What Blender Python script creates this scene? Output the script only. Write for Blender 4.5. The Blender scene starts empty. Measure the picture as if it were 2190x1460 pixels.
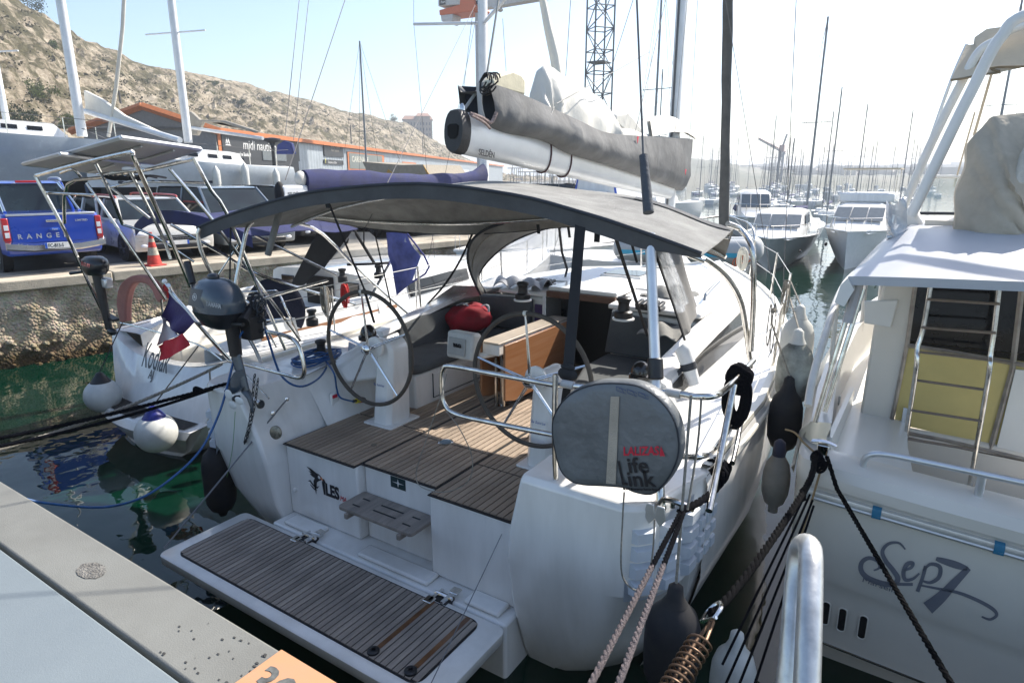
import bpy, bmesh, math, random
from math import sin, cos, pi, radians, sqrt, atan2, exp
from mathutils import Vector as V, Matrix
random.seed(7)
S = bpy.context.scene
COL = S.collection
# ---------------------------------------------------------------- camera
CAMZ = 3.0
YAW, PIT, FPX = 0.576851, 0.251818, 1364.459
cam = bpy.data.cameras.new('camera'); camo = bpy.data.objects.new('camera', cam); COL.objects.link(camo)
cam.sensor_width = 36; cam.lens = FPX * 36 / 2190; cam.clip_end = 6000; cam.clip_start = 0.05
camo.location = (0, 0, CAMZ); camo.rotation_euler = (pi / 2 - PIT, 0, YAW)
S.camera = camo
# ---------------------------------------------------------------- world and sun
SUN_EL, SUN_AZ = radians(44), radians(20)      # azimuth measured from +Y towards +X
w = bpy.data.worlds.new('World'); S.world = w; w.use_nodes = True
nt = w.node_tree; nt.nodes.clear()
sky = nt.nodes.new('ShaderNodeTexSky'); sky.sky_type = 'NISHITA'; sky.sun_disc = False
sky.sun_elevation = SUN_EL; sky.sun_rotation = SUN_AZ
sky.air_density = 1.0; sky.dust_density = 1.5; sky.ozone_density = 1.3
bg = nt.nodes.new('ShaderNodeBackground'); bg.inputs['Strength'].default_value = 0.13
wo = nt.nodes.new('ShaderNodeOutputWorld')
nt.links.new(sky.outputs[0], bg.inputs[0]); nt.links.new(bg.outputs[0], wo.inputs[0])
sl = bpy.data.lights.new('sun', 'SUN'); sl.energy = 4.6; sl.angle = radians(0.53); sl.color = (1, .94, .85)
slo = bpy.data.objects.new('sun', sl); COL.objects.link(slo); slo.location = (0, 0, 40)
SUND = V((sin(SUN_AZ) * cos(SUN_EL), cos(SUN_AZ) * cos(SUN_EL), sin(SUN_EL)))
slo.rotation_euler = SUND.to_track_quat('Z', 'Y').to_euler()
S.view_settings.view_transform = 'Standard'; S.view_settings.look = 'None'
S.view_settings.exposure = 0.93; S.view_settings.gamma = 1
S.cycles.max_bounces = 8; S.cycles.transparent_max_bounces = 16

# ---------------------------------------------------------------- helpers
_f = V((-sin(YAW) * cos(PIT), cos(YAW) * cos(PIT), -sin(PIT))); _r = V((cos(YAW), sin(YAW), 0)); _u = _r.cross(_f)
def at(x, y, ax, val):
    """photo pixel -> point on the plane  axis(ax) = val"""
    d = _f + _r * ((x - 1095) / FPX) - _u * ((y - 730) / FPX)
    c = V((0, 0, CAMZ)); t = (val - c[ax]) / d[ax]
    return c + d * t

def lin(c):
    return tuple(((x / 12.92) if x <= .04045 else ((x + .055) / 1.055) ** 2.4) for x in c)

MATS = {}
def M(name, col, rough=.5, metal=0., var=.12, scale=6., bump=0., bscale=40., coat=0., alpha=1., trans=0., rand=0., spec=.5, stretch=None, col2=None, emit=None, ior=None):
    if name in MATS: return MATS[name]
    m = bpy.data.materials.new(name); m.use_nodes = True; n = m.node_tree.nodes; l = m.node_tree.links
    b = n['Principled BSDF']; MATS[name] = m
    b.inputs['Roughness'].default_value = rough; b.inputs['Metallic'].default_value = metal
    b.inputs['Coat Weight'].default_value = coat; b.inputs['Coat Roughness'].default_value = .06
    b.inputs['Specular IOR Level'].default_value = spec
    if ior: b.inputs['IOR'].default_value = ior
    b.inputs['Alpha'].default_value = alpha; b.inputs['Transmission Weight'].default_value = trans
    tc = n.new('ShaderNodeTexCoord'); mp = n.new('ShaderNodeMapping'); l.new(tc.outputs['Object'], mp.inputs[0])
    if stretch: mp.inputs['Scale'].default_value = stretch
    no = n.new('ShaderNodeTexNoise'); no.inputs['Scale'].default_value = scale; no.inputs['Detail'].default_value = 6
    no.inputs['Roughness'].default_value = .62
    l.new(mp.outputs[0], no.inputs[0])
    rp = n.new('ShaderNodeValToRGB'); c2 = col2 or tuple(x * (1 - var * 1.6) for x in col)
    rp.color_ramp.elements[0].position = .3; rp.color_ramp.elements[1].position = .68
    rp.color_ramp.elements[0].color = (*c2, 1); rp.color_ramp.elements[1].color = (*[min(1, x * (1 + var * .5)) for x in col], 1)
    l.new(no.outputs['Fac'], rp.inputs[0]); out = rp.outputs[0]
    if rand:
        oi = n.new('ShaderNodeObjectInfo'); mr = n.new('ShaderNodeMapRange'); l.new(oi.outputs['Random'], mr.inputs[0])
        mr.inputs['To Min'].default_value = 1 - rand; mr.inputs['To Max'].default_value = 1 + rand * .7
        mx = n.new('ShaderNodeVectorMath'); mx.operation = 'SCALE'; l.new(out, mx.inputs[0]); l.new(mr.outputs[0], mx.inputs['Scale']); out = mx.outputs[0]
    l.new(out, b.inputs['Base Color'])
    if rough > .12 and trans == 0:
        m2 = n.new('ShaderNodeMapRange'); l.new(no.outputs['Fac'], m2.inputs[0])
        m2.inputs['To Min'].default_value = rough * .8; m2.inputs['To Max'].default_value = min(1, rough * 1.25); l.new(m2.outputs[0], b.inputs['Roughness'])
    if bump:
        n2 = n.new('ShaderNodeTexNoise'); n2.inputs['Scale'].default_value = bscale; n2.inputs['Detail'].default_value = 4; l.new(mp.outputs[0], n2.inputs[0])
        bp = n.new('ShaderNodeBump'); bp.inputs['Strength'].default_value = min(1, bump); bp.inputs['Distance'].default_value = .02 * max(1, bump)
        l.new(n2.outputs['Fac'], bp.inputs['Height']); l.new(bp.outputs[0], b.inputs['Normal'])
    if emit: b.inputs['Emission Color'].default_value = (*emit, 1); b.inputs['Emission Strength'].default_value = 1
    return m

class MB:
    """collects shapes into one mesh object"""
    def __init__(s): s.v = []; s.f = []; s.mi = []; s.cur = 0
    def add(s, vs, fs):
        o = len(s.v); s.v += [tuple(x) for x in vs]; s.f += [tuple(i + o for i in f) for f in fs]; s.mi += [s.cur] * len(fs); return s
    def box(s, c, d, rot=None, taper=1.):
        x, y, z = [k / 2 for k in d]; P = []
        for sz in (-1, 1):
            t = taper if sz > 0 else 1
            for a, b in ((-1, -1), (1, -1), (1, 1), (-1, 1)): P.append(V((a * x * t, b * y * t, sz * z)))
        if rot is not None: P = [rot @ p for p in P]
        c = V(c); P = [p + c for p in P]
        return s.add(P, [(3, 2, 1, 0), (4, 5, 6, 7), (0, 1, 5, 4), (1, 2, 6, 5), (2, 3, 7, 6), (3, 0, 4, 7)])
    def bb(s, x0, x1, y0, y1, z0, z1): return s.box(((x0 + x1) / 2, (y0 + y1) / 2, (z0 + z1) / 2), (abs(x1 - x0), abs(y1 - y0), abs(z1 - z0)))
    def tube(s, pts, r, n=8, cap=True, flat=1.):
        pts = [V(p) for p in pts]; rs = r if isinstance(r, (list, tuple)) else [r] * len(pts)
        up = None; P = []
        for i, p in enumerate(pts):
            a = pts[max(0, i - 1)]; b = pts[min(len(pts) - 1, i + 1)]; t = (b - a)
            if t.length < 1e-9: t = V((0, 0, 1))
            t.normalize()
            if up is None:
                up = V((0, 0, 1)) if abs(t.z) < .9 else V((0, 1, 0))
            sd = t.cross(up)
            if sd.length < 1e-6: sd = t.orthogonal()
            sd.normalize(); up = sd.cross(t).normalized()
            for k in range(n):
                an = 2 * pi * k / n; P.append(p + sd * (cos(an) * rs[i]) + up * (sin(an) * rs[i] * flat))
        F = []
        for i in range(len(pts) - 1):
            for k in range(n):
                k2 = (k + 1) % n; F.append((i * n + k, i * n + k2, (i + 1) * n + k2, (i + 1) * n + k))
        if cap: F.append(tuple(range(n - 1, -1, -1))); F.append(tuple((len(pts) - 1) * n + k for k in range(n)))
        return s.add(P, F)
    def lathe(s, prof, c=(0, 0, 0), n=20, axis=None, sx=1., sy=1.):
        q = V((0, 0, 1)).rotation_difference(V(axis).normalized()) if axis is not None else None
        P = []; c = V(c)
        for r, z in prof:
            for k in range(n):
                a = 2 * pi * k / n; p = V((r * cos(a) * sx, r * sin(a) * sy, z))
                if q: p = q @ p
                P.append(p + c)
        F = []
        for i in range(len(prof) - 1):
            for k in range(n):
                k2 = (k + 1) % n; F.append((i * n + k, i * n + k2, (i + 1) * n + k2, (i + 1) * n + k))
        F.append(tuple(range(n - 1, -1, -1))); F.append(tuple((len(prof) - 1) * n + k for k in range(n)))
        return s.add(P, F)
    def sphere(s, c, r, n=16, m=10, sc=(1, 1, 1)):
        pr = [(max(1e-4, sin(pi * i / m)) , -cos(pi * i / m)) for i in range(m + 1)]
        P = []; F = []; c = V(c)
        for a, z in pr:
            for k in range(n):
                t = 2 * pi * k / n; P.append(c + V((a * cos(t) * r * sc[0], a * sin(t) * r * sc[1], z * r * sc[2])))
        for i in range(m):
            for k in range(n): k2 = (k + 1) % n; F.append((i * n + k, i * n + k2, (i + 1) * n + k2, (i + 1) * n + k))
        return s.add(P, F)
    def grid(s, fn, nu, nv, closed=False, th=0., tdir=None):
        P = [V(fn(i / nu, j / nv)) for i in range(nu + 1) for j in range(nv + 1)]
        F = [(i * (nv + 1) + j, (i + 1) * (nv + 1) + j, (i + 1) * (nv + 1) + j + 1, i * (nv + 1) + j + 1) for i in range(nu) for j in range(nv)]
        if th:
            td = V(tdir or (0, 0, -1)) * th; N = len(P); Q = [p + td for p in P]
            G = [tuple(reversed([a + N for a in f])) for f in F]; W = nv + 1
            R = []
            for j in range(nv):
                R.append((j, j + 1, j + 1 + N, j + N)); b = nu * W; R.append((b + j + 1, b + j, b + j + N, b + j + 1 + N))
            for i in range(nu):
                a = i * W; b = (i + 1) * W; R.append((b, a, a + N, b + N)); R.append((a + nv, b + nv, b + nv + N, a + nv + N))
            return s.add(P + Q, F + G + R)
        return s.add(P, F)
    def loft(s, secs, cap0=False, cap1=False, closed=False):
        n = len(secs[0]); P = [p for q in secs for p in q]; F = []
        for i in range(len(secs) - 1):
            for k in range(n if closed else n - 1):
                k2 = (k + 1) % n; F.append((i * n + k, i * n + k2, (i + 1) * n + k2, (i + 1) * n + k))
        if cap0: F.append(tuple(range(n - 1, -1, -1)))
        if cap1: F.append(tuple((len(secs) - 1) * n + k for k in range(n)))
        return s.add(P, F)
    def prism(s, poly, ext):
        """poly: 3-D points of a planar outline; ext: extrusion vector"""
        n = len(poly); e = V(ext); P = [V(p) for p in poly] + [V(p) + e for p in poly]
        F = [tuple(range(n - 1, -1, -1)), tuple(range(n, 2 * n))] + [(k, (k + 1) % n, (k + 1) % n + n, k + n) for k in range(n)]
        return s.add(P, F)
    def xf(s, m, i0=0):
        s.v[i0:] = [tuple(m @ V(p)) for p in s.v[i0:]]; return s
    def build(s, name, mat, parent=None, smooth=40, bevel=0, label=None, kind=None, bseg=2, sub=0):
        me = bpy.data.meshes.new(name); me.from_pydata(s.v, [], s.f)
        mats = mat if isinstance(mat, (list, tuple)) else [mat]
        for m in mats: me.materials.append(m)
        if len(mats) > 1: me.polygons.foreach_set('material_index', s.mi)
        bm = bmesh.new(); bm.from_mesh(me); bmesh.ops.recalc_face_normals(bm, faces=bm.faces); 
        if smooth:
            for f in bm.faces: f.smooth = True
            ca = cos(radians(smooth))
            for e in bm.edges:
                if len(e.link_faces) == 2 and e.link_faces[0].normal.dot(e.link_faces[1].normal) < ca: e.smooth = False
        bm.to_mesh(me); bm.free()
        o = bpy.data.objects.new(name, me); COL.objects.link(o)
        if bevel:
            md = o.modifiers.new('bevel', 'BEVEL'); md.width = bevel; md.segments = bseg; md.limit_method = 'ANGLE'; md.angle_limit = radians(35)
            md.harden_normals = False
        if sub:
            md = o.modifiers.new('sub', 'SUBSURF'); md.levels = sub; md.render_levels = sub
        if parent is not None:
            o.parent = parent
            if parent.parent is None: o.matrix_parent_inverse = parent.matrix_basis.inverted()
        if label: o['label'] = label
        if kind: o['kind'] = kind
        return o

def thing(name, label, cat, loc=(0, 0, 0), rz=0, group=None):
    o = bpy.data.objects.new(name, None); COL.objects.link(o); o.empty_display_size = .3
    o.location = loc; o.rotation_euler = (0, 0, rz); o['label'] = label; o['category'] = cat
    if group: o['group'] = group
    return o
def tag(o, label, cat, group=None):
    o['label'] = label; o['category'] = cat
    if group: o['group'] = group
    return o
def kids(o): return [c for c in o.children]
def dup(root, loc=None, rz=None, label=None, scale=None):
    def cp(o, par):
        c = o.copy(); COL.objects.link(c)
        if par is not None: c.parent = par; c.matrix_parent_inverse = o.matrix_parent_inverse.copy()
        for k in list(o.children): cp(k, c)
        return c
    r = cp(root, None)
    if loc is not None: r.location = loc
    if rz is not None: r.rotation_euler = (0, 0, rz)
    if scale: r.scale = (scale,) * 3 if not isinstance(scale, tuple) else scale
    if label: r['label'] = label
    return r
def text(s, size, mat, parent, org, xd, yd, name='lettering', ext=.0008, shear=0., sx=1., align='LEFT', bold=0.):
    cu = bpy.data.curves.new('t', 'FONT'); cu.body = s; cu.size = size; cu.shear = shear; cu.extrude = ext; cu.align_x = align; cu.offset = bold
    cu.resolution_u = 3
    to = bpy.data.objects.new('t', cu); COL.objects.link(to)
    bpy.context.view_layer.update()
    me = bpy.data.meshes.new_from_object(to); bpy.data.objects.remove(to)
    x = V(xd).normalized(); y = V(yd); y = (y - x * y.dot(x)).normalized(); z = x.cross(y)
    m = Matrix(((x.x * sx, y.x, z.x, org[0]), (x.y * sx, y.y, z.y, org[1]), (x.z * sx, y.z, z.z, org[2]), (0, 0, 0, 1)))
    me.transform(m); me.materials.clear(); me.materials.append(mat); me.name = name
    o = bpy.data.objects.new(name, me); COL.objects.link(o)
    if parent is not None:
        o.parent = parent
        if parent.parent is None: o.matrix_parent_inverse = parent.matrix_basis.inverted()
    return o
def shape(polys, mat, parent, org, xd, yd, name='emblem', ext=.001):
    """flat print made of polygons given in the plane (x right, y up)"""
    x = V(xd).normalized(); y = V(yd); y = (y - x * y.dot(x)).normalized(); z = x.cross(y); b = MB(); org = V(org)
    for p in polys: b.prism([org + x * a + y * c for a, c in p], z * ext)
    return b.build(name, mat, parent, smooth=0)
def smooth_pts(pts, k=6, closed=False):
    """Catmull-Rom through the points"""
    P = [V(p) for p in pts]; out = []; n = len(P)
    for i in range(n if closed else n - 1):
        if closed: a, b, c, d = P[(i - 1) % n], P[i], P[(i + 1) % n], P[(i + 2) % n]
        else: a, b, c, d = P[max(0, i - 1)], P[i], P[i + 1], P[min(n - 1, i + 2)]
        for j in range(k):
            t = j / k; out.append(.5 * ((2 * b) + (c - a) * t + (2 * a - 5 * b + 4 * c - d) * t * t + (3 * b - a - 3 * c + d) * t ** 3))
    if not closed: out.append(P[-1])
    return out
def sagline(a, b, sag, n=12):
    a = V(a); b = V(b); return [a.lerp(b, i / n) - V((0, 0, sag * 4 * (i / n) * (1 - i / n))) for i in range(n + 1)]
def twist(mb, pts, r, pitch=None, strands=3, n=6, dens=6):
    """laid rope: strands wound round the path"""
    pts = [V(p) for p in pts]; pitch = pitch or r * 7
    L = [0]
    for i in range(len(pts) - 1): L.append(L[-1] + (pts[i + 1] - pts[i]).length)
    tot = L[-1]; N = max(8, int(tot / pitch * dens)); up = None; fr = []
    j = 0
    for i in range(N + 1):
        s_ = tot * i / N
        while j < len(L) - 2 and L[j + 1] < s_: j += 1
        t = (s_ - L[j]) / max(1e-9, L[j + 1] - L[j]); p = pts[j].lerp(pts[j + 1], t); d = (pts[j + 1] - pts[j]).normalized()
        if up is None: up = d.orthogonal().normalized()
        sd = d.cross(up).normalized(); up = sd.cross(d).normalized(); fr.append((p, sd, up, s_))
    for k in range(strands):
        q = [p + sd * cos(2 * pi * (s_ / pitch + k / strands)) * r * .52 + u2 * sin(2 * pi * (s_ / pitch + k / strands)) * r * .52 for p, sd, u2, s_ in fr]
        mb.tube(q, r * .56, n)
    return mb
def arc_loop(c, ax, ay, r1, r2, n=16):
    c = V(c); return [c + V(ax) * r1 * cos(2 * pi * i / n) + V(ay) * r2 * sin(2 * pi * i / n) for i in range(n)]

# ---------------------------------------------------------------- common materials
GEL = M('gelcoat', (.80, .785, .755), .17, var=.10, scale=3.2, coat=.3, bump=.02, bscale=6, stretch=(1.6, 1.6, .3), col2=(.70, .685, .65))
GEL2 = M('cream_gelcoat', (.74, .71, .63), .3, var=.06, scale=2, coat=.2, col2=(.66, .62, .53))
DECKW = M('deck_white', (.80, .80, .78), .5, var=.05, scale=3, bump=.15, bscale=300)
STEEL = M('stainless', (.74, .72, .68), .16, 1., var=.25, scale=18)
ALU = M('aluminium', (.72, .73, .74), .38, .75, var=.08, scale=9)
MASTW = M('mast_white', (.72, .73, .73), .35, .1, var=.08, scale=4)
BLACK = M('black_plastic', (.014, .014, .016), .38, var=.3, scale=12)
RUB = M('black_rubber', (.010, .011, .015), .6, spec=.25, var=.5, scale=7, col2=(.03, .028, .027), bump=.1, bscale=14)
CANV = M('charcoal_canvas', (.33, .325, .305), .85, var=.25, scale=4, bump=.6, bscale=600)
CANVD = M('dark_canvas_trim', (.03, .035, .045), .7, var=.2, bump=.3, bscale=300)
CUSH = M('cushion_grey', (.10, .108, .112), .9, var=.15, scale=5, bump=.5, bscale=500)
TEAK = M('teak', (.36, .275, .20), .6, var=.2, scale=5, rand=.2, stretch=(3, .4, 3), bump=.5, bscale=60, col2=(.26, .195, .14))
TEAKG = M('weathered_teak', (.34, .29, .245), .65, var=.2, scale=5, rand=.2, stretch=(3, .4, 3), bump=.5, bscale=60, col2=(.19, .165, .145))
CAULK = M('caulk_black', (.009, .009, .010), .6)
CLEAR = M('clear_vinyl', (.9, .92, .94), .05, alpha=.3, var=.05, bump=.5, bscale=4)
DKGLASS = M('dark_glass', (.010, .011, .013), .05, var=.2, spec=.35)
ROPEB = M('navy_rope', (.012, .013, .024), .8, spec=.12, var=.3, scale=60, bump=1, bscale=400)
ROPEW = M('white_rope', (.50, .46, .39), .85, var=.25, scale=50, bump=1, bscale=400)
ROPEBL = M('blue_cord', (.012, .085, .26), .45, var=.2, scale=30)
ROPER = M('red_rope', (.55, .03, .03), .8, var=.25, scale=60)
NAVY = M('navy_canvas', (.028, .034, .12), .8, var=.25, scale=5, bump=.5, bscale=400)
SAIL = M('sailcloth', (.74, .70, .61), .6, var=.1, scale=2, bump=.2, bscale=8)
CHROME = M('chrome', (.8, .8, .8), .08, 1., var=.05)
# ================================================================ SETTING
# water: one sheet to the horizon, rippled by bump, dark green body colour
def water():
    m = bpy.data.materials.new('sea_water'); m.use_nodes = True; n = m.node_tree.nodes; l = m.node_tree.links; b = n['Principled BSDF']
    b.inputs['Roughness'].default_value = .02; b.inputs['IOR'].default_value = 1.33; b.inputs['Specular IOR Level'].default_value = .62
    tc = n.new('ShaderNodeTexCoord')
    a = n.new('ShaderNodeTexNoise'); a.inputs['Scale'].default_value = 1.6; a.inputs['Detail'].default_value = 3; l.new(tc.outputs['Object'], a.inputs[0])
    c = n.new('ShaderNodeTexNoise'); c.inputs['Scale'].default_value = .28; c.inputs['Detail'].default_value = 2; l.new(tc.outputs['Object'], c.inputs[0])
    ad = n.new('ShaderNodeMath'); ad.operation = 'MULTIPLY_ADD'; l.new(a.outputs['Fac'], ad.inputs[0]); ad.inputs[1].default_value = .35; l.new(c.outputs['Fac'], ad.inputs[2])
    bp = n.new('ShaderNodeBump'); bp.inputs['Strength'].default_value = .38; bp.inputs['Distance'].default_value = .09; l.new(ad.outputs[0], bp.inputs['Height']); l.new(bp.outputs[0], b.inputs['Normal'])
    rp = n.new('ShaderNodeValToRGB'); rp.color_ramp.elements[0].color = (.0008, .012, .0065, 1); rp.color_ramp.elements[1].color = (.0014, .023, .013, 1); l.new(c.outputs['Fac'], rp.inputs[0]); l.new(rp.outputs[0], b.inputs['Base Color'])
    mb = MB(); mb.add([(-1500, -60, 0), (1500, -60, 0), (1500, 2200, 0), (-1500, 2200, 0)], [(0, 1, 2, 3)])
    mb.build('water', m, kind='structure', smooth=0)
water()
# seabed so nothing shines through below the hulls is not needed: the water is opaque

# ---- concrete pontoon the photographer stands on
CONC = M('pontoon_concrete', (.175, .178, .165), .85, var=.22, scale=2.2, bump=.16, bscale=160, col2=(.15, .15, .137))
CONC2 = M('pontoon_slab_blue_grey', (.165, .195, .212), .8, var=.16, scale=1.4, bump=.12, bscale=200, col2=(.15, .18, .20))
PZ = 1.25
ey = at(33, 1055, 2, PZ).y
ey2 = at(0, 1169, 2, PZ).y - .0
mb = MB(); mb.bb(-30, 14, ey2 + .012, ey + .02, PZ - .28, PZ)
pb = mb.build('pontoon', CONC, kind='structure', bevel=.012)
mb = MB(); mb.bb(-30, 14, -8, ey2 - .012, PZ - .28, PZ + .012)
mb.build('pontoon_deck', CONC2, kind='structure', bevel=.008)
mb = MB(); mb.bb(-30, 14, -8, ey - .10, PZ - .55, PZ - .285)
mb.build('pontoon_beam', M('beam_dark', (.07, .07, .065), .9), kind='structure')
mb = MB()
for x in range(-28, 14, 6): mb.lathe([(.22, -1), (.22, PZ - .56)], (x + .3, ey - 1.5, 0), 14)
mb.build('pontoon_piles', M('pile_dark', (.05, .05, .045), .9), pb)
# round patched core in the concrete
c = at(195, 1220, 2, PZ)
mb = MB(); mb.add([(c.x + .085 * cos(i / 18 * 2 * pi) * (1 + .06 * sin(i * 2.3)), c.y + .05 * sin(i / 18 * 2 * pi) * (1 + .07 * cos(i * 3)), PZ + .003) for i in range(18)], [tuple(range(18))])
mb.build('repair_patch', M('patch_concrete', (.225, .215, .195), .95, var=.35, scale=30, bump=1, bscale=120), pb)
mb = MB(); random.seed(3)
for i in range(34):
    x = at(640 - random.random() ** 2 * 330, 1370, 2, PZ).x; y = ey - .02 - random.random() * .22; r = random.uniform(.0015, .005)
    a = random.random() * 3; mb.add([(x + r * 2 * cos(a + k * pi / 3) , y + r * sin(a + k * pi / 3), PZ + .003) for k in range(6)], [tuple(range(6))])
mb.build('dark_specks', M('speck', (.05, .05, .048), .9), pb, kind='stuff')
# painted berth-number plate
org = at(520, 1460, 2, PZ + .004); pr = at(700, 1460, 2, PZ)
pl = thing('berth_number_plate', 'orange painted plate with berth number on the pontoon edge', 'number plate', (org.x + .1, ey - .1, PZ))
ORG = M('peach_paint', (.42, .225, .13), .6, var=.2, scale=8, col2=(.52, .26, .12))
mb = MB(); mb.bb(-1.86, -1.44, ey - .30, ey + .018, PZ + .002, PZ + .012); mb.build('plate', ORG, pl, bevel=.003)
NUM = M('stencil_grey', (.12, .125, .12), .8, var=.4, scale=30)
text('30', .19, NUM, pl, (-1.83, ey - .19, PZ + .0135), (1, 0, 0), (0, 1, 0), name='number', bold=.003, sx=.95)

# ---- quay: wall along the left, car park on top
QA, QB = V((-12.25, 3.9, 0)), V((-9.1, 21.0, 0)); QD = (QB - QA).normalized(); QN = V((QD.y, -QD.x, 0))   # QN points to the water
QZ = 1.4
def Q(s, n, z=0.): return QA + QD * s + QN * n + V((0, 0, z))
QROT = -atan2(QD.x, QD.y)
STONE = M('quay_stone', (.30, .25, .185), .95, var=.5, scale=9, bump=1, bscale=55, col2=(.13, .11, .085))
def quay_wall():
    m = bpy.data.materials.new('rubble_concrete'); m.use_nodes = True; n = m.node_tree.nodes; l = m.node_tree.links; b = n['Principled BSDF']; b.inputs['Roughness'].default_value = .95
    tc = n.new('ShaderNodeTexCoord'); vo = n.new('ShaderNodeTexVoronoi'); vo.inputs['Scale'].default_value = 24; l.new(tc.outputs['Object'], vo.inputs[0])
    no = n.new('ShaderNodeTexNoise'); no.inputs['Scale'].default_value = 3.0; no.inputs['Detail'].default_value = 8; l.new(tc.outputs['Object'], no.inputs[0])
    rp = n.new('ShaderNodeValToRGB'); e = rp.color_ramp.elements; e[0].position = .3; e[0].color = (.25, .19, .115, 1); e[1].position = .7; e[1].color = (.60, .51, .375, 1); l.new(no.outputs['Fac'], rp.inputs[0])
    sx = n.new('ShaderNodeSeparateXYZ'); l.new(tc.outputs['Object'], sx.inputs[0])
    # weed and rust band where the tide wets the wall (a stain of the wall itself)
    ma = n.new('ShaderNodeMath'); ma.operation = 'MULTIPLY_ADD'; l.new(no.outputs['Fac'], ma.inputs[0]); ma.inputs[1].default_value = -.5; l.new(sx.outputs['Z'], ma.inputs[2])
    mr = n.new('ShaderNodeMapRange'); l.new(ma.outputs[0], mr.inputs[0]); mr.inputs['From Min'].default_value = -.15; mr.inputs['From Max'].default_value = .22
    mx = n.new('ShaderNodeMix'); mx.data_type = 'RGBA'; l.new(mr.outputs[0], mx.inputs[0]); mx.inputs[6].default_value = (.085, .052, .016, 1); l.new(rp.outputs[0], mx.inputs[7])
    mm = n.new('ShaderNodeMix'); mm.data_type = 'RGBA'; mm.blend_type = 'MULTIPLY'; mm.inputs[0].default_value = .16; l.new(mx.outputs[2], mm.inputs[6]); l.new(vo.outputs['Color'], mm.inputs[7])
    hs = n.new('ShaderNodeHueSaturation'); hs.inputs['Saturation'].default_value = .95; l.new(mm.outputs[2], hs.inputs['Color']); l.new(hs.outputs[0], b.inputs['Base Color'])
    bp = n.new('ShaderNodeBump'); bp.inputs['Strength'].default_value = .9; bp.inputs['Distance'].default_value = .03; l.new(vo.outputs['Distance'], bp.inputs['Height']); bp.invert = True
    l.new(bp.outputs[0], b.inputs['Normal'])
    from mathutils import noise
    mb = MB(); NS, NZ = 420, 30
    def fn(u, v):
        s = -14 + u * 33; z = -.6 + v * (QZ - .16 + .6)
        p = V((s, z * 1.0, 3)); d = .07 * noise.noise(p * 1.3) + .05 * noise.noise(p * 4.5) + .03 * noise.noise(p * 12)
        d += max(0, .22 - z) * .22
        return Q(s, -.02 + d, z)
    mb.grid(fn, NS, NZ)
    # round stones bulging at the foot of the wall
    random.seed(5)
    for i in range(420):
        s = random.uniform(-9, 16); z = random.uniform(-.05, .55) ; r = random.uniform(.025, .075)
        mb.sphere(Q(s, .03 + max(0, .2 - z) * .2, z), r, 7, 5, (1.2, 1, .8))
    mb.build('quay_wall', m, kind='structure', smooth=80)
    cop = M('coping_concrete', (.47, .41, .32), .9, var=.2, scale=3, bump=.6, bscale=60)
    mb = MB()
    k = 0
    par = MB(); par.prism([Q(-14, -.42, QZ - .02), Q(19, -.42, QZ - .02), Q(19, -.5, QZ - .02), Q(-14, -.5, QZ - .02)], (0, 0, .01)); par = par.build('quay_kerb', cop, kind='structure')
    s = -14
    while s < 18.5:
        L = random.uniform(1.8, 2.6); mb = MB(); mb.prism([Q(s, .06, QZ - .17), Q(s + L - .015, .06 + random.uniform(-.01, .01), QZ - .17), Q(s + L - .015, -.42, QZ - .17), Q(s, -.42, QZ - .17)], (0, 0, .17 + random.uniform(-.006, .006)))
        mb.build('coping_slab', cop, par, bevel=.02); s += L
    asp = M('asphalt', (.105, .10, .09), .95, var=.3, scale=2.5, bump=.5, bscale=120, col2=(.075, .072, .066))
    mb = MB(); mb.prism([Q(-14, -.5, -.5), Q(19, -.5, -.5), Q(21, -5, -.5), V((-40, 75, -.5)), V((-75, 170, -.5)), V((-170, 330, -.5)), V((-420, 330, -.5)), Q(-14, -200, -.5)], (0, 0, QZ + .49))
    mb.build('quay_ground', asp, kind='structure')
    # light dusty apron between the kerb and the cars
    mb = MB(); mb.prism([Q(-14, -.5, QZ - .009), Q(19, -.5, QZ - .009), Q(19, -1.25, QZ - .009), Q(-14, -1.15, QZ - .009)], (0, 0, .005))
    mb.build('pavement', M('dusty_concrete', (.40, .35, .275), .95, var=.3, scale=3, bump=.4, bscale=80), kind='structure')
quay_wall()
# ================================================================ THE WHITE YACHT MOORED STERN-TO
CX = -2.9
yt = thing('sailing_yacht', 'large white sailing yacht with open teak stern, twin wheels and grey bimini', 'sailboat', (CX, 6, 0))
# half beam / deck height along the hull
HB = [(3.35, 2.03), (4.6, 2.06), (5.9, 1.95), (6.5, 1.87), (7.3, 1.70), (8.2, 1.42), (9.0, 1.08), (9.7, .70), (10.4, .28), (10.8, .03)]
def interp(T, y):
    if y <= T[0][0]: return T[0][1]
    for (a, p), (b, q) in zip(T, T[1:]):
        if y <= b: t = (y - a) / (b - a); return p + (q - p) * t
    return T[-1][1]
def hbw(y): return interp(HB, y)
def dz(y): return 1.38 + (y - 3.3) * .034
PROF = [(1.0, 1.0), (1.008, .97), (1.008, .55), (.985, .40), (.90, .10), (.80, -.12), (.45, -.4), (0, -.5)]   # (width factor, height as part of deck height)
def prof(y, sgn):
    w_, h = hbw(y) + .003, dz(y); bow = max(0, (y - 8.5) / 2.3)
    out = []
    for k, (a, b) in enumerate(PROF):
        f = a if b > .9 else a * (1 - bow * .55 * (1 - max(0, b)) )
        out.append(V((CX + sgn * w_ * f, y - bow * (1 - b) * .25, h * b if b > 0 else b)))
    return out
mb = MB()
ys = [3.30, 3.36, 3.7, 4.1, 4.6, 5.2, 5.9, 6.5, 7.3, 7.8, 8.2, 8.6, 9.0, 9.35, 9.7, 10.05, 10.4, 10.65, 10.8]
for sg in (1, -1): mb.loft([prof(y, sg) for y in ys])
mb.build('hull', GEL, yt, smooth=50)
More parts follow.
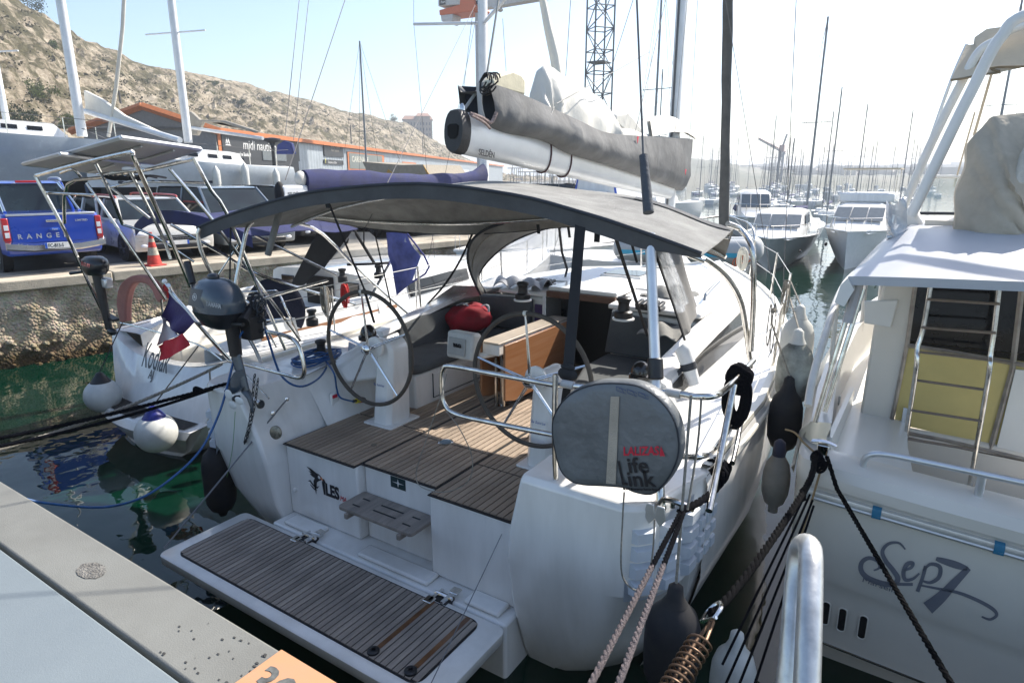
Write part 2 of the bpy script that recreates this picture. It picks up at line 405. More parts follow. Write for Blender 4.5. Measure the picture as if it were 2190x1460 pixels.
# rubbing strake and dark boot stripe
for sg in (1, -1):
    mb = MB(); mb.tube([V((CX + sg * (hbw(y) + .018), y, dz(y) - .06)) for y in [3.4 + .25 * i for i in range(29)]], .022, 8)
    mb.build('rubbing_strake', GEL2, yt)
# stern quarters: outer corner swept round, inner face towards the cockpit
def quarter(sg):
    inner = 1.07 if sg > 0 else 1.13
    lv = [(1.40, 2.76, 1.93, .16), (1.37, 2.735, 1.96, .20), (1.05, 2.735, 1.99, .26), (.86, 2.74, 2.02, .30), (.84, 2.745, 2.01, .32), (.5, 2.80, 1.96, .36), (.12, 2.93, 1.78, .42), (-.25, 3.1, 1.45, .5)]
    secs = []
    for z, ya, w_, r in lv:
        fz = z / 1.38; pw = interp([(-.2, .55 * 2.03), (.1, .90 * 2.03), (.40, .985 * 2.03), (.55, 1.008 * 2.03), (.97, 1.008 * 2.03), (1.0, 2.03)], fz)
        z0 = z
        sl = (.27 if sg < 0 else .10) * max(0, (z - .95) / .45)
        P = [(inner + sl, 3.44), (inner + sl, ya + .02), (inner + sl + .02, ya)]
        for k in range(7):
            a = k / 6 * pi / 2; xo = w_ - r + r * sin(a); P.append((xo, ya + r * 1.5 - r * 1.5 * cos(a)))
        P.append((pw, 3.35))
        secs.append([V((CX + sg * x, y, z0)) for x, y in P])
    m = MB(); m.loft(secs, cap0=True, cap1=True, closed=True)
    return m.build('stern_quarter', GEL, yt, smooth=38, bevel=.018)
quarter(1); quarter(-1)
# middle of the transom: ledge, lower apron, and the panels under the sole
mb = MB()
mb.bb(CX - 1.13, CX + 1.07, 2.74, 3.3, -.3, .385)
mb.build('transom_ledge', GEL, yt, bevel=.02)
XL, XM, XR = -4.02, -2.55, -1.83
mb = MB()
mb.bb(-4.03, -3.245, 2.93, 3.3, .387, .9765); mb.build('transom_panel', GEL, yt, bevel=.015)
mb = MB(); mb.bb(-3.237, -2.547, 3.0, 3.3, .387, .9765); mb.build('transom_panel', GEL, yt, bevel=.012)
mb = MB(); mb.bb(-2.54, -1.84, 2.90, 3.3, .387, .9765); mb.build('transom_panel', GEL, yt, bevel=.015)
for x0, x1 in ((-3.1, -2.52), (-3.9, -3.6), (-2.15, -1.95)):     # raised blocks on the ledge beside the hinges
    mb = MB(); mb.bb(x0 - .02, x1 + .05, 2.765, 2.90, .385, .42); mb.build('ledge_block', GEL, yt, bevel=.015)
for x, z in ((-4.08, .82), (-3.215, .74), (-3.96, .60)):
    mb = MB(); mb.lathe([(.018, 0), (.018, .015), (.008, .022)], (x, 2.93 if x < -3.5 else 2.995, z), 12, axis=(0, -1, 0)); mb.build('drain_cap', GEL, yt)
# ---- swim platform
pz = .40; PX0, PX1, PY0, PY1 = -4.33, -1.80, 2.0, 2.715
def rrect(x0, x1, y0, y1, r, z, n=5):
    P = []
    for cx, cy, a0 in ((x1 - r, y1 - r, 0), (x0 + r, y1 - r, pi / 2), (x0 + r, y0 + r, pi), (x1 - r, y0 + r, 1.5 * pi)):
        for k in range(n + 1): a = a0 + k / n * pi / 2; P.append(V((cx + r * cos(a), cy + r * sin(a), z)))
    return P
mb = MB(); mb.loft([rrect(PX0 + .05, PX1 - .05, PY0 + .04, PY1 - .01, .05, pz - .12), rrect(PX0, PX1, PY0, PY1, .06, pz - .07), rrect(PX0, PX1, PY0, PY1, .06, pz - .01), rrect(PX0 + .012, PX1 - .012, PY0 + .012, PY1 - .012, .05, pz)], True, True, True)
plat = mb.build('swim_platform', GEL, yt, smooth=50)
mb = MB(); mb.prism([p for p in rrect(-4.21, -1.95, 2.075, 2.665, .07, pz + .001)], (0, 0, .004)); mb.build('caulking', CAULK, plat)
def planks(par, x0, x1, yf, w_, z, mat, gap=.0088, th=.006, flag=None):
    n = int(round((x1 - x0) / w_)); w_ = (x1 - x0) / n; cache = {}
    for i in range(n):
        a = x0 + i * w_ + gap / 2; b = a + w_ - gap
        for (ya, yb) in yf((a + b) / 2):
            if yb - ya < .02: continue
            key = (round(yb - ya, 3))
            o = cache.get(key)
            if o is None:
                m = MB(); L = yb - ya; m.bb(-(b - a) / 2, (b - a) / 2, -L / 2, L / 2, 0, th); o = m.build('teak_plank', mat, None, smooth=0); cache[key] = o
            else:
                o = o.copy(); COL.objects.link(o)
            o.location = ((a + b) / 2, (ya + yb) / 2, z)
            o.parent = par
            if par.parent is None: o.matrix_parent_inverse = par.matrix_basis.inverted()
            if random.random() < .5: o.rotation_euler = (0, 0, pi)
def pf(x):
    e = .012; d = min(x + 4.21, -1.95 - x); c = 0 if d > .07 else .07 - sqrt(max(0, .07 ** 2 - (.07 - d) ** 2))
    return [(2.087 + c, 2.653 - c)]
planks(plat, -4.20, -1.96, pf, .045, pz + .004, TEAKG)
# ladder rails let into the platform: two brown slots with black bushes
SLOT = M('varnished_slot', (.17, .075, .03), .3, var=.4, scale=8, coat=.4)
for xx in (at(885, 1433, 2, pz).x, at(800, 1395, 2, pz).x):
    mb = MB(); mb.bb(xx - .016, xx + .016, 2.17, 2.655, pz + .0085, pz + .0115); mb.build('ladder_slot', SLOT, plat)
    mb = MB(); mb.lathe([(.036, 0), (.036, .012), (.030, .016), (.014, .016), (.013, .005)], (xx, 2.13, pz + .01), 20)
    bsh = mb.build('ladder_bush', BLACK, plat)
    mb = MB()
    for k in range(4): mb.lathe([(.004, 0), (.003, .002)], (xx + .027 * cos(k * pi / 2 + .4), 2.13 + .027 * sin(k * pi / 2 + .4), pz + .0225), 8)
    mb.build('screw', STEEL, bsh)
# hinges
for px, py in ((688, 1130), (962, 1262)):
    h = at(px, py, 2, .42); mb = MB()
    mb.bb(h.x - .09, h.x - .025, 2.62, 2.685, pz + .008, pz + .02); mb.bb(h.x + .01, h.x + .075, 2.76, 2.825, .425, .437)
    hg = mb.build('hinge_plate', STEEL, yt, bevel=.01, kind='stuff')
    mb = MB(); mb.bb(h.x - .06, h.x - .04, 2.64, 2.78, pz - .02, pz + .02); mb.bb(h.x + .025, h.x + .045, 2.66, 2.82, pz - .02, pz + .03); mb.tube([(h.x - .075, 2.735, pz + .012), (h.x + .06, 2.735, pz + .012)], .012, 8)
    mb.build('hinge_arm', CHROME, hg)
    mb = MB(); mb.bb(h.x - .075, h.x + .055, 2.675, 2.768, pz - .04, pz + .003); mb.build('hinge_pocket', BLACK, hg)
# folding wooden step on the middle panel
sz = .735; mb = MB()
step = MB(); step.prism(rrect(-3.25, -2.56, 2.735, 2.995, .03, sz), (0, 0, .028)); step = step.build('boarding_step', TEAKG, yt, bevel=.006)
mb = MB()
for x, y, L in ((-3.17, 2.80, .07), (-3.17, 2.90, .07), (-2.99, 2.82, .21), (-2.99, 2.90, .21), (-2.70, 2.80, .07), (-2.70, 2.90, .07)): mb.bb(x, x + L, y, y + .014, sz + .0275, sz + .0292)
mb.build('step_slot', CAULK, step)
for x in (-3.15, -2.66): mb = MB(); mb.box((x, 2.84, sz - .02), (.03, .25, .04)); mb.build('step_bracket', TEAKG, step, bevel=.005)
# emblems on the transom
NB = M('print_black', (.012, .013, .018), .4); RD = M('print_red', (.6, .02, .05), .4); GN = M('print_bottle_green', (.01, .035, .04), .35); WP = M('print_white', (.75, .75, .73), .4); ORP = M('print_orange', (.75, .22, .04), .4)
yl = 2.9275
text('ÎLES', .135, NB, yt, (at(692, 1055, 1, yl).x, yl, at(692, 1055, 1, yl).z), (1, 0, 0), (0, 0, 1), name='boat_name', bold=.006, sx=.76)
p = at(727, 1068, 1, yl); text('MA', .06, RD, yt, (p.x, yl, p.z - .005), (1, 0, 0), (0, 0, 1), name='port_letters', shear=.25, sx=.8)
p = at(660, 1045, 1, yl)
bird = [[(0, .20), (.05, .195), (.11, .175), (.145, .17), (.17, .155), (.165, .13), (.14, .12), (.11, .10), (.10, .06), (.09, 0), (.075, .06), (.07, .10), (.09, .13), (.06, .135), (.03, .15), (.055, .155), (.02, .17), (.05, .172)],
        [(.0, .085), (.03, .10), (.05, .085), (.07, .07), (.11, .065), (.14, .08), (.11, .05), (.07, .055), (.045, .07), (.025, .085)],
        [(.02, .065), (.05, .055), (.075, .04), (.11, .035), (.075, .03), (.05, .042)]]
shape([[(a * .95, c * 1.05) for a, c in q] for q in bird], NB, yt, (p.x, yl, p.z - .02), (1, 0, 0), (0, 0, 1))
shape([[(a * .95 + .0, c * 1.05) for a, c in [(.135, .163), (.155, .158), (.16, .143), (.145, .135), (.13, .145)]]], WP, yt, (p.x, yl - .0012, p.z - .02), (1, 0, 0), (0, 0, 1))
shape([[(a * .95, c * 1.05) for a, c in [(.163, .158), (.182, .147), (.19, .132), (.172, .136), (.16, .143)]]], ORP, yt, (p.x, yl - .0012, p.z - .02), (1, 0, 0), (0, 0, 1))
yc = 2.998; p = at(835, 1016, 1, yc); q = at(870, 1045, 1, yc)
shape([[(0, 0), (.14, 0), (.14, .085), (0, .085)]], GN, yt, (p.x, yc, q.z - .022), (1, 0, 0), (0, 0, 1), name='builder_badge')
shape([[(.008, .043), (.055, .047), (.0625, .075), (.07, .047), (.117, .043), (.07, .039), (.0625, .01), (.055, .039)]], WP, yt, (p.x + .008, yc - .0012, q.z - .022), (1, 0, 0), (0, 0, 1), name='star_emblem')

# ---- cockpit sole
SZ = .985
mb = MB(); mb.bb(-4.0, -1.84, 3.03, 6.25, .90, .976); sole = mb.build('cockpit_sole', GEL, yt)
mb = MB(); mb.bb(-4.03, -3.245, 2.905, 3.35, .978, SZ); mb.bb(-3.24, -2.545, 2.975, 3.35, .978, SZ); mb.bb(-2.54, -1.835, 2.885, 3.35, .978, SZ); mb.bb(-4.0, -1.84, 3.35, 6.2, .978, SZ)
mb.build('caulking', CAULK, sole)
random.seed(11)
def sf(x):
    e = .022
    y0 = 2.885 + e if x > -2.54 else (2.975 + e if x > -3.24 else 2.905 + e)
    if x < -3.24: seg = [(y0, 3.68), (3.70, 4.05)]
    elif x < -2.54: seg = [(y0, 3.60), (3.615, 5.3), (5.31, 6.15)]
    else: seg = [(y0, 3.42), (3.435, 4.5), (4.51, 6.15)]
    if x < -3.64: pass
    elif x < -3.24: seg = [(y0, 3.68), (3.70, 5.2), (5.21, 6.15)]
    if x > -2.0: seg = seg[:1]
    return seg
planks(sole, -4.015, -3.255, sf, .0505, SZ, TEAK); planks(sole, -3.23, -2.555, sf, .0505, SZ, TEAK); planks(sole, -2.53, -1.85, sf, .0505, SZ, TEAK)
# floor drain and latch
p = at(953, 947, 2, SZ); mb = MB(); mb.lathe([(.062, 0), (.062, .009), (.05, .012), (.048, .008)], (p.x, p.y, SZ), 24); dr = mb.build('deck_fitting', STEEL, sole)
mb = MB(); mb.lathe([(.045, 0), (.045, .011)], (p.x, p.y, SZ), 20); mb.build('fitting_lid', M('blue_grey_plastic', (.16, .22, .26), .5), dr)
p = at(800, 953, 2, SZ); mb = MB(); mb.lathe([(.02, 0), (.02, .008)], (p.x, p.y, SZ), 14, sx=1.2); mb.build('hatch_latch', STEEL, sole)
# ---- inner coamings, seat boxes
def side(sg):
    # sloped inner wall + top + coaming, lofted along y
    T = []
    for y in (3.352, 3.7, 4.2, 4.9, 5.6, 6.2):
        o = hbw(y); t = min(1, max(0, (y - 3.35) / .6)); i0 = interp([(3.3, 1.11 if sg < 0 else 1.07), (3.7, 1.10), (4.2, 1.22), (6.3, 1.24)], y)
        zt = 1.40 + .17 * min(1, max(0, (y - 3.4) / .9)); d = dz(y); k0 = (.26 if sg < 0 else .10) * max(0, 1 - (y - 3.35) / .7)
        T.append([V((CX + sg * i0, y, .95)), V((CX + sg * (i0 + .02 + k0), y, zt - .03)), V((CX + sg * (i0 + .05 + k0 * .9), y, zt)), V((CX + sg * (i0 + .22), y, zt)), V((CX + sg * (i0 + .27), y, zt - .03)), V((CX + sg * (i0 + .30), y, d + .012)), V((CX + sg * o * .985, y, d + .004)), V((CX + sg * o, y, d))])
    m = MB(); m.loft(T); return m.build('coaming', GEL, yt, smooth=55, bevel=0)
side(1); side(-1)
# forward deck + sidedecks
mb = MB(); secs = []
for y in [6.2, 6.6, 7.0, 7.5, 8.0, 8.4, 8.8, 9.2, 9.7, 10.2, 10.5, 10.8]:
    o = hbw(y); secs.append([V((CX + k * o, y, dz(y) + .03 * (1 - k * k))) for k in (-1, -.96, -.5, 0, .5, .96, 1)])
mb.loft(secs); mb.build('deck', DECKW, yt)
for sg in (1, -1):
    mb = MB(); mb.loft([[V((CX + sg * hbw(y), y, dz(y))), V((CX + sg * (hbw(y) - .004), y, dz(y) + .035)), V((CX + sg * (hbw(y) - .05), y, dz(y) + .035)), V((CX + sg * (hbw(y) - .055), y, dz(y) + .003))] for y in [3.4 + .3 * i for i in range(25)]])
    mb.build('toe_rail', GEL2, yt)
# coachroof
def cr(y, z0=None):
    h = interp([(4.55, 1.72), (6.0, 1.86), (7.5, 1.87), (8.8, 1.76), (9.3, 1.70)], y); wd = interp([(4.3, 1.54), (6, 1.46), (7.2, 1.22), (8.4, .78), (9.3, .34)], y); return h, wd
def crprof(y):
    h, wd = cr(y); d = dz(y) + .012; L = []
    for k, z in ((1.0, d), (.985, d + .03), (.93, d + (h - d) * .62), (.90, h - .05), (.84, h - .008), (.6, h + .012), (.3, h + .028), (0, h + .032)): L.append((k * wd, z))
    return [V((CX + a, y, z)) for a, z in L] + [V((CX - a, y, z)) for a, z in reversed(L[:-1])]
mb = MB(); mb.loft([crprof(y) for y in (6.2, 6.6, 7.1, 7.6, 8.1, 8.5, 8.9, 9.3)], True, True); croof = mb.build('coachroof', DECKW, yt, smooth=50)
# aft shoulders of the coachroof on each side of the companionway
for sg, xa, xb in ((-1, 1.10, .37), (1, 1.10, .42)):
    mb = MB(); ya = 5.55 if sg > 0 else 5.72; mb.prism([(CX + sg * (xa + .16), ya, .95), (CX + sg * xb, ya, .95), (CX + sg * xb, ya, 1.78), (CX + sg * (xa + .16), ya, 1.74)], (0, 6.198 - ya, 0))
    mb.build('bulkhead', GEL, yt, bevel=.03)
    mb = MB(); mb.prism([(CX + sg * (xa + .19), ya - .03, 1.782), (CX + sg * (xb - .02), ya - .03, 1.782), (CX + sg * (xb - .02), 6.196, 1.83), (CX + sg * (xa + .26), 6.196, 1.81)], (0, 0, .045))
    mb.build('winch_shelf', GEL, yt, bevel=.015)
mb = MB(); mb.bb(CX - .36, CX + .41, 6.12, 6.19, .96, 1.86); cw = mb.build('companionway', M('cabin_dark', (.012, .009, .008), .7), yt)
for x in (CX - .385, CX + .43):
    mb = MB(); mb.bb(x - .022, x + .022, 5.66, 6.118, .95, 1.80); mb.build('companionway_frame', ALU, cw, bevel=.004)
mb = MB(); mb.bb(CX - .36, CX + .41, 5.70, 6.19, 1.861, 1.905); mb.build('sliding_hatch', GEL, yt, bevel=.01)
mb = MB(); mb.bb(CX - .36, CX + .41, 5.66, 5.695, 1.80, 1.862); mb.build('hatch_sill', M('mahogany', (.10, .04, .02), .4), cw)
mb = MB(); mb.bb(CX - .31, CX - .14, 5.9, 5.92, 1.0, 1.75); mb.build('cabin_door', DKGLASS, cw)
mb = MB(); mb.bb(CX - .52, CX - .40, 5.69, 5.718, 1.02, 1.70); mb.build('purple_panel', M('purple_film', (.045, .018, .09), .3), yt, bevel=.004)
# coachroof windows (smoked), bonded a little proud of the sides
for sg in (1, -1):
    mb = MB(); S1 = []
    for y in (4.3, 4.7, 5.0, 5.4, 5.8, 6.15, 6.3, 6.6, 6.9, 7.3):
        h, wd = cr(y)
        if y < 6.2: zt_ = interp([(4.2, 1.60), (5.2, 1.74), (6.21, 1.84)], y); a0_ = interp([(4.2, 1.22), (6.3, 1.24)], y); z1, z2 = dz(y) + .05, zt_ - .055; f_ = lambda z: a0_ + .303 - .045 * (z - dz(y) - .02) / (zt_ - .05 - dz(y)); a, b = f_(z1), f_(z2)
        else: a = wd * .975 + .006; b = wd * .935 + .006; z1, z2 = dz(y) + .08, dz(y) + .26 * (1 - .6 * (y - 6.2) / 1.1)
        S1.append([V((CX + sg * a, y, z1)), V((CX + sg * b, y, max(z1 + .01, z2)))])
    if sg > 0: mb.loft(S1)
    else: mb.loft([[b, a] for a, b in S1])
    mb.build('cabin_window', DKGLASS, yt)
# raised cabin side that carries the window on the aft half
for sg in (1, -1):
    secs = []
    for y in (4.2, 4.6, 5.2, 5.8, 6.21):
        a = interp([(3.3, 1.07), (3.7, 1.10), (4.2, 1.22), (6.3, 1.24)], y); zt = interp([(4.2, 1.60), (5.2, 1.74), (6.21, 1.84)], y)
        secs.append([V((CX + sg * (a + .295), y, dz(y) + .02)), V((CX + sg * (a + .25), y, zt - .03)), V((CX + sg * (a + .20), y, zt)), V((CX + sg * (a + .06), y, zt)), V((CX + sg * (a + .04), y, zt - .04))])
    mb = MB(); mb.loft(secs, True, True); mb.build('cabin_side', GEL, yt, smooth=50)
# ---- seats and cushions
mb = MB(); mb.bb(-4.10, -3.66, 4.05, 5.72, .95, 1.30); pseat = mb.build('port_seat', GEL, yt, bevel=.02)
mb = MB(); mb.bb(-3.665, -3.655, 4.3, 5.4, 1.04, 1.25); mb.build('locker_door', GEL, pseat, bevel=.004)
mb = MB(); mb.bb(-3.668, -3.652, 4.285, 4.29, 1.03, 1.26); mb.bb(-3.668, -3.652, 5.41, 5.415, 1.03, 1.26); mb.bb(-3.668, -3.652, 4.285, 5.415, 1.026, 1.03); mb.build('door_gap', CAULK, pseat)
def cushion(poly, th, name='seat_cushion', mat=CUSH, dirv=(0, 0, 1), par=yt, bev=.035):
    m = MB(); m.prism(poly, V(dirv) * th); o = m.build(name, mat, par, smooth=80, bevel=bev, bseg=3); return o
cushion([(-4.12, 4.0, 1.305), (-3.68, 4.0, 1.305), (-3.62, 4.1, 1.305), (-3.62, 5.70, 1.305), (-4.12, 5.70, 1.305)], .085)
cushion([(-4.10, 4.35, 1.36), (-4.10, 5.70, 1.36), (-4.16, 5.70, 1.66), (-4.16, 4.75, 1.66), (-4.15, 4.45, 1.62), (-4.12, 4.33, 1.45)], .09, 'backrest_cushion', dirv=(-1, 0, 0), bev=.02)
cushion([(-4.10, 5.70, 1.40), (-3.45, 5.70, 1.40), (-3.43, 5.70, 1.76), (-4.10, 5.70, 1.74)], .06, 'backrest_cushion', dirv=(0, -1, 0), bev=.02)
mb = MB(); mb.bb(-2.15, -1.66, 4.05, 5.54, .95, 1.27); sseat = mb.build('starboard_seat', GEL, yt, bevel=.02)
mb = MB(); mb.bb(-2.46, -2.14, 4.9, 5.54, .95, 1.26); mb.build('seat_return', GEL, sseat, bevel=.02)
cushion([(-2.17, 4.0, 1.275), (-1.68, 4.0, 1.275), (-1.68, 5.52, 1.275), (-2.48, 5.52, 1.275), (-2.48, 5.0, 1.275)], .08)
cushion([(-2.50, 5.53, 1.36), (-1.66, 5.53, 1.36), (-1.66, 5.53, 1.70), (-2.44, 5.53, 1.77)], .06, 'backrest_cushion', dirv=(0, -1, 0), bev=.02)
cushion([(-1.69, 3.75, 1.32), (-1.69, 5.4, 1.36), (-1.63, 5.4, 1.63), (-1.63, 3.95, 1.56)], .07, 'backrest_cushion', dirv=(1, 0, 0), bev=.02)
# ---- folding table
WOODV = M('varnished_teak', (.27, .135, .068), .35, var=.35, scale=3, stretch=(3, .5, 12), col2=(.25, .10, .035), coat=.2)
TOPW = M('table_top_pale', (.42, .36, .29), .4, var=.15, scale=3)
mb = MB(); mb.bb(-3.16, -2.985, 4.38, 5.62, 1.50, 1.60); tb = mb.build('cockpit_table', GEL, yt, bevel=.01)
mb = MB(); mb.bb(-3.17, -2.975, 4.36, 5.64, 1.602, 1.620); mb.build('table_top', TOPW, tb, bevel=.006)
for x in (-2.955, -3.205):
    mb = MB(); mb.prism([(x, 4.40, 1.6), (x, 5.6, 1.6), (x, 5.6, 1.10), (x, 5.45, 1.06), (x, 4.55, 1.06), (x, 4.40, 1.10)], (.022, 0, 0)); mb.build('table_leaf', WOODV, tb, bevel=.004)
for y in (4.55, 4.7, 5.3, 5.45):
    mb = MB(); mb.tube([(-3.07, y, .985), (-3.07, y, 1.5)], .021, 10); mb.lathe([(.05, 0), (.05, .01), (.03, .014)], (-3.07, y, .986), 14); mb.build('table_leg', STEEL, tb)
mb = MB(); mb.tube([(-3.1, 4.5, 1.45), (-3.1, 4.5, 1.0)], .017, 8); mb.tube([(-3.02, 4.5, 1.45), (-3.02, 4.5, 1.0)], .017, 8); mb.build('table_leg', STEEL, tb)
# ---- steering pedestals and wheels
def helm(xc, chart):
    m = MB(); y0 = 3.72
    prof_ = lambda t: (.105 * (1 - t) + .095 * t, .13 * (1 - t) + .10 * t)
    lean = 0.0
    secs = []
    for t in (0, .02, .5, .9):
        a, b = prof_(t); z = .99 + t * .66; yy = y0 + .06 * t
        secs.append([V((xc + a * sx_, yy + b * sy_, z)) for sx_, sy_ in ((-1, -.7), (-.6, -1), (.6, -1), (1, -.7), (1, 1), (-1, 1))])
    for t in range(1, 6):
        a_ = t / 5 * pi / 2; sc = cos(a_) * .98 + .02; z = .99 + .9 * .66 + sin(a_) * .12
        secs.append([V((xc + .0955 * sc * sx_, y0 + .054 + .103 * sy_, z)) for sx_, sy_ in ((-1, -.7), (-.6, -1), (.6, -1), (1, -.7), (1, 1), (-1, 1))])
    m.loft(secs, True, True, True); pd = m.build('steering_pedestal', GEL, yt, smooth=50, bevel=.008)
    m = MB(); m.prism(rrect(xc - .155, xc + .165, y0 - .17, y0 + .2, .02, .986), (0, 0, .015)); m.build('pedestal_base', GEL, pd, bevel=.004)
    text('Île Sunrise', .028, M('print_blue', (.03, .08, .3), .4), pd, (xc - .055, y0 - .118, 1.33), (1, 0, 0), (0, 0, 1), name='lettering', shear=.2)
    wc = V((xc - .02, y0 - .19, 1.66)); R_ = .465
    m = MB(); m.lathe([(.085, 0), (.085, .02), (.06, .03)], wc + V((0, .09, 0)), 24, axis=(0, -1, 0)); m.build('brake_disc', GEL, pd)
    m = MB(); m.tube([wc + V((0, .12, 0)), wc + V((0, -.03, 0))], .022, 12); m.lathe([(.042, 0), (.045, .012), (.03, .03), (.01, .034)], wc + V((0, -.02, 0)), 18, axis=(0, -1, 0))
    wh = m.build('steering_wheel', CHROME, yt)
    m = MB(); m.tube(arc_loop(wc, (1, 0, 0), (0, 0, 1), R_, R_, 56) + [wc + V((R_, 0, 0))], .0165, 10, cap=False)
    m.build('rim', M('rim_leather', (.085, .07, .055), .6, var=.2, scale=9, bump=.4, bscale=300), wh)
    a0 = radians(95)
    for k in range(5):
        a = a0 + k * 2 * pi / 5; d = V((cos(a), 0, sin(a))); m = MB(); s_ = V((-sin(a), 0, cos(a))) * .007
        m.tube([wc + d * .03 + s_, wc + d * (R_ - .01) + s_ * .4], .0055, 6); m.tube([wc + d * .03 - s_, wc + d * (R_ - .01) - s_ * .4], .0055, 6); m.build('spoke', CHROME, wh)
    a = a0; d = V((cos(a), 0, sin(a))); m = MB(); s_ = V((-sin(a), 0, cos(a)))
    m.tube([wc + d * R_ - s_ * .012, wc + d * R_ + s_ * .012], .0185, 10); m.build('king_spoke_mark', GEL2, wh)
    return pd
helm(-3.66, 0); helm(-2.13, 1)
# instrument pod and plate
p = at(992, 738, 1, 4.28); mb = MB(); R3 = Matrix.Rotation(-.12, 3, 'X') @ Matrix.Rotation(-.05, 3, 'Z')
mb.box((p.x, 4.28, p.z), (.30, .13, .24), R3); pod = mb.build('plotter_housing', M('pod_white', (.62, .62, .58), .4), yt, bevel=.03, bseg=3)
mb = MB(); mb.box((p.x - .02, 4.207, p.z - .0), (.19, .012, .15), R3); mb.build('plotter_lid', M('lid_grey', (.42, .42, .40), .4), pod, bevel=.004)
text('B&G', .045, NB, pod, (p.x - .05, 4.196, p.z + .0), (1, -.05, 0), (0, -.12, 1), bold=.003)
mb = MB(); mb.tube([(p.x + .1, 4.33, p.z - .1), (-3.08, 4.45, 1.5)], .03, 8); mb.build('housing_arm', GEL, pod)
p = at(762, 745, 1, 4.0); mb = MB(); mb.box((p.x, 3.97, p.z), (.14, .012, .10), Matrix.Rotation(.2, 3, 'Y')); ip = mb.build('instrument_cover', M('lid_lavender', (.5, .52, .6), .4), yt, bevel=.004)
text('B&G', .026, NB, ip, (p.x - .03, 3.9635, p.z - .006), (1, 0, -.2), (0.2, 0, 1))
# port side console behind the wheel (sloping white wall)
mb = MB(); mb.prism([(-4.0, 3.56, 1.3), (-3.72, 3.98, 1.3), (-3.76, 4.0, 1.60), (-3.98, 3.95, 1.62), (-4.1, 3.55, 1.42)], (-.16, .05, 0)); mb.build('helm_console', GEL, yt, bevel=.03)
# compasses
for q_, pz_ in (((788, 706), 1.70), ((1370, 788), 1.62)):
    p = at(q_[0], q_[1] + 12, 2, pz_); mb = MB(); mb.lathe([(.085, -.03), (.085, 0), (.075, .008), (.07, .012), (.066, .04), (.05, .075), (.028, .092), (.005, .097)], p, 22); mb.build('compass', M('compass_black', (.012, .012, .013), .18, coat=.4), yt)
p = at(1362, 850, 2, 1.5); mb = MB(); mb.bb(p.x - .11, p.x + .13, p.y - .04, p.y + .22, 1.38, 1.555); cb = mb.build('compass_plinth', GEL, yt, bevel=.03)
text('MAGNETIC COMPASS', .018, RD, cb, (p.x - .08, p.y - .042, 1.51), (1, 0, 0), (0, 0, 1)); 
# winches
def winch(p, s=1., mat=BLACK):
    m = MB(); m.lathe([(.075 * s, 0), (.075 * s, .05 * s), (.068 * s, .058 * s), (.05 * s, .065 * s), (.044 * s, .11 * s), (.05 * s, .14 * s), (.06 * s, .145 * s), (.06 * s, .165 * s), (.048 * s, .175 * s), (.015 * s, .18 * s), (.012 * s, .165 * s)], p, 22)
    o = m.build('winch', mat, yt); m = MB(); m.lathe([(.09 * s, -.012), (.09 * s, .0), (.078 * s, .006)], p, 20); m.build('winch_base', GEL, o); return o
winch(at(1118, 640, 2, 1.84)); winch(at(1333, 680, 2, 1.84), 1.05)
winch(at(688, 760, 2, 1.42), .85)
# clutches and folded rope bags on the shoulders
for (px, py, n_) in ((1160, 605, 5), (1388, 655, 5)):
    p = at(px, py + 8, 2, 1.84); cl = MB(); cl.bb(p.x - .12, p.x + .12, p.y - .04, p.y + .10, 1.84, 1.875); cl = cl.build('rope_clutch', BLACK, yt, bevel=.008)
    for k in range(n_):
        m = MB(); m.box((p.x - .1 + k * .05, p.y + .02, 1.895), (.036, .15, .03), Matrix.Rotation(.15, 3, 'X')); m.build('clutch_lever', BLACK, cl, bevel=.006)
# windows with rope tails stowed: grey folded clear panel at the port shoulder
mb = MB()
p = at(1090, 620, 2, 1.84)
mb.grid(lambda u, v: (p.x - .25 + u * .6, p.y + .05 + v * .3, 1.85 + .06 * abs(sin(u * 9 + v * 4)) + .05 * sin(v * 3)), 20, 8, th=.01); mb.build('folded_screen', M('folded_screen_grey', (.30, .31, .33), .4, bump=.3), yt)
p = at(1440, 640, 2, 1.84); mb = MB()
mb.grid(lambda u, v: (p.x - .32 + u * .5, p.y - .1 + v * .45, 1.85 + .10 * (1 - (2 * u - 1) ** 2) * (1 - (2 * v - 1) ** 2) + .025 * sin(u * 14 + v * 9)), 18, 12, th=.01); mb.build('rope_bag', CANV, yt)
p = at(1430, 715, 2, 1.66); mb = MB()
mb.grid(lambda u, v: (p.x - .25 + u * .36, p.y - .12 + v * .4, 1.66 + .07 * (1 - (2 * u - 1) ** 2) * (1 - (2 * v - 1) ** 2) + .02 * sin(u * 11 + v * 7)), 18, 12, th=.01); mb.build('rope_bag', CANV, yt)
# forward deck fittings: hatches, dorade rail, mast step
for y, wd in ((6.95, .5), (8.0, .42)):
    mb = MB(); mb.bb(CX - wd / 2, CX + wd / 2, y - .24, y + .24, cr(y)[0] + .02, cr(y)[0] + .055); hh = mb.build('deck_hatch', GEL, croof, bevel=.01)
    mb = MB(); mb.bb(CX - wd / 2 + .03, CX + wd / 2 - .03, y - .21, y + .21, cr(y)[0] + .056, cr(y)[0] + .062); mb.build('hatch_glass', DKGLASS, hh)
for (px0, py0), (px1, py1) in (((1507, 632), (1550, 588)), ((1460, 575), (1400, 570))):
    a, b = at(px0, py0, 2, 1.92), at(px1, py1, 2, 1.92); mb = MB(); mb.tube([a - V((0, 0, .05)), a + V((0, .02, .01)), a.lerp(b, .5) + V((0, 0, .015)), b + V((0, 0, .01)), b - V((0, 0, .05))], .012, 8); mb.build('grab_rail', STEEL, yt)
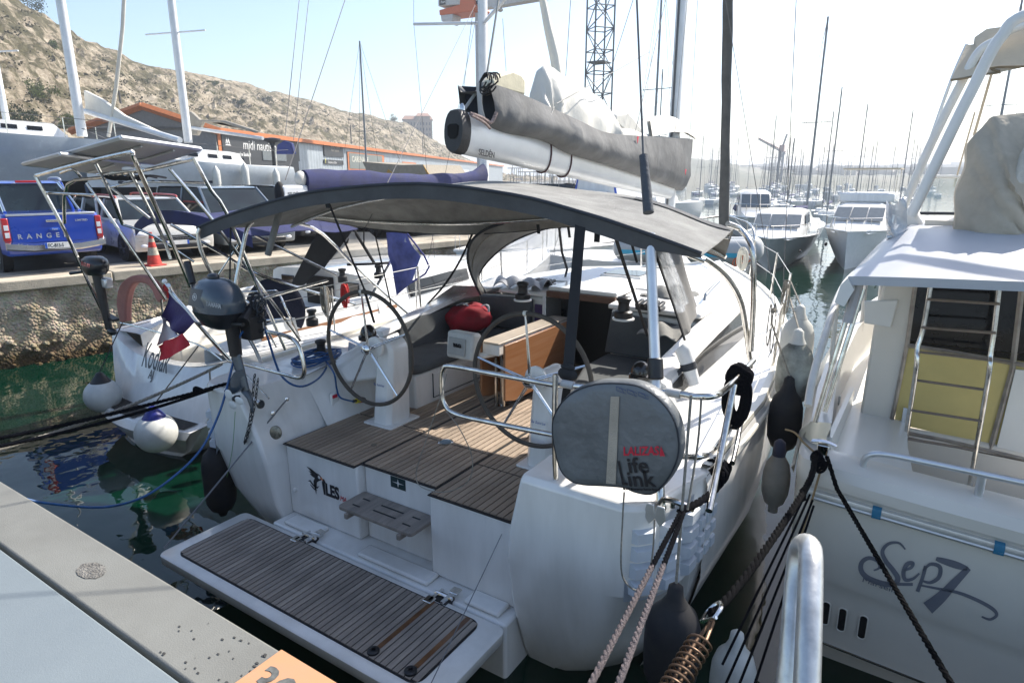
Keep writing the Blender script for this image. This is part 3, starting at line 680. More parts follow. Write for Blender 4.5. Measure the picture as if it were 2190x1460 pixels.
# ---------------------------------------------------------------- bimini
AE = [at(425, 490, 1, 2.98), at(495, 462, 1, 3.02), at(600, 430, 1, 3.07), at(700, 410, 1, 3.1), at(900, 397, 1, 3.15), at(1100, 421, 1, 3.18), at(1240, 457, 1, 3.2), at(1350, 492, 1, 3.25), at(1430, 520, 1, 3.32), at(1500, 546, 1, 3.42)]
FE = [V((-4.88, 4.0, 2.60)), V((-4.55, 4.25, 2.75)), V((-4.15, 4.4, 2.87)), V((-3.6, 4.5, 2.96)), V((-3.1, 4.55, 2.988)), V((-2.5, 4.5, 2.965)), V((-2.0, 4.42, 2.91)), V((-1.6, 4.34, 2.83)), V((-1.28, 4.30, 2.74)), V((-1.07, 4.27, 2.685))]
GE = [at(556, 464, 1, 4.45), at(660, 467, 1, 4.75), at(800, 488, 1, 5.0), at(960, 500, 1, 5.08), at(1090, 495, 1, 5.15), V((-2.75, 5.18, 2.57)), V((-2.2, 5.15, 2.57)), V((-1.85, 5.12, 2.52)), V((-1.55, 5.05, 2.46)), V((-1.3, 4.98, 2.40))]
AE2, FE2 = smooth_pts(AE, 4), smooth_pts(FE, 4); NB_ = len(AE2) - 1; GE2 = smooth_pts(GE, 4)
def bim(u, v):
    i = min(NB_, int(round(u * NB_))); a, b, g = AE2[i], FE2[i], GE2[i]; arch = sin(pi * v)
    p = a.lerp(b, v / .6) if v < .6 else b.lerp(g, (v - .6) / .4) + V((0, 0, .10 * sin(pi * (v - .6) / .4) * sin(pi * u) ** .5))
    return p + V((0, 0, -.035 * arch * (1 - abs(2 * u - 1)) - .012 * arch * sin(u * 19 + v * 5) + (.05 * (1 - v) * 0)))
mb = MB(); mb.grid(bim, NB_, 20, th=.006); bim_o = mb.build('bimini_canopy', CANV, yt, smooth=70)
mb = MB(); mb.grid(lambda u, v: bim(u, 0) + V((0, -.012 + .01 * v, -.085 * v * min(1, (1 - u) * 4 + .2) + .004)), NB_, 3, th=.008, tdir=(0, 1, 0)); mb.build('stitched_valance', M('valance', (.10, .102, .105), .8, var=.2, bump=.6, bscale=300), bim_o, smooth=70)
mb = MB(); mb.tube([bim(i / NB_, 0) + V((0, -.012, .012)) for i in range(NB_ + 1)], .012, 6); mb.build('edge_piping', CANVD, bim_o)
mb = MB(); mb.tube([bim(i / NB_, 1) + V((0, .01, .0)) for i in range(NB_ + 1)], .014, 6); mb.build('edge_piping', CANVD, bim_o)
# zipped slot for the backstay
mb = MB(); mb.loft([[bim(u, .53 + .0) + V((0, 0, .008)), bim(u, .53 + .065 * min(1, (u - .66) * 9, (1.0 - u) * 14 + .25)) + V((0, 0, .008))] for u in [.66 + i * .34 / 14 for i in range(15)]])
mb.build('backstay_slot', CANVD, bim_o)
# frames
def pipe(pts, r=.0155, name='bimini_tube', mat=STEEL, par=None, k=6, n=10): m = MB(); m.tube(smooth_pts(pts, k), r, n); return m.build(name, mat, par or yt)
pipe([at(1455, 536, 0, -1.12), at(1505, 553, 0, -1.08), at(1552, 590, 0, -1.03), at(1582, 640, 0, -1.0), at(1595, 700, 0, -.99), at(1605, 785, 0, -.98)], .019)
pipe([at(1556, 478, 0, -1.15), at(1585, 492, 0, -1.08), at(1608, 530, 0, -.98), at(1612, 600, 0, -.95), at(1610, 680, 0, -.95), at(1606, 750, 0, -.95)], .019)
pipe([at(428, 488, 0, -4.88), at(424, 510, 0, -4.9), at(440, 560, 0, -4.9), at(490, 650, 0, -4.88), at(540, 735, 0, -4.85), at(565, 790, 0, -4.85)], .017)
pipe([at(556, 468, 0, -4.8), at(532, 482, 0, -4.82), at(519, 530, 0, -4.84), at(504, 606, 0, -4.86), at(500, 640, 0, -4.86)], .017)
pipe([bim(i / 20, .93) + V((0, 0, -.03)) for i in range(21)], .014)
pipe([bim(i / 20, .03) + V((0, .02, -.04)) for i in range(21)], .015)
pipe([bim(i / 20, .5) + V((0, .0, -.03)) for i in range(21)], .014)
for a, b in (((598, 452), (573, 545)),): pipe([at(*a, 1, 3.3), at(*b, 1, 3.25)], .026, 'padded_strut', CANV, n=8)
SB = M('strap_black', (.01, .01, .012), .75)
def strap(a, b, ya, yb, w_=.014, name='strap'):
    p, q = at(*a, 1, ya), at(*b, 1, yb); m = MB(); d = (q - p); s_ = V((1, .2, 0)).normalized() * w_; e = V((0, .004, 0))
    m.add([p - s_, p + s_, q + s_, q - s_, p - s_ + e, p + s_ + e, q + s_ + e, q - s_ + e], [(0, 1, 2, 3), (7, 6, 5, 4), (0, 4, 5, 1), (1, 5, 6, 2), (2, 6, 7, 3), (3, 7, 4, 0)]); return m.build(name, SB, yt, smooth=0)
strap((1241, 480), (1214, 800), 3.2, 2.93, .030); strap((1214, 815), (1198, 930), 2.92, 2.92, .022)
mb = MB(); p = at(1214, 800, 1, 2.9); mb.sphere(p, .05, 10, 7, (1.2, .5, .8)); mb.sphere(p + V((0, 0, .04)), .035, 8, 6, (1.3, .6, .5)); mb.build('strap_knot', SB, yt)
strap((493, 468), (491, 610), 3.05, 3.0, .007); strap((702, 432), (778, 617), 3.12, 3.6, .008); strap((778, 617), (800, 690), 3.6, 3.9, .012)
strap((778, 495), (778, 530), 4.6, 4.6, .006); strap((801, 497), (838, 660), 4.6, 4.4, .007); strap((1278, 478), (1276, 518), 3.3, 3.3, .016); strap((1311, 492), (1385, 720), 3.5, 4.6, .011); strap((1150, 480), (1152, 500), 4.0, 4.0, .011)
strap((1215, 485), (1218, 508), 4.1, 4.1, .009); strap((697, 425), (702, 445), 3.12, 3.12, .018)
# ---------------------------------------------------------------- spray dodger
H1 = [at(905, 660, 2, 1.62), at(935, 622, 1, 5.0), at(985, 550, 1, 5.0), at(1022, 503, 1, 5.05), at(1070, 480, 1, 5.1), at(1150, 472, 1, 5.15)]
HL = [V((-4.18, 5.55, 1.80)), V((-4.2, 5.35, 2.05)), V((-4.12, 5.2, 2.32)), V((-3.85, 5.12, 2.47)), V((-3.4, 5.1, 2.55)), V((-2.9, 5.1, 2.58)), V((-2.4, 5.1, 2.55)), V((-1.98, 5.12, 2.47)), V((-1.70, 5.2, 2.32)), V((-1.62, 5.35, 2.05)), V((-1.62, 5.5, 1.80))]
HF = [V((-4.1, 6.1, 1.83)), V((-4.12, 6.0, 2.0)), V((-4.05, 5.85, 2.2)), V((-3.8, 5.75, 2.38)), V((-3.4, 5.7, 2.46)), V((-2.9, 5.7, 2.49)), V((-2.4, 5.7, 2.46)), V((-2.0, 5.75, 2.38)), V((-1.75, 5.85, 2.2)), V((-1.68, 6.0, 2.0)), V((-1.68, 6.1, 1.83))]
HB_ = [V((-4.02, 6.75, 1.90)), V((-3.7, 7.0, 1.90)), V((-3.3, 7.12, 1.91)), V((-2.9, 7.15, 1.92)), V((-2.5, 7.12, 1.91)), V((-2.1, 7.0, 1.9)), V((-1.8, 6.75, 1.88))]
DA = smooth_pts([at(x, y, 1, d) for x, y, d in ((1027, 630, 5.35), (1008, 588, 5.1), (1000, 550, 5.0), (1009, 515, 5.0), (1040, 490, 5.05), (1090, 475, 5.1), (1150, 468, 5.2), (1235, 464, 5.45))], 4)
DB = smooth_pts([at(x, y, 1, d) for x, y, d in ((1040, 627, 5.4), (1023, 594, 5.4), (1042, 560, 5.5), (1078, 528, 5.6), (1118, 506, 5.75), (1165, 490, 5.9), (1205, 482, 6.0), (1262, 474, 6.1))], 4); nd = len(DA) - 1
dod = MB(); dod.grid(lambda u, v: DA[int(round(u * nd))].lerp(DB[int(round(u * nd))], v) + V((0, 0, .03 * sin(pi * v) * sin(pi * u))), nd, 4, th=.006, tdir=(0, 1, 0)); dod = dod.build('dodger_canvas', CANV, yt, smooth=70)
for P_, r_ in ((DA, .013), (DB, .012)): mb = MB(); mb.tube(P_, r_, 6); mb.build('dodger_hoop', CANVD, dod)
mb = MB(); mb.tube([p.lerp(q, .3) + V((.005, -.012, 0)) for p, q in zip(DA, DB)], .005, 5); mb.build('zip', ROPEW, dod)
DT = DB[4:]; DBt = smooth_pts([at(x, y, 1, d) for x, y, d in ((1036, 622, 5.5), (1080, 616, 5.8), (1140, 610, 6.1), (1200, 600, 6.4), (1212, 585, 6.6))], 6)
def dw(u, v): a = DT[int(round(u * (len(DT) - 1)))]; b = DBt[int(round(u * (len(DBt) - 1)))]; return a.lerp(b, v) + V((.012 * sin(u * 22 + v * 3), .02 * sin(u * 13 + v * 8), 0))
mb = MB(); mb.grid(dw, 24, 10); mb.build('dodger_window', CLEAR, dod, smooth=80)
mb = MB(); mb.tube([at(1195, 480, 1, 5.95), at(1202, 540, 1, 6.2), at(1213, 575, 1, 6.4), at(1208, 595, 1, 6.5), at(1190, 606, 1, 6.4)], .014, 6); mb.build('curtain_edge', SB, dod)
mb = MB(); mb.tube([DBt[0] + V((0, 0, 0)), DBt[6], DBt[10]], .022, 6); mb.build('window_hem', CANV, dod)
# loose side curtain on the port side, clear with a black edge
c0 = [at(1010, 500, 1, 5.05), at(985, 555, 1, 5.0), at(950, 610, 1, 4.9), at(905, 660, 2, 1.62)]
c1 = [at(1018, 505, 1, 5.2), at(1005, 560, 1, 5.2), at(1010, 590, 1, 5.25), at(1025, 632, 1, 5.4)]
A_, B_ = smooth_pts(c0, 5), smooth_pts(c1, 5)
mb = MB(); mb.loft([[a, a.lerp(b, .5) + V((.01, 0, 0)), b] for a, b in zip(A_, B_)]); sc = mb.build('side_curtain', CLEAR, dod, smooth=80)
mb = MB(); mb.tube(A_, .012, 6); mb.build('curtain_edge', SB, sc)
mb = MB(); mb.loft([[at(905, 660, 2, 1.60), at(912, 655, 2, 1.62) + V((0, 0, .02))], [at(970, 640, 2, 1.64), at(970, 610, 1, 5.2)], [at(1025, 632, 1, 5.4), at(1025, 612, 1, 5.35)]]); mb.build('curtain_hem', CANV, dod)
# starboard curtain, hanging loose, grey with clear window and creases
def curt(u, v):
    T = smooth_pts([at(1385, 505, 1, 5.0), at(1415, 515, 1, 5.1), at(1455, 528, 1, 5.3)], 8)
    Bt = smooth_pts([at(1460, 728, 1, 4.75), at(1478, 700, 1, 5.0), at(1493, 655, 1, 5.5)], 8)
    a = T[int(round(u * 16))]; b = Bt[int(round(u * 16))]; p = a.lerp(b, v); return p + V((.02 * sin(u * 16 + v * 2), .02 * cos(u * 11), .0)) * (1 - .3 * v)
mb = MB(); mb.grid(curt, 16, 14, th=.004, tdir=(0, 1, 0)); mb.mi = []
for f in mb.f:
    ys_ = [mb.v[i] for i in f]; mb.mi.append(0)
N_ = 16 * 14
for k in range(N_):
    i, j = divmod(k, 14)
    if 3 <= i <= 10 and 2 <= j <= 10: mb.mi[k] = 1; mb.mi[k + N_] = 1
mb.build('side_curtain', [M('curtain_grey', (.20, .195, .185), .8, var=.2, bump=.4, bscale=300), M('curtain_film', (.42, .43, .43), .12, alpha=.62, var=.3, scale=4, stretch=(6, 6, .6), bump=.8, bscale=8)], dod, smooth=80)
mb = MB(); mb.tube([curt(0, j / 14) for j in range(15)], .010, 6); mb.build('curtain_edge', SB, dod)
mb = MB(); mb.tube([at(1345, 500, 1, 4.7), at(1362, 560, 1, 4.9)], .012, 6); mb.build('curtain_batten', SB, dod)
# danbuoy light horn and its smoked bracket
p = at(1470, 790, 2, 1.62); q1 = at(1460, 742, 1, p.y); q2 = at(1485, 822, 1, p.y)
mb = MB(); ax = (q2 - q1); mb.tube([q1 + V((-.02, 0, .0)), q1 + ax * .1, q1 + ax * .5, q2], [.055, .062, .055, .045], 18); hn = mb.build('danbuoy_case', M('buoy_white', (.8, .8, .79), .5), yt)
mb = MB(); mb.tube([q1 + ax * .42, q1 + ax * .60], [.060, .058], 18); mb.build('case_band', CANVD, hn)
mb = MB(); mb.tube([q1 + ax * .5 + V((-.03, 0, 0)), at(1425, 830, 2, 1.5)], .016, 6); mb.build('case_strap', CANVD, hn)
# ---------------------------------------------------------------- boom, sail bag, mast
BE, BM = V((-2.9, 3.80, 3.305)), V((-2.93, 8.22, 2.875))
bd = (BM - BE).normalized(); bu = V((0, -bd.z, bd.y)) if True else None
def boomsec(t, s=1.): 
    c = BE.lerp(BM, t); return [c + V((.085 * cos(a) * s * (abs(cos(a)) ** -.25 if abs(cos(a)) > .05 else 1), 0, 0)) + bu * (.148 * sin(a) * s) for a in [k * pi / 10 for k in range(20)]]
mb = MB(); mb.loft([boomsec(0), boomsec(.5), boomsec(1)], True, True, True); boom = mb.build('boom', M('boom_white', (.70, .70, .69), .3, .15, var=.06, scale=3), yt, smooth=60)
mb = MB(); b0 = boomsec(-.022, .96); b1 = boomsec(-.001, 1.04); mb.loft([b1, boomsec(-.012, 1.04), b0], True, True, True); cap_ = mb.build('boom_end_cap', M('cap_charcoal', (.028, .026, .026), .5, var=.3, bump=.2), boom, smooth=50)
c = BE - bd * .101; mb = MB(); mb.prism([c + V((x, 0, 0)) + bu * z for x, z in ((-.05, .03), (-.03, .045), (.03, .045), (.05, .03), (.045, -.03), (.02, -.055), (-.02, -.055), (-.045, -.03))], -bd * .002); mb.build('cap_opening', M('void_black', (.001, .001, .001), 1), cap_)
mb = MB(); mb.lathe([(.02, -.01), (.022, .03), (.01, .05)], BE + bu * .15 + bd * .0, 12); mb.build('boom_shackle', STEEL, cap_)
p = at(1027, 322, 0, -2.812); text('SELDÉN', .062, NB, boom, (p.x + .0, p.y - .02, p.z - .03), tuple(bd), tuple(bu), sx=.95, bold=.001)
for t0 in (.26, .345):
    m = MB(); m.tube(boomsec(t0, 1.06) + [boomsec(t0, 1.06)[0]], .008, 6, cap=False); m.build('boom_lashing', M('lash_rope', (.12, .06, .06), .9, var=.5, scale=80), boom)
# sail bag
TOP = [at(1046, 176, 0, -2.76), at(1120, 203, 0, -2.76), at(1200, 240, 0, -2.74), at(1240, 258, 0, -2.73), at(1300, 284, 0, -2.72), at(1390, 292, 0, -2.72), at(1482, 298, 0, -2.74)]
BOT = [at(1052, 270, 0, -2.80), at(1088, 284, 0, -2.79), at(1170, 300, 0, -2.78), at(1225, 328, 0, -2.77), at(1300, 350, 0, -2.76), at(1385, 378, 0, -2.76), at(1462, 408, 0, -2.80)]
T2, B2 = smooth_pts(TOP, 5), smooth_pts(BOT, 5); nt_ = len(T2)
secs = []
for i in range(nt_):
    a, b = T2[i], B2[i]; f = i / (nt_ - 1); bul = .04 + .06 * sin(pi * f) + .02 * sin(i * 1.9)
    col_ = [b + V((-.02, 0, .0)), b.lerp(a, .1) + V((bul * .6, 0, 0)), b.lerp(a, .3) + V((bul + .012 * sin(i * .9), 0, 0)), b.lerp(a, .55) + V((bul * .8 - .012 * sin(i * 1.3), 0, 0)), b.lerp(a, .8) + V((bul * .35, 0, 0)), a]
    mir = [V((2 * -2.9 - p.x, p.y, p.z)) for p in reversed(col_)]; inner = [V((-2.79, a.y, a.z - .05)), V((-3.01, a.y, a.z - .05))]
    secs.append(col_ + inner + mir)
mb = MB(); mb.loft(secs, closed=True); bag = mb.build('sail_bag', M('bag_grey', (.17, .17, .168), .85, var=.25, scale=3, bump=.5, bscale=9), yt, smooth=75)
mb = MB(); a, b = T2[0], B2[0]; mb.grid(lambda u, v: (a.lerp(b, v) + V((-.28 * u * (1 - .3 * v), .14 * sin(pi * u) * (1 - v) + .05, 0))), 6, 6, th=.01, tdir=(0, 1, 0)); mb.build('bag_end_flap', M('flap_black', (.012, .016, .026), .7), bag, smooth=70)
mb = MB(); mb.grid(lambda u, v: (a.lerp(b, v * .95) + V((-.03 - .07 * u, -.02 - .05 * sin(pi * v) * (1 - u), 0))), 4, 6, th=.012, tdir=(0, 1, 0)); mb.build('bag_side_lining', M('lining_white', (.55, .53, .5), .8, bump=.3), bag, smooth=70)
# flaked sail rising out of the bag
def ridge(pts, xs, name='flaked_sail'):
    P = smooth_pts([at(x, y, 0, -2.9) for x, y in pts], 4); secs = []
    for k, p in enumerate(P):
        # foot: bag top at this y
        j = min(range(nt_), key=lambda i: abs(T2[i].y - p.y)); z0 = T2[j].z - .06; w_ = .10 * (1 + .25 * sin(k * 1.1))
        h = max(.02, p.z - z0)
        secs.append([V((-2.9 + w_, p.y, z0)), V((-2.9 + w_ * (1.05 + .15 * sin(k * .7)), p.y, z0 + h * .35)), V((-2.9 + w_ * .75, p.y, z0 + h * .7)), V((-2.9 + w_ * .3, p.y, z0 + h * .96)), V((-2.9, p.y, z0 + h)), V((-2.9 - w_ * .4, p.y, z0 + h * .94)), V((-2.9 - w_ * .9, p.y, z0 + h * .5)), V((-2.9 - w_, p.y, z0))])
    m = MB(); m.loft(secs, True, True); return m.build(name, SAIL2, yt, smooth=60)
SAIL2 = M('mainsail_cloth', (.66, .635, .57), .55, var=.08, scale=2, bump=.5, bscale=6)
ridge([(1143, 222), (1152, 168), (1160, 142), (1172, 140), (1200, 158), (1240, 182), (1275, 205), (1300, 232), (1312, 262), (1345, 275), (1400, 290), (1470, 296)], 0)
fl = MB(); pp = [at(x, y, 0, -2.82) for x, y in ((1052, 186), (1056, 170), (1070, 158), (1098, 150), (1116, 158), (1125, 172), (1124, 205), (1100, 200), (1075, 192))]
fl.prism(pp, (-.17, .05, 0)); fl.build('sail_leech_fold', M('sail_cream', (.58, .53, .38), .6, var=.1, bump=.3, bscale=10), yt, bevel=.02)
fl = MB(); rows = [[at(x, y, 0, -2.78 - .06 * k) for x, y in r] for k, r in enumerate((((1396, 292), (1440, 282), (1470, 284), (1497, 300)), ((1392, 268), (1425, 262), (1458, 262), (1494, 296)), ((1390, 250), (1425, 246), (1446, 252), (1490, 290))))]
fl.loft(rows); fl.loft([[p + V((-.05, .02, 0)) for p in r] for r in rows]); fl.build('sail_head_fold', SAIL2, yt, smooth=70)
fl = MB(); pp = [at(x, y, 0, -2.85) for x, y in ((1316, 262), (1320, 244), (1345, 240), (1360, 258), (1380, 285), (1340, 282))]; fl.prism(pp, (-.12, 0, 0)); fl.build('sail_fold', SAIL2, yt, bevel=.02)
# mast and standing rigging
MX, MY = -2.95, 8.36
mb = MB(); mb.lathe([(.078, 0), (.078, 14.0), (.06, 16.5)], (MX, MY, 1.85), 18, sx=.85, sy=1.25); mast = mb.build('mast', MASTW, yt)
mb = MB(); mb.bb(MX - .012, MX + .012, MY - .115, MY - .09, 2.4, 16); mb.build('mast_groove', M('groove_grey', (.12, .12, .12), .6), mast)
def wire(a, b, r=.004, name='stay', mat=None, par=None, sag=0.): m = MB(); m.tube(sagline(a, b, sag, 8) if sag else [a, b], r, 5); return m.build(name, mat or WIRE, par or yt)
WIRE = M('steel_wire', (.10, .10, .105), .7, 0)
TOPM = V((MX, MY, 18.2))
for sg in (-1, 1):
    for z in (7.2, 12.0):
        mb = MB(); mb.tube([(MX, MY, z), (MX + sg * (1.25 if z < 10 else .95), MY - .35, z + .05)], .028, 8, flat=.5); mb.build('spreader', MASTW, mast)
    ch = V((CX + sg * 1.55, 7.9, 1.5)); wire(ch, V((MX + sg * 1.25, MY - .35, 7.25)), .0045); wire(V((MX + sg * 1.25, MY - .35, 7.25)), V((MX + sg * .95, MY - .35, 12.05)), .004); wire(ch - V((0, .3, 0)), V((MX, MY, 7.1)), .004)
    wire(V((MX + sg * .95, MY - .35, 12.05)), TOPM, .004)
# backstay: wire, padded boot through the bimini, tube with black clamp, bottle screw at the transom
b0, b1, b2, b3, b4 = at(1413, 1082, 1, 2.86), at(1402, 810, 1, 3.12), at(1390, 500, 1, 3.32), at(1376, 335, 1, 3.5), at(1362, 0, 1, 3.9)
mb = MB(); mb.tube([b0.lerp(b1, .3), b1, b2], .029, 16); bst = mb.build('backstay_tube', ALU, yt)
mb = MB(); mb.tube([at(1403, 812, 1, 3.11), at(1401, 766, 1, 3.14)], .041, 14); mb.build('tube_clamp', BLACK, bst, bevel=.008)
mb = MB(); mb.tube([at(1387, 455, 1, 3.38), at(1376, 333, 1, 3.5)], [.030, .024], 12); mb.build('backstay_boot', M('boot_grey', (.07, .078, .09), .8, bump=.4), bst)
m = MB(); m.tube([b3, b4, b4 + (b4 - b3) * 3.2], .0065, 6); m.build('backstay', M('stay_grey', (.12, .12, .12), .6), yt)
mb = MB(); mb.tube([b0, b0.lerp(b1, .3)], [.022, .027], 10); mb.sphere(b0, .03, 10, 8, (1, .5, 1.2)); tk = mb.build('backstay_tackle', STEEL, yt)
for dx in (-.035, .02): mb = MB(); mb.prism([b0 + V((dx + x, -.06, z)) for x, z in ((-.02, .03), (.02, .03), (.03, -.04), (.0, -.085), (-.03, -.04))], (0, .012, 0)); mb.build('chainplate', ALU, tk, bevel=.004)
# furled genoa on the forestay
g0 = at(1548, 478, 0, -2.9); g1 = at(1557, 0, 1, g0.y - .75)
mb = MB(); gd = (g1 - g0); P = [g0 + gd * (k / 10 - .12) + V((.004 * sin(k * 2.1), 0, 0)) for k in range(0, 46)]; mb.tube(P, [.080 + .005 * sin(k * .8) - .0008 * k for k in range(46)], 12)
mb.build('furled_genoa', M('uv_strip_grey', (.088, .088, .084), .85, var=.2, bump=.5, bscale=30), yt, smooth=80)
wire(V((-2.9, 10.7, 1.8)), P[0], .008)
# halyards and lines around the boom end
wire(at(985, 245, 0, -2.9), at(1040, 168, 0, -2.95), .012, 'topping_lift', M('dyneema', (.42, .41, .38), .7, bump=.4, bscale=400)); wire(at(1040, 168, 0, -2.95), at(1066, 0, 0, -2.9) , .009, 'topping_lift', MATS['dyneema'])
wire(at(1066, 0, 0, -2.9), at(1120, -400, 0, -2.9), .008, 'topping_lift', MATS['dyneema'])
mb = MB(); random.seed(4)
for k in range(7):
    c = at(1035 + k * 2, 172 + (k % 3) * 4, 0, -2.78); mb.tube(smooth_pts(arc_loop(c, (.03 + .01 * k, 0, .01), (0, .02, .05 + .01 * (k % 3)), 1, 1, 7), 2, True), .006, 5)
mb.build('line_tangle', SB, yt)
mb = MB(); mb.tube(smooth_pts([at(1005, 243, 0, -2.82), at(1030, 252, 0, -2.78), at(1050, 262, 0, -2.76), at(1062, 240, 0, -2.74)], 5), .014, 8); mb.tube(smooth_pts([at(1008, 247, 0, -2.80), at(1035, 262, 0, -2.76), at(1048, 275, 0, -2.76)], 5), .010, 8); mb.build('reefing_line', M('reef_rope', (.36, .27, .24), .85, var=.5, scale=70), yt)
for a, b in (((1190, 222), (1388, 112)), ((1186, 228), (1040, 330))): wire(at(*a, 0, -2.74), at(*b, 0, -2.74) if a[0] == 1190 else at(1172, 260, 0, -2.70), .0045, 'lazy_jack', MATS['dyneema'])
for (a, b) in (((1358, 285), (1424, 0)), ((1442, 300), (1470, 0)), ((1475, 300), (1492, 0))): wire(at(*a, 0, -2.73), at(*b, 0, -2.85), .004, 'lazy_jack', MATS['dyneema'])
for k, (px, py) in enumerate(((1362, 292), (1465, 362))):
    m = MB(); p = at(px, py, 0, -2.69); m.prism([p, p + V((0, .05, 0)), p + V((0, .02, -.07))], (.004, 0, 0)); m.build('red_tab', RD, bag)
# ---------------------------------------------------------------- pushpits, lifelines
YP = 2.86
def A(x, y, yy=YP): return at(x, y, 1, yy)
pipe([A(1180, 822), A(1060, 800), A(965, 783), A(948, 790), A(944, 815), A(949, 860), A(975, 885), A(1060, 905), A(1185, 930)], .0155, 'pushpit_gate')
pipe([A(1188, 800, 2.83), A(1186, 930, 2.82), A(1189, 1046, 2.80)], .0155, 'pushpit_post', k=2)
p = A(1189, 1046, 2.80); mb = MB(); mb.lathe([(.036, -.006), (.036, .004), (.02, .008)], p, 16); mb.build('post_base', STEEL, yt)
pipe([A(1180, 822), A(1300, 830), A(1440, 840), A(1490, 848), A(1530, 845, 2.9), at(1556, 828, 0, -.80), at(1588, 795, 0, -.80), at(1612, 770, 0, -.82)], .0165, 'pushpit_rail')
pipe([A(1186, 932), A(1300, 955), A(1450, 974), A(1500, 975), at(1528, 960, 0, -.83), at(1560, 915, 0, -.82), at(1578, 890, 0, -.82)], .0155, 'pushpit_rail')
pipe([at(1570, 822, 0, -.80), at(1545, 950, 0, -.79), at(1516, 1092, 2, 1.40)], .0185, 'pushpit_post', k=2)
pipe([at(1600, 800, 0, -.82), at(1585, 900, 0, -.84), at(1566, 990, 2, 1.41)], .016, 'pushpit_post', k=2)
for q_ in ((1440, 840), (1215, 822)): m = MB(); c = A(*q_); m.tube([c + V((-.035, 0, 0)), c + V((.035, 0, 0))], .022, 10); m.build('rail_joint', M('joint_grey', (.45, .45, .44), .5), yt)
# port pushpit
pipe([A(530, 702), A(600, 715), A(632, 730), A(645, 760), A(651, 795), A(640, 808), A(600, 798), A(530, 780), A(492, 772)], .0155, 'pushpit_gate')
pipe([A(478, 660), A(505, 770, 2.84), A(520, 830, 2.83), A(556, 862, 2.80)], .0165, 'pushpit_post')
p = A(556, 864, 2.80); mb = MB(); mb.lathe([(.034, -.012), (.034, 0), (.02, .006)], p, 16, axis=(0.3, -1, .4)); mb.build('post_base', BLACK, yt)
pipe([A(492, 772), A(440, 712), A(400, 664), A(375, 635), at(360, 610, 0, -4.75)], .0155, 'pushpit_rail')
pipe([A(495, 770), A(575, 852, 2.84)], .006, 'pushpit_stay', k=2)
pipe([at(430, 690, 1, 2.9), at(560, 640, 0, -4.93), at(700, 600, 0, -4.93)], .014, 'pushpit_rail')
# stanchions + lifelines both sides
prev = {}
for sg in (1, -1):
    SY = [4.3, 5.46, 6.9, 8.3, 9.4] if sg > 0 else [4.2, 5.5, 6.9, 8.3, 9.4]
    P1 = [at(1600, 790, 0, -.83)] if sg > 0 else [V((-4.93, 3.2, 2.0))]; P2 = [p - V((0, 0, .28)) for p in P1]
    for y in SY[1 if sg > 0 else 0:]:
        b = V((CX + sg * (hbw(y) - .05), y, dz(y))); t = b + V((sg * .03, 0, .56)); pipe([b, t], .0125, 'stanchion', k=1); P1.append(t - V((0, 0, .01))); P2.append(b.lerp(t, .5))
    end = V((CX + sg * .25, 10.6, 2.35)); P1.append(end); P2.append(end - V((0, 0, .3)))
    for P in (P1, P2):
        m = MB(); m.tube(P, .0045, 5); m.build('lifeline', M('lifeline_white', (.6, .6, .58), .5), yt)
pipe([V((CX - .75, 9.75, 1.62)), V((CX - .72, 9.8, 2.25)), V((CX - .25, 10.7, 2.35)), V((CX, 11.0, 2.37)), V((CX + .25, 10.7, 2.35)), V((CX + .72, 9.8, 2.25)), V((CX + .75, 9.75, 1.62))], .0155, 'bow_pulpit')
# fairleads, cleats, padeyes on the starboard deck
for (px, py, s_) in ((1530, 1005, 1.), (1572, 742, .6), (1590, 742, .5)):
    p = at(px, py, 2, 1.44); m = MB(); m.tube([p + V((-.01, -.08 * s_, .03)), p + V((.01, .08 * s_, .03))], .014 * s_, 8); m.tube([p + V((0, -.03 * s_, 0)), p + V((0, -.03 * s_, .03))], .012 * s_, 6); m.tube([p + V((0, .03 * s_, 0)), p + V((0, .03 * s_, .03))], .012 * s_, 6); m.build('mooring_cleat', CHROME, yt)
p = at(1413, 1018, 2, 1.402); mb = MB(); mb.lathe([(.05, 0), (.05, .006), (.04, .008)], p, 20); mb.build('deck_plate', CHROME, yt)
p = at(1450, 1088, 2, 1.40); mb = MB(); mb.tube(smooth_pts([p + V((-.09, -.03, 0)), p + V((-.07, 0, .03)), p + V((0, 0, .035)), p + V((.08, 0, .02))], 4), .016, 8); mb.tube([p + V((-.03, 0, 0)), p + V((-.03, 0, .03))], .014, 6); mb.tube([p + V((.04, 0, 0)), p + V((.04, 0, .03))], .014, 6); mb.build('stern_cleat', STEEL, yt)
# things on the port quarter wall: vent, shower, light, socket
def wallpt(px, py): return at(px, py, 0, -4.10)
p = wallpt(596, 925) ; mb = MB(); mb.lathe([(.052, 0), (.052, .012), (.046, .016)], at(591, 924, 1, 2.80) + V((0, .0, 0)), 24, axis=(.25, -1, .15)); mb.build('round_vent', M('vent_steel', (.33, .3, .24), .4, .7, var=.4, scale=40), yt)
for px, py in ((583, 883), (613, 853), (741, 831), (743, 873)): mb = MB(); mb.lathe([(.017, 0), (.017, .01), (.008, .012)], at(px, py, 0, -4.13), 14, axis=(1, -.3, .25)); mb.build('wall_eye', STEEL, yt)
a = at(614, 853, 0, -4.12); b = V((-4.28, 2.03, .44)); wire(a, b, .0065, 'platform_stay', M('stay_dark', (.22, .22, .23), .5, .5))
wire(V((-1.86, 2.75, .99)), V((-1.86, 2.04, .42)), .003, 'platform_stay', MATS['stay_dark'])
p = at(716, 862, 0, -4.08); mb = MB(); mb.box(p, (.03, .09, .2)); sh = mb.build('shower_box', GEL, yt, bevel=.02); mb = MB(); mb.box(p + V((.02, -.01, .07)), (.012, .05, .03)); mb.build('red_catch', RD, sh, bevel=.004)
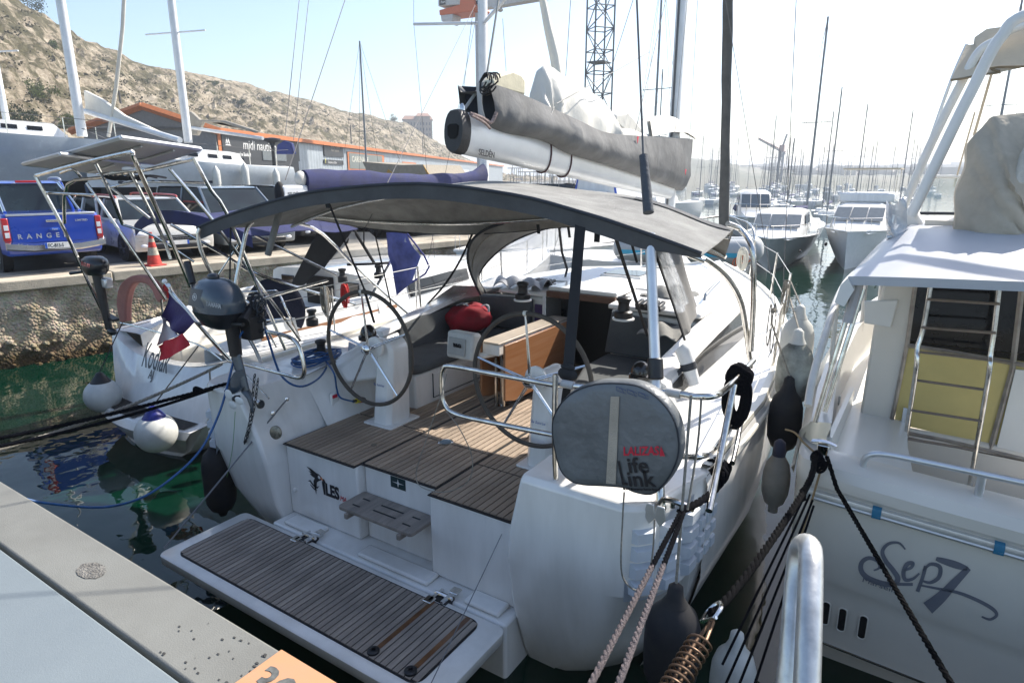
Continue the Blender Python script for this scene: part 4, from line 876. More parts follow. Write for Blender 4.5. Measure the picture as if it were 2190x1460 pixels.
# ---------------------------------------------------------------- hull corner guards (white moulded protectors)
GRD = M('guard_white', (.56, .60, .65), .5, var=.08, scale=5)
def guard(sg, z0, z1, label):
    g = MB(); nz, na = 5, 6
    # wrap around the stern corner
    def surf(a, z):
        t = a; r = .30; w_ = 1.99
        if t < .5: ang = t / .5 * pi / 2; x = w_ - r + r * sin(ang); y = 2.735 + r * 1.5 * (1 - cos(ang))
        else: x = w_ + .04 * (t - .5); y = 2.735 + r * 1.5 + (t - .5) * .7
        return V((CX + sg * x, y, z)), V((sg * sin(min(t, .5) / .5 * pi / 2), -cos(min(t, .5) / .5 * pi / 2), 0))
    base = MB(); base.grid(lambda u, v: (lambda s_: s_[0] + s_[1] * .012)(surf(.12 + u * .85, z0 - .04 + v * (z1 - z0 + .08))), 14, 2, th=.010, tdir=(0, 0, .0001))
    o = base.build('corner_guard', GRD, yt, label=label)
    for j in range(nz - 1):
        for i in range(na):
            a0, a1 = .14 + i * .135, .14 + (i + 1) * .135 - .012; za, zb = z0 + j * (z1 - z0) / (nz - 1) + .008, z0 + (j + 1) * (z1 - z0) / (nz - 1) - .006
            q = []
            for aa, zz in ((a0, za), (a1, za), (a1, zb), (a0, zb)): s_, n_ = surf(aa, zz); q.append(s_ + n_ * .012)
            s_, n_ = surf((a0 + a1) / 2, (za + zb) / 2); c = s_ + n_ * .07
            q2 = [x.lerp(c, .34) + n_ * .03 for x in q]; m = MB(); m.add(q + q2, [(0, 1, 5, 4), (1, 2, 6, 5), (2, 3, 7, 6), (3, 0, 4, 7), (4, 5, 6, 7)]); m.build('guard_block', GRD, o, smooth=0)
guard(1, .88, 1.28, 'white ribbed guard round the starboard stern corner'); guard(-1, .82, 1.16, 'white ribbed guard round the port stern corner')
# ================================================================ LOOSE GEAR ON AND AROUND THE WHITE YACHT
# lifebuoy in its grey cover
LY = 2.74
out = [(1183, 915), (1187, 885), (1203, 856), (1232, 831), (1278, 815), (1330, 813), (1375, 820), (1412, 843), (1440, 875), (1456, 912), (1460, 960), (1448, 1000), (1425, 1035), (1398, 1055), (1360, 1049), (1340, 1040), (1290, 1036), (1250, 1034), (1222, 1025), (1200, 1000), (1187, 950)]
P = smooth_pts([at(x, y, 1, LY) for x, y in out], 3, True); c = sum(P, V()) / len(P); n = len(P)
lb = thing('lifebuoy', 'horseshoe lifebuoy in a grey cover with a beige strap on the stern rail', 'lifebuoy', tuple(c))
def ring(s, dy): return [c + (p - c) * s + V((0, dy - (.0025 + .0025 * sin(i * 1.7 + 9 * s) if .3 < s < .9 else 0), 0)) for i, p in enumerate(P)]
mb = MB(); mb.loft([ring(.88, .08), ring(.97, .065), ring(1.0, .04), ring(1.0, .01), ring(.985, -.018), ring(.94, -.034), ring(.8, -.040), ring(.6, -.041), ring(.4, -.041)], True, True, True)
LBM = M('buoy_cover_grey', (.15, .16, .165), .42, var=.14, scale=3, bump=1.6, bscale=5); cov = mb.build('cover', LBM, lb, smooth=60)
mb = MB(); mb.tube(ring(.972, -.026) + [ring(.972, -.026)[0]], .004, 5, cap=False); mb.build('cover_seam', CANVD, lb)
for (xa, xb, y0, y1) in ((1305, 1320, 850, 1030),):
    m = MB(); pa = [at(1306, 848, 1, LY - .053), at(1324, 848, 1, LY - .053), at(1316, 1035, 1, LY - .052), at(1296, 1033, 1, LY - .052)]; m.prism(pa, (0, .006, 0)); m.build('strap', M('webbing_beige', (.48, .42, .34), .8, bump=.5, bscale=200), lb)
x0 = at(1333, 973, 1, LY - .049); xd = (at(1410, 968, 1, LY) - at(1333, 975, 1, LY)).normalized(); xd = (at(1410, 976, 1, LY) - at(1333, 977, 1, LY)).normalized(); 
text('LALIZAS', .060, RD, lb, (x0.x, LY - .0505, x0.z), xd, (0, 0, 1), shear=.25, bold=.0015, sx=.84)
shape([[(0, 0), (.012, .045), (.017, .012), (.012, 0)], [(.014, 0), (.016, .052), (.026, 0)]], RD, lb, (at(1411, 975, 1, LY - .05).x, LY - .0505, at(1411, 975, 1, LY - .05).z), xd, (0, 0, 1))
p = at(1345, 1010, 1, LY - .05); text('ife', .108, NB, lb, (p.x - .002, LY - .0505, p.z), xd, (0, 0, 1), bold=.002, sx=1.08)
p = at(1345, 1039, 1, LY - .05); text('ink', .108, NB, lb, (p.x - .002, LY - .0505, p.z), xd, (0, 0, 1), bold=.002, sx=1.08)
p = at(1331, 1037, 1, LY - .05); shape([[(0, 0), (.03, 0), (.03, .014), (.012, .014), (.012, .125), (0, .125)]], NB, lb, (p.x, LY - .0495, p.z), xd, (0, 0, 1), name='lettering')
p = at(1333, 1047, 1, LY - .05); text('BUOY Emergency Rescue System', .014, NB, lb, (p.x, LY - .0495, p.z), xd, (0, 0, 1), bold=.0008)
# line drawings printed on the rim
for k in range(3):
    a, b = at(1318 + k * 24, 826 + k * 6, 1, LY - .047), at(1338 + k * 24, 842 + k * 6, 1, LY - .047)
    m = MB(); q = [a, V((b.x, a.y, a.z - .01)), b, V((a.x, a.y, b.z + .01))]; m.tube(q + [q[0]], .0012, 4, cap=False); m.tube([a.lerp(b, .3), a.lerp(b, .5) + V((0, 0, .01)), a.lerp(b, .8)], .0012, 4); m.build('instruction_print', M('ink_blue', (.02, .04, .14), .5), lb)

# outboard motor on the port rail
ob = thing('outboard_motor', 'blue-grey outboard motor clamped to the port stern rail', 'outboard motor', (-4.2, 2.62, 2.0))
O = at(468, 650, 1, 2.58)
def sup(cx, rx, ry, z, e=.75, n=26): return [V((cx + rx * math.copysign(abs(cos(a)) ** e, cos(a)), O.y + ry * math.copysign(abs(sin(a)) ** e, sin(a)), z)) for a in [2 * pi * k / n for k in range(n)]]
YB = M('outboard_blue_grey', (.042, .062, .085), .25, var=.1, coat=.5); YK = M('outboard_black', (.008, .010, .014), .3, coat=.3)
z = O.z
mb = MB(); mb.loft([sup(O.x + .00, .205, .135, z - .045), sup(O.x, .212, .14, z + .0), sup(O.x + .0, .205, .135, z + .06), sup(O.x - .01, .17, .115, z + .125), sup(O.x - .02, .12, .085, z + .165), sup(O.x - .025, .07, .05, z + .182)], True, True, True); cw_ = mb.build('cowling', YB, ob, smooth=60)
mb = MB(); mb.loft([sup(O.x + .03, .10, .075, z - .165), sup(O.x + .02, .155, .11, z - .14), sup(O.x, .195, .13, z - .08), sup(O.x, .212, .14, z - .047)], True, True, True); mb.build('lower_cowling', YK, ob, smooth=60)
mb = MB(); mb.loft([sup(O.x - .05, .105, .02, z + .0), sup(O.x - .05, .085, .02, z + .12)], True, True, True); mb.v = [(x, y - .125 + (zz - z - .02) * .22, zz) for x, y, zz in mb.v]; mb.build('front_panel', M('outboard_navy', (.014, .022, .045), .3), cw_, smooth=60)
mb = MB(); mb.sphere((O.x - .03, O.y, z + .19), .05, 12, 8, (1.1, .8, .55)); mb.build('cowl_grip', YK, ob)
lx = O.x - .06; lz = z + .065; ly = O.y - .1355
m = MB(); m.tube(arc_loop((lx, ly, lz), (1, 0, 0), (0, .2, 1), .023, .023, 20) + [V((lx + .023, ly, lz))], .002, 4, cap=False)
for k in range(3): a = k * pi / 3 + pi / 6; m.tube([V((lx + .017 * cos(a), ly - .001, lz + .017 * sin(a))), V((lx - .017 * cos(a), ly - .001, lz - .017 * sin(a)))], .002, 4)
m.build('tuning_fork_badge', WP, ob)
text('YAMAHA', .042, M('decal_silver', (.4, .42, .44), .4), ob, (O.x + .07, O.y - .139, z + .02), (1, .16, -.08), (0, .12, 1), bold=.001, sx=.8)
mb = MB(); s1 = at(497, 700, 1, 2.58); s2 = at(505, 760, 1, 2.58); s3 = at(525, 835, 1, 2.58); s4 = at(540, 875, 1, 2.58)
mb.tube([s1 + V((0, 0, .03)), s1, s2], [.06, .05, .042], 12); mid = mb.build('midsection', BLACK, ob)
mb = MB(); mb.tube([s2 + V((-.01, 0, .05)), s2, s3], [.042, .045, .036], 12, flat=.7); mb.build('drive_shaft_housing', YB, ob)
mb = MB(); f = at(455, 795, 1, 2.56)
mb.add([at(478, 838, 1, 2.56), at(500, 795, 1, 2.50), at(520, 790, 1, 2.56), at(528, 820, 1, 2.6), at(515, 835, 1, 2.50), at(500, 842, 1, 2.52)] + [at(478, 838, 1, 2.60), at(503, 800, 1, 2.66), at(520, 792, 1, 2.66), at(530, 825, 1, 2.66), at(515, 838, 1, 2.66), at(500, 845, 1, 2.66)], [(0, 1, 2, 3, 4, 5), (11, 10, 9, 8, 7, 6), (0, 6, 7, 1), (1, 7, 8, 2), (2, 8, 9, 3), (3, 9, 10, 4), (4, 10, 11, 5), (5, 11, 6, 0)])
mb.build('cavitation_plate', YB, ob, bevel=.008)
mb = MB(); mb.tube([s3, at(535, 850, 1, 2.58), s4 + V((0, 0, -.02))], [.036, .026, .008], 10, flat=.6); mb.build('gearcase', YB, ob)
h = at(503, 852, 1, 2.50); pr_ = MB(); pr_.lathe([(.022, -.03), (.024, .0), (.012, .02)], h, 12, axis=(-.3, -1, .1)); pr_ = pr_.build('propeller_hub', BLACK, ob)
for k, (dx, dz_) in enumerate(((-.055, .02), (.062, .0), (-.02, -.05))):
    m = MB(); c2 = h + V((dx, -.012, dz_)); m.sphere(c2, .045, 12, 8, (1.0 if k != 1 else 1.1, .16, .62 if k else .9)); m.build('propeller_blade', M('prop_white', (.6, .62, .62), .35), ob)
mb = MB(); mb.tube(smooth_pts([at(520, 690, 1, 2.6), at(535, 668, 1, 2.7), at(548, 655, 1, 2.75), at(552, 690, 1, 2.75)], 4), .045, 10); mb.box(at(538, 700, 1, 2.68), (.12, .1, .16)); mb.build('clamp_bracket', BLACK, ob, bevel=.01)
mb = MB(); mb.box(at(548, 700, 1, 2.74), (.13, .05, .11)); mb.build('mounting_pad', M('pad_white', (.6, .6, .6), .5), ob, bevel=.01)
mb = MB(); a = at(425, 692, 1, 2.55); mb.tube([a, at(520, 694, 1, 2.55)], .013, 8); mb.tube([at(400, 560, 1, 2.7), at(412, 606, 1, 2.68)], .027, 12); mb.tube([at(412, 606, 1, 2.68), at(425, 660, 1, 2.6)], .014, 8); mb.build('tiller_handle', BLACK, ob)
m = MB()
for k in range(9):
    c3 = at(545 + (k % 3) * 7, 640 + k * 7, 1, 2.72); m.tube(smooth_pts(arc_loop(c3, (.03, .01, 0), (0, .02, .045), 1, 1, 7), 2, True), .009, 6)
m.build('control_cables', BLACK, ob)
# flag
fg = thing('ensign', 'French tricolour flag drooping from the stern staff of the white yacht', 'flag', tuple(at(418, 690, 1, 2.66)))
def FP(pts, dy): return [at(x, y, 1, 2.60 + d) for (x, y), d in zip(pts, dy)]
L0 = smooth_pts(FP([(361, 622), (375, 640), (398, 662), (419, 688)], (0, .02, 0, .01)), 4); L1 = smooth_pts(FP([(347, 678), (358, 690), (370, 705), (385, 719)], (-.03, .02, -.02, .02)), 4)
L2 = smooth_pts(FP([(338, 740), (352, 730), (372, 722), (393, 712)], (-.05, .0, -.05, .0)), 4); L3 = smooth_pts(FP([(343, 771), (362, 764), (384, 752), (405, 739)], (-.06, -.01, -.05, 0)), 4)
for a, b, nm, col_ in ((L0, L1, 'blue_stripe', (.035, .022, .11)), (L1, L2, 'white_stripe', (.48, .44, .47)), (L2, L3, 'red_stripe', (.50, .018, .035))):
    m = MB(); k = len(a); m.loft([[p.lerp(q, t) + V((.006 * sin(i * 1.1 + t * 5), .012 * sin(i * .9 + t * 4), 0)) for t in (0, .25, .5, .75, 1)] for i, (p, q) in enumerate(zip(a, b))]); m.build(nm, M(nm, col_, .7, var=.12, scale=6, bump=.3, bscale=40), fg, smooth=80)
m = MB(); m.tube([at(352, 604, 1, 2.62), at(420, 691, 1, 2.62), at(492, 768, 1, 2.8)], [.008, .010, .012], 8); m.build('flagstaff', STEEL, fg); m = MB(); m.sphere(at(352, 602, 1, 2.62), .02, 10, 8); m.build('staff_knob', GEL, fg)
m = MB(); m.tube(L0, .007, 6); m.build('hoist_band', WP, fg)
# red bag on the port seat
rb = thing('kit_bag', 'red fabric bag with white handles lying on the port cockpit seat', 'bag', tuple(at(1020, 690, 2, 1.4)))
c = V((-4.0, 5.28, 1.52)); mb = MB()
from mathutils import noise
def bagf(u, v):
    a = u * 2 * pi; t = v * pi; r = V((sin(t) * cos(a), sin(t) * sin(a), -cos(t))); d = 1 + .28 * noise.noise(r * 1.6 + V((3, 1, 2))) + .08 * noise.noise(r * 5)
    return c + V((r.x * .26 * d, r.y * .24 * d, max(-.12, r.z * .17 * d + (.05 if r.x > 0 else 0))))
mb.grid(bagf, 28, 16); mb.build('bag_body', M('bag_red', (.34, .008, .02), .75, var=.35, scale=4, bump=.5, bscale=12), rb, smooth=80)
HWM = M('handle_white', (.6, .6, .62), .7)
m = MB(); m.tube(smooth_pts([c + V((.13, 0, .1)), c + V((.17, .03, .18)), c + V((.25, .03, .19)), c + V((.25, .02, .10)), c + V((.18, 0, .06))], 5), .011, 6, flat=.5); m.build('handle', HWM, rb)
m = MB(); m.tube(smooth_pts([c + V((-.10, -.05, .17)), c + V((-.02, -.05, .20)), c + V((.07, -.08, .19)), c + V((.12, -.10, .12)), c + V((.14, -.14, .06))], 5), .010, 6, flat=.5); m.build('handle', HWM, rb)
# ---------------------------------------------------------------- fenders
def fender(name, label, top, L, r, mat, mend, group=None, rope=None, tilt=(0, 0)):
    t = thing(name, label, 'fender', tuple(top), group=group); ax = V((tilt[0], tilt[1], -1)).normalized(); c = V(top)
    pr = [(.012, -.02), (.03, .0), (.038, .04), (r * .45, .07), (r * .8, .12), (r * .97, .19), (r, .26), (r, L - .22), (r * .95, L - .14), (r * .7, L - .07), (r * .35, L - .04), (.03, L - .0)]
    m = MB(); m.lathe(pr, c, 24, axis=ax); m.build('fender_body', mat, t, smooth=70)
    m = MB(); m.lathe([(.012, -.04), (.034, -.02), (.04, .03), (r * .47, .068), (r * .3, .05)], c, 20, axis=ax); m.build('fender_eye', mend, t, smooth=70)
    if rope is not None:
        m = MB(); m.tube([V(rope), c + ax * -.03], .007, 6); m.build('fender_line', ROPEW, t)
    return t
FW = M('fender_white', (.62, .62, .58), .45, var=.12, scale=5, coat=.1); FN = M('fender_navy', (.014, .016, .04), .6, var=.3, scale=10); FG = M('fender_grimy', (.34, .35, .31), .6, var=.6, scale=5, col2=(.04, .045, .04)); FT = M('fender_taupe', (.23, .21, .18), .6, var=.2)
tp = at(458, 942, 1, 2.85); fender('fender', 'long black fender hanging at the port stern corner of the white yacht', tp, .70, .13, RUB, RUB, rope=at(448, 790, 1, 2.85))
tp = at(1445, 1262, 1, 2.60); fender('fender', 'big black fender below the ribbed guard at the starboard stern corner', tp, .60, .132, RUB, RUB, rope=at(1478, 845, 1, 2.76))
tp = at(1560, 1290, 1, 3.2); fender('fender', 'white fender at the waterline behind the rusty mooring spring', V((-.58, 3.1, .62)), .62, .12, FW, FW)
fender('fender', 'black pear-shaped fender between the white yacht and the motor cruiser', at(1688, 815, 0, -.70), .56, .115, RUB, RUB, rope=at(1650, 690, 0, -.88))
fender('fender', 'taupe fender with navy cap hanging below the black pear-shaped one', at(1668, 952, 0, -.62), .46, .085, FT, FN)
fender('fender', 'tall white fender with a pale cord, foremost of the row beside the yacht', at(1712, 662, 0, -.78), .56, .125, FW, FW, rope=at(1690, 600, 0, -.95))
fender('fender', 'white fender smeared with green dirt in the row beside the yacht', at(1708, 714, 0, -.70), .56, .125, FG, FW, rope=at(1690, 640, 0, -.92))
# ball fenders of the port neighbour
def ball(label, c, r, capm, rope):
    t = thing('ball_fender', label, 'fender', tuple(c)); c = V(c)
    pr = [(max(.002, r * sin(a)), -r * cos(a)) for a in [i / 14 * pi * .81 for i in range(15)]]; zt, rt = pr[-1][1], pr[-1][0]
    m = MB(); m.lathe(pr, c, 30); m.build('ball', FW, t, smooth=80)
    m = MB(); m.lathe([(rt + .004, zt - .01), (rt * .72, zt + r * .22), (rt * .45, zt + r * .42), (rt * .32, zt + r * .55), (.01, zt + r * .6)], c, 24); m.build('neck', capm, t, smooth=70)
    m = MB(); m.tube([c + V((0, 0, zt + r * .55)), V(rope)], .0065, 6); m.build('line', SB, t); return t
b1_ = at(220, 845, 1, 3.5); b2_ = at(332, 925, 1, 3.2)
ball('white ball fender with black neck at the far stern corner of the named boat', at(220, 845, 1, 3.35), .20, M('neck_black', (.012, .012, .015), .5), at(262, 690, 1, 3.8))
ball('white ball fender with royal blue neck hanging off the neighbouring stern', at(334, 925, 1, 3.15), .205, M('neck_blue', (.012, .018, .20), .4), at(424, 740, 1, 3.8))
# ---------------------------------------------------------------- ropes
def rope(label, pts, r, mat, cat='rope', name='mooring_rope', tw=False, group=None):
    m = MB()
    if tw: twist(m, pts, r, dens=5, n=5)
    else: m.tube(pts, r, 8)
    o = m.build(name, mat, None, smooth=80); tag(o, label, cat, group); return o
E_ = lambda x, y, yy: at(x, y, 1, yy)
rope('white three-strand mooring rope stretching from the port quarter across the water', sagline(at(475, 778, 1, 3.0), at(-40, 972, 1, 1.25), .05, 20), .0135, ROPEW, tw=True)
NVR = M('navy_braid', (.005, .006, .011), .8, spec=.06, var=.4, scale=90, bump=1, bscale=300)
rope('dark braided mooring rope with a spliced eye off the port quarter', sagline(at(485, 820, 1, 2.8), at(-40, 945, 1, 1.3), .02, 20), .0145, NVR, tw=True)
rope('second dark mooring rope doubled close below the spliced one', sagline(at(470, 826, 1, 2.8), at(-40, 962, 1, 1.25), .035, 20), .0125, NVR)
m = MB(); p = at(425, 838, 1, 2.6); m.tube(smooth_pts([p + V((-.05, 0, .0)), p + V((-.02, -.01, .03)), p + V((.02, .01, .015)), p + V((.05, 0, .02))], 4), .017, 8); tag(m.build('rope_splice', NVR, None), 'knot bound round the dark mooring rope near the port corner', 'rope')
PINK = M('two_tone_braid', (.19, .155, .155), .85, var=.6, scale=90, bump=1, bscale=250, col2=(.05, .045, .06))
for k, (xa, xb) in enumerate(((1455, 1212), (1462, 1285))):
    a = at(xa, 1095, 1, 2.66); e = at(xb, 1560, 1, 1.28); midp = a.lerp(e, .36)
    o = rope('navy sheathed half of the %s double mooring rope at the starboard quarter' % ('left' if k == 0 else 'right'), [a, midp], .0120, NVR, tw=True)
    rope('pink and navy speckled lower half of the %s double mooring rope' % ('left' if k == 0 else 'right'), [midp, e], .0122, PINK, tw=True)
a = at(1455, 1092, 1, 2.68); rope('navy rope run over the starboard deck from stern cleat to fairlead', smooth_pts([a, at(1500, 1070, 2, 1.44), at(1535, 1040, 2, 1.44), at(1550, 1015, 2, 1.5), at(1540, 1000, 2, 1.5), at(1520, 1010, 2, 1.46)], 5), .02, NVR, tw=True)
# coiled black ropes on the starboard rail
def coil(label, c, w_, h_, n_, r, mat, seed=1, cat='rope', d=(1, 0, 0)):
    random.seed(seed); m = MB(); c = V(c); d = V(d)
    for k in range(n_):
        ww = w_ * random.uniform(.45, 1); hh = h_ * random.uniform(.75, 1); o_ = d.cross(V((0, 0, 1))) * random.uniform(-.03, .03) + d * random.uniform(-.02, .02)
        P = [c + o_ + d * (ww * sin(t)) + V((0, 0, -hh * (1 - cos(t)) / 2 - .01 * sin(3 * t))) for t in [2 * pi * i / 18 for i in range(19)]]
        m.tube(P, r, 6, cap=False)
    for k in range(4): P = [c + d * (w_ * .6 * cos(t)) + V((0, 0, -.10 * h_ - k * r * 1.6)) + d.cross(V((0, 0, 1))) * (.035 * sin(t)) for t in [2 * pi * i / 14 for i in range(15)]]; m.tube(P, r, 6, cap=False)
    return tag(m.build('rope_coil', mat, None, smooth=80), label, cat)
coil('black rope hank hung over the corner of the starboard stern rail', at(1583, 800, 0, -.80), .07, .32, 9, .0145, NVR, 2)
coil('black rope turns gripping the top tube of the starboard stern rail', at(1585, 795, 0, -.80) + V((0, 0, .03)), .065, .13, 9, .0145, NVR, 14)
coil('black rope coil around the fairlead on the starboard deck', at(1535, 1000, 0, -.85) + V((0, 0, .04)), .06, .12, 7, .012, NVR, 5)
coil('beige rope hank hung on the guard wire of the dark blue neighbour', at(693, 615, 0, -5.35), .05, .32, 10, .007, ROPEW, 3)
coil('red rope hank hung on the guard wire beside the beige one', at(737, 608, 0, -5.35), .045, .27, 12, .006, ROPER, 4)
coil('white rope hank hanging at the foredeck rail of the yacht', at(1590, 530, 0, -2.0), .06, .30, 9, .010, M('rope_cream', (.66, .62, .52), .8), 6)
coil('tangle of pale fender lines tied at the starboard guard wire', at(1685, 600, 0, -.98), .03, .35, 3, .0045, ROPEW, 7)
coil('pale cord bundle with a brown toggle on the starboard stanchion', at(1655, 650, 0, -.93), .022, .4, 2, .0045, ROPEW, 8)
# blue shore cable
cb = smooth_pts([at(560, 690, 1, 2.78), at(535, 700, 1, 2.7), at(512, 720, 1, 2.6), at(495, 790, 1, 2.55), at(470, 880, 1, 2.45), at(430, 960, 1, 2.3), at(370, 1020, 1, 2.1), at(300, 1065, 1, 1.9), at(220, 1084, 1, 1.75), at(120, 1078, 1, 1.45), at(40, 1062, 1, 1.28), V((at(40, 1062, 1, 1.28).x - .4, 1.15, PZ + .012)), V((-6.2, 1.05, PZ + .012))], 6)
rope('blue shore power cable sagging from the outboard over the water to the pontoon', cb, .0085, ROPEBL, 'cable', 'power_cable')
cb = smooth_pts([at(560, 690, 1, 2.78), at(572, 720, 1, 2.8), at(600, 800, 1, 2.9), at(640, 826, 1, 3.0), at(680, 810, 1, 3.3), at(700, 780, 1, 3.6), at(690, 765, 2, 1.44)], 6)
rope('blue cable looping from the rail to the coil by the port winch', cb, .0085, ROPEBL, 'cable', 'power_cable')
m = MB(); random.seed(9); cc = at(680, 768, 2, 1.43)
for k in range(9):
    rr = .10 + .045 * random.random(); o_ = V((random.uniform(-.05, .05), random.uniform(-.1, .1), k * .006)); m.tube([cc + o_ + V((rr * cos(t), rr * 1.5 * sin(t), .012 * sin(2 * t + k))) for t in [2 * pi * i / 20 for i in range(21)]], .0078, 6, cap=False)
tag(m.build('cable_coil', ROPEBL, None, smooth=80), 'flat coil of blue cable around the port winch', 'cable')
cb = smooth_pts([at(700, 775, 2, 1.44), at(715, 800, 2, 1.42), at(720, 830, 0, -4.08), at(728, 850, 0, -4.0), at(755, 858, 0, -3.98)], 6)
o = rope('blue cable dropping to the yellow and red plug in the cockpit wall', cb, .0078, ROPEBL, 'cable', 'power_cable')
pl = thing('shore_power_plug', 'yellow and red ringed plug pushed into the cockpit wall socket', 'plug', tuple(at(768, 856, 0, -4.02)))
p0, p1 = at(756, 858, 0, -3.98), at(778, 854, 0, -4.06)
for k, (t0, t1, r_, mt) in enumerate(((0, .25, .014, YK), (.25, .6, .022, M('plug_yellow', (.75, .6, .02), .4))  , (.6, .78, .024, RD), (.78, 1., .027, YK))):
    m = MB(); m.tube([p0.lerp(p1, t0), p0.lerp(p1, t1)], r_, 12); m.build(('plug_boot', 'plug_body', 'plug_ring', 'socket_collar')[k], mt, pl)
m = MB(); m.lathe([(.04, -.005), (.04, .004), (.03, .006)], p1 + V((-.01, 0, 0)), 18, axis=(1, -.2, 0)); m.build('socket_plate', GEL, pl)
# thin lines on the yacht stern
for lab, pts, r_, mt in (
    ('thin grey gate line looping over the teak in front of the wheel', [(955, 800, 2.85), (945, 840, 2.8), (925, 900, 2.8), (905, 960, 2.8), (890, 1010, 2.84), (900, 1040, 2.82), (950, 1052, 2.8), (1000, 1030, 2.82), (1010, 980, 2.85), (985, 920, 2.8), (955, 880, 2.84)], .003, ROPEW),
    ('thin beige line dangling in a long loop under the lifebuoy', [(1335, 1052, 2.66), (1332, 1100, 2.64), (1328, 1200, 2.6), (1335, 1240, 2.62), (1360, 1262, 2.62), (1380, 1250, 2.62), (1395, 1190, 2.6), (1400, 1110, 2.66)], .0045, ROPEW),
    ('thin beige line tied down the aft face of the stern rail', [(1500, 850, 2.83), (1492, 950, 2.83), (1470, 1090, 2.7)], .0055, ROPEW),
    ('thin green lanyard hanging from the outboard leg', [(503, 880, 2.6), (497, 960, 2.7), (485, 1020, 2.73)], .0022, M('cord_green', (.12, .3, .08), .7))):
    rope(lab, smooth_pts([at(*q) if len(q) == 4 else at(q[0], q[1], 1, q[2]) for q in pts], 5), r_, mt, 'cord', 'cord')
# anchor chain on the port corner
ch = thing('chain', 'short black chain looped over the port stern rail', 'chain', tuple(at(545, 760, 1, 2.75)))
cp_ = smooth_pts([at(545, 800, 1, 2.76), at(540, 850, 1, 2.74), at(534, 900, 1, 2.72), at(523, 945, 1, 2.72), at(530, 930, 1, 2.71), at(540, 890, 1, 2.72), at(547, 850, 1, 2.72), at(552, 810, 1, 2.76)], 5)
m = MB()
for i in range(len(cp_) - 1):
    a, b = cp_[i], cp_[i + 1]; d = (b - a).normalized(); s_ = d.cross(V((0, 1, 0) if i % 2 else (1, .3, 0))).normalized(); L = max(.016, (b - a).length * .65)
    m.tube([a.lerp(b, .5) + d * L * cos(t) + s_ * .010 * sin(t) for t in [2 * pi * k / 8 for k in range(9)]], .0035, 4, cap=False)
m.build('chain_links', BLACK, ch, kind='stuff')
# ================================================================ THE NEIGHBOUR TO PORT (name on the transom)
KX = -7.42
kd = thing('sailing_yacht', 'white sailing yacht named on its transom, with stern arch carrying solar panels', 'sailboat', (KX, 7, 0))
KB = [(3.9, 1.27), (4.6, 1.42), (5.6, 1.55), (7, 1.62), (8.5, 1.56), (10, 1.3), (11.2, .9), (12.3, .42), (12.9, .04)]
def kb(y): return interp(KB, y)
def kz(y): return 1.08 + max(0, y - 4) * .035
KP = [(1.0, 1.0), (1.0, .93), (.985, .6), (.93, .3), (.78, .08), (.5, -.12), (.05, -.2)]
def kprof(y, sg, dy=0): return [V((KX + sg * kb(y) * a, y + dy * b, kz(y) * b if b > 0 else b)) for a, b in KP]
def KA(b): return interp([(-.2, .05), (-.12, .3), (.08, .58), (.3, .70), (.6, .86), (.93, .99), (1, 1)], b)
def KXT(b): return KX + .20 * (1 - max(0, b))
mb = MB()
for sg in (1, -1): mb.loft([[V((KXT(b) + sg * 1.27 * KA(b), 3.9 - .42 * (1 - max(-.1, b)) , p.z)) for p, (a, b) in zip(kprof(3.9, sg), KP)]] + [kprof(y, sg) for y in (4.3, 5, 5.6, 6.3, 7, 7.8, 8.5, 9.3, 10, 10.6, 11.2, 11.8, 12.3, 12.7, 12.9)])
mb.build('hull', GEL, kd, smooth=50)
# transom, slightly concave on top
rows = []
for a, b in KP:
    yy = 3.9 - .42 * (1 - max(-.1, b)); rows.append([V((KXT(b) + k * 1.27 * KA(b), yy - .10 * (1 - k * k), (1.08 * b if b > 0 else b) - (.20 * (1 - k * k) * (1 if b >= 1 else (.5 if b > .9 else 0))))) for k in [i / 8 - 1 for i in range(17)]])
mb = MB(); mb.loft(rows); mb.build('transom', GEL, kd, smooth=60)
mb = MB(); mb.loft([[V((KX + k * 1.29, 3.885 - .11 * (1 - k * k), 1.09 - .20 * (1 - k * k))), V((KX + k * 1.25, 4.02 - .11 * (1 - k * k), 1.10 - .20 * (1 - k * k))), V((KX + k * 1.15, 4.12 - .1 * (1 - k * k), .80))] for k in [i / 8 - 1 for i in range(17)]]); mb.build('transom_lip', GEL, kd, smooth=60)
# stern scoop with brown anti-slip pads
KS = KX + .16
mb = MB(); mb.loft([[V((KS + k * .96, 3.66 - .06 * (1 - k * k), .40)), V((KS + k * .98, 3.42 - .16 * (1 - k * k), .38)), V((KS + k * .94, 3.38 - .17 * (1 - k * k), .30)), V((KS + k * .68, 3.5 - .12 * (1 - k * k), .04))] for k in [i / 8 - 1 for i in range(17)]]); mb.build('stern_step', GEL, kd, smooth=50)
PAD = M('antislip_brown_grey', (.06, .052, .045), .8, var=.4, scale=30)
for ka, kb_ in ((-.95, -.42), (-.36, .05), (.25, .9)):
    m = MB(); m.loft([[V((KS + k * .95, 3.60 - .06 * (1 - k * k), .405)), V((KS + k * .95, 3.45 - .15 * (1 - k * k), .394))] for k in [ka + (kb_ - ka) * i / 6 for i in range(7)]]); m.build('antislip_pad', PAD, kd)
# name
nx = at(303, 780, 1, 3.62); 
yk = lambda x: 3.77 - .11 * (1 - ((x - KX) / 1.27) ** 2)
def ktext(s_, size, px, py, sx): 
    p = at(px, py, 1, 3.66); rx = V((1, -.02 + .09 * (0), 0)); text(s_, size, M('name_grey', (.07, .075, .08), .5), kd, (p.x, p.y - .0, p.z), (1, .0, 0), (0, .42, 1.0), name='boat_name', bold=.002, sx=sx)
ktext('Kodiak', .42, 301, 782, .46); ktext('AJ', .15, 316, 808, .75)
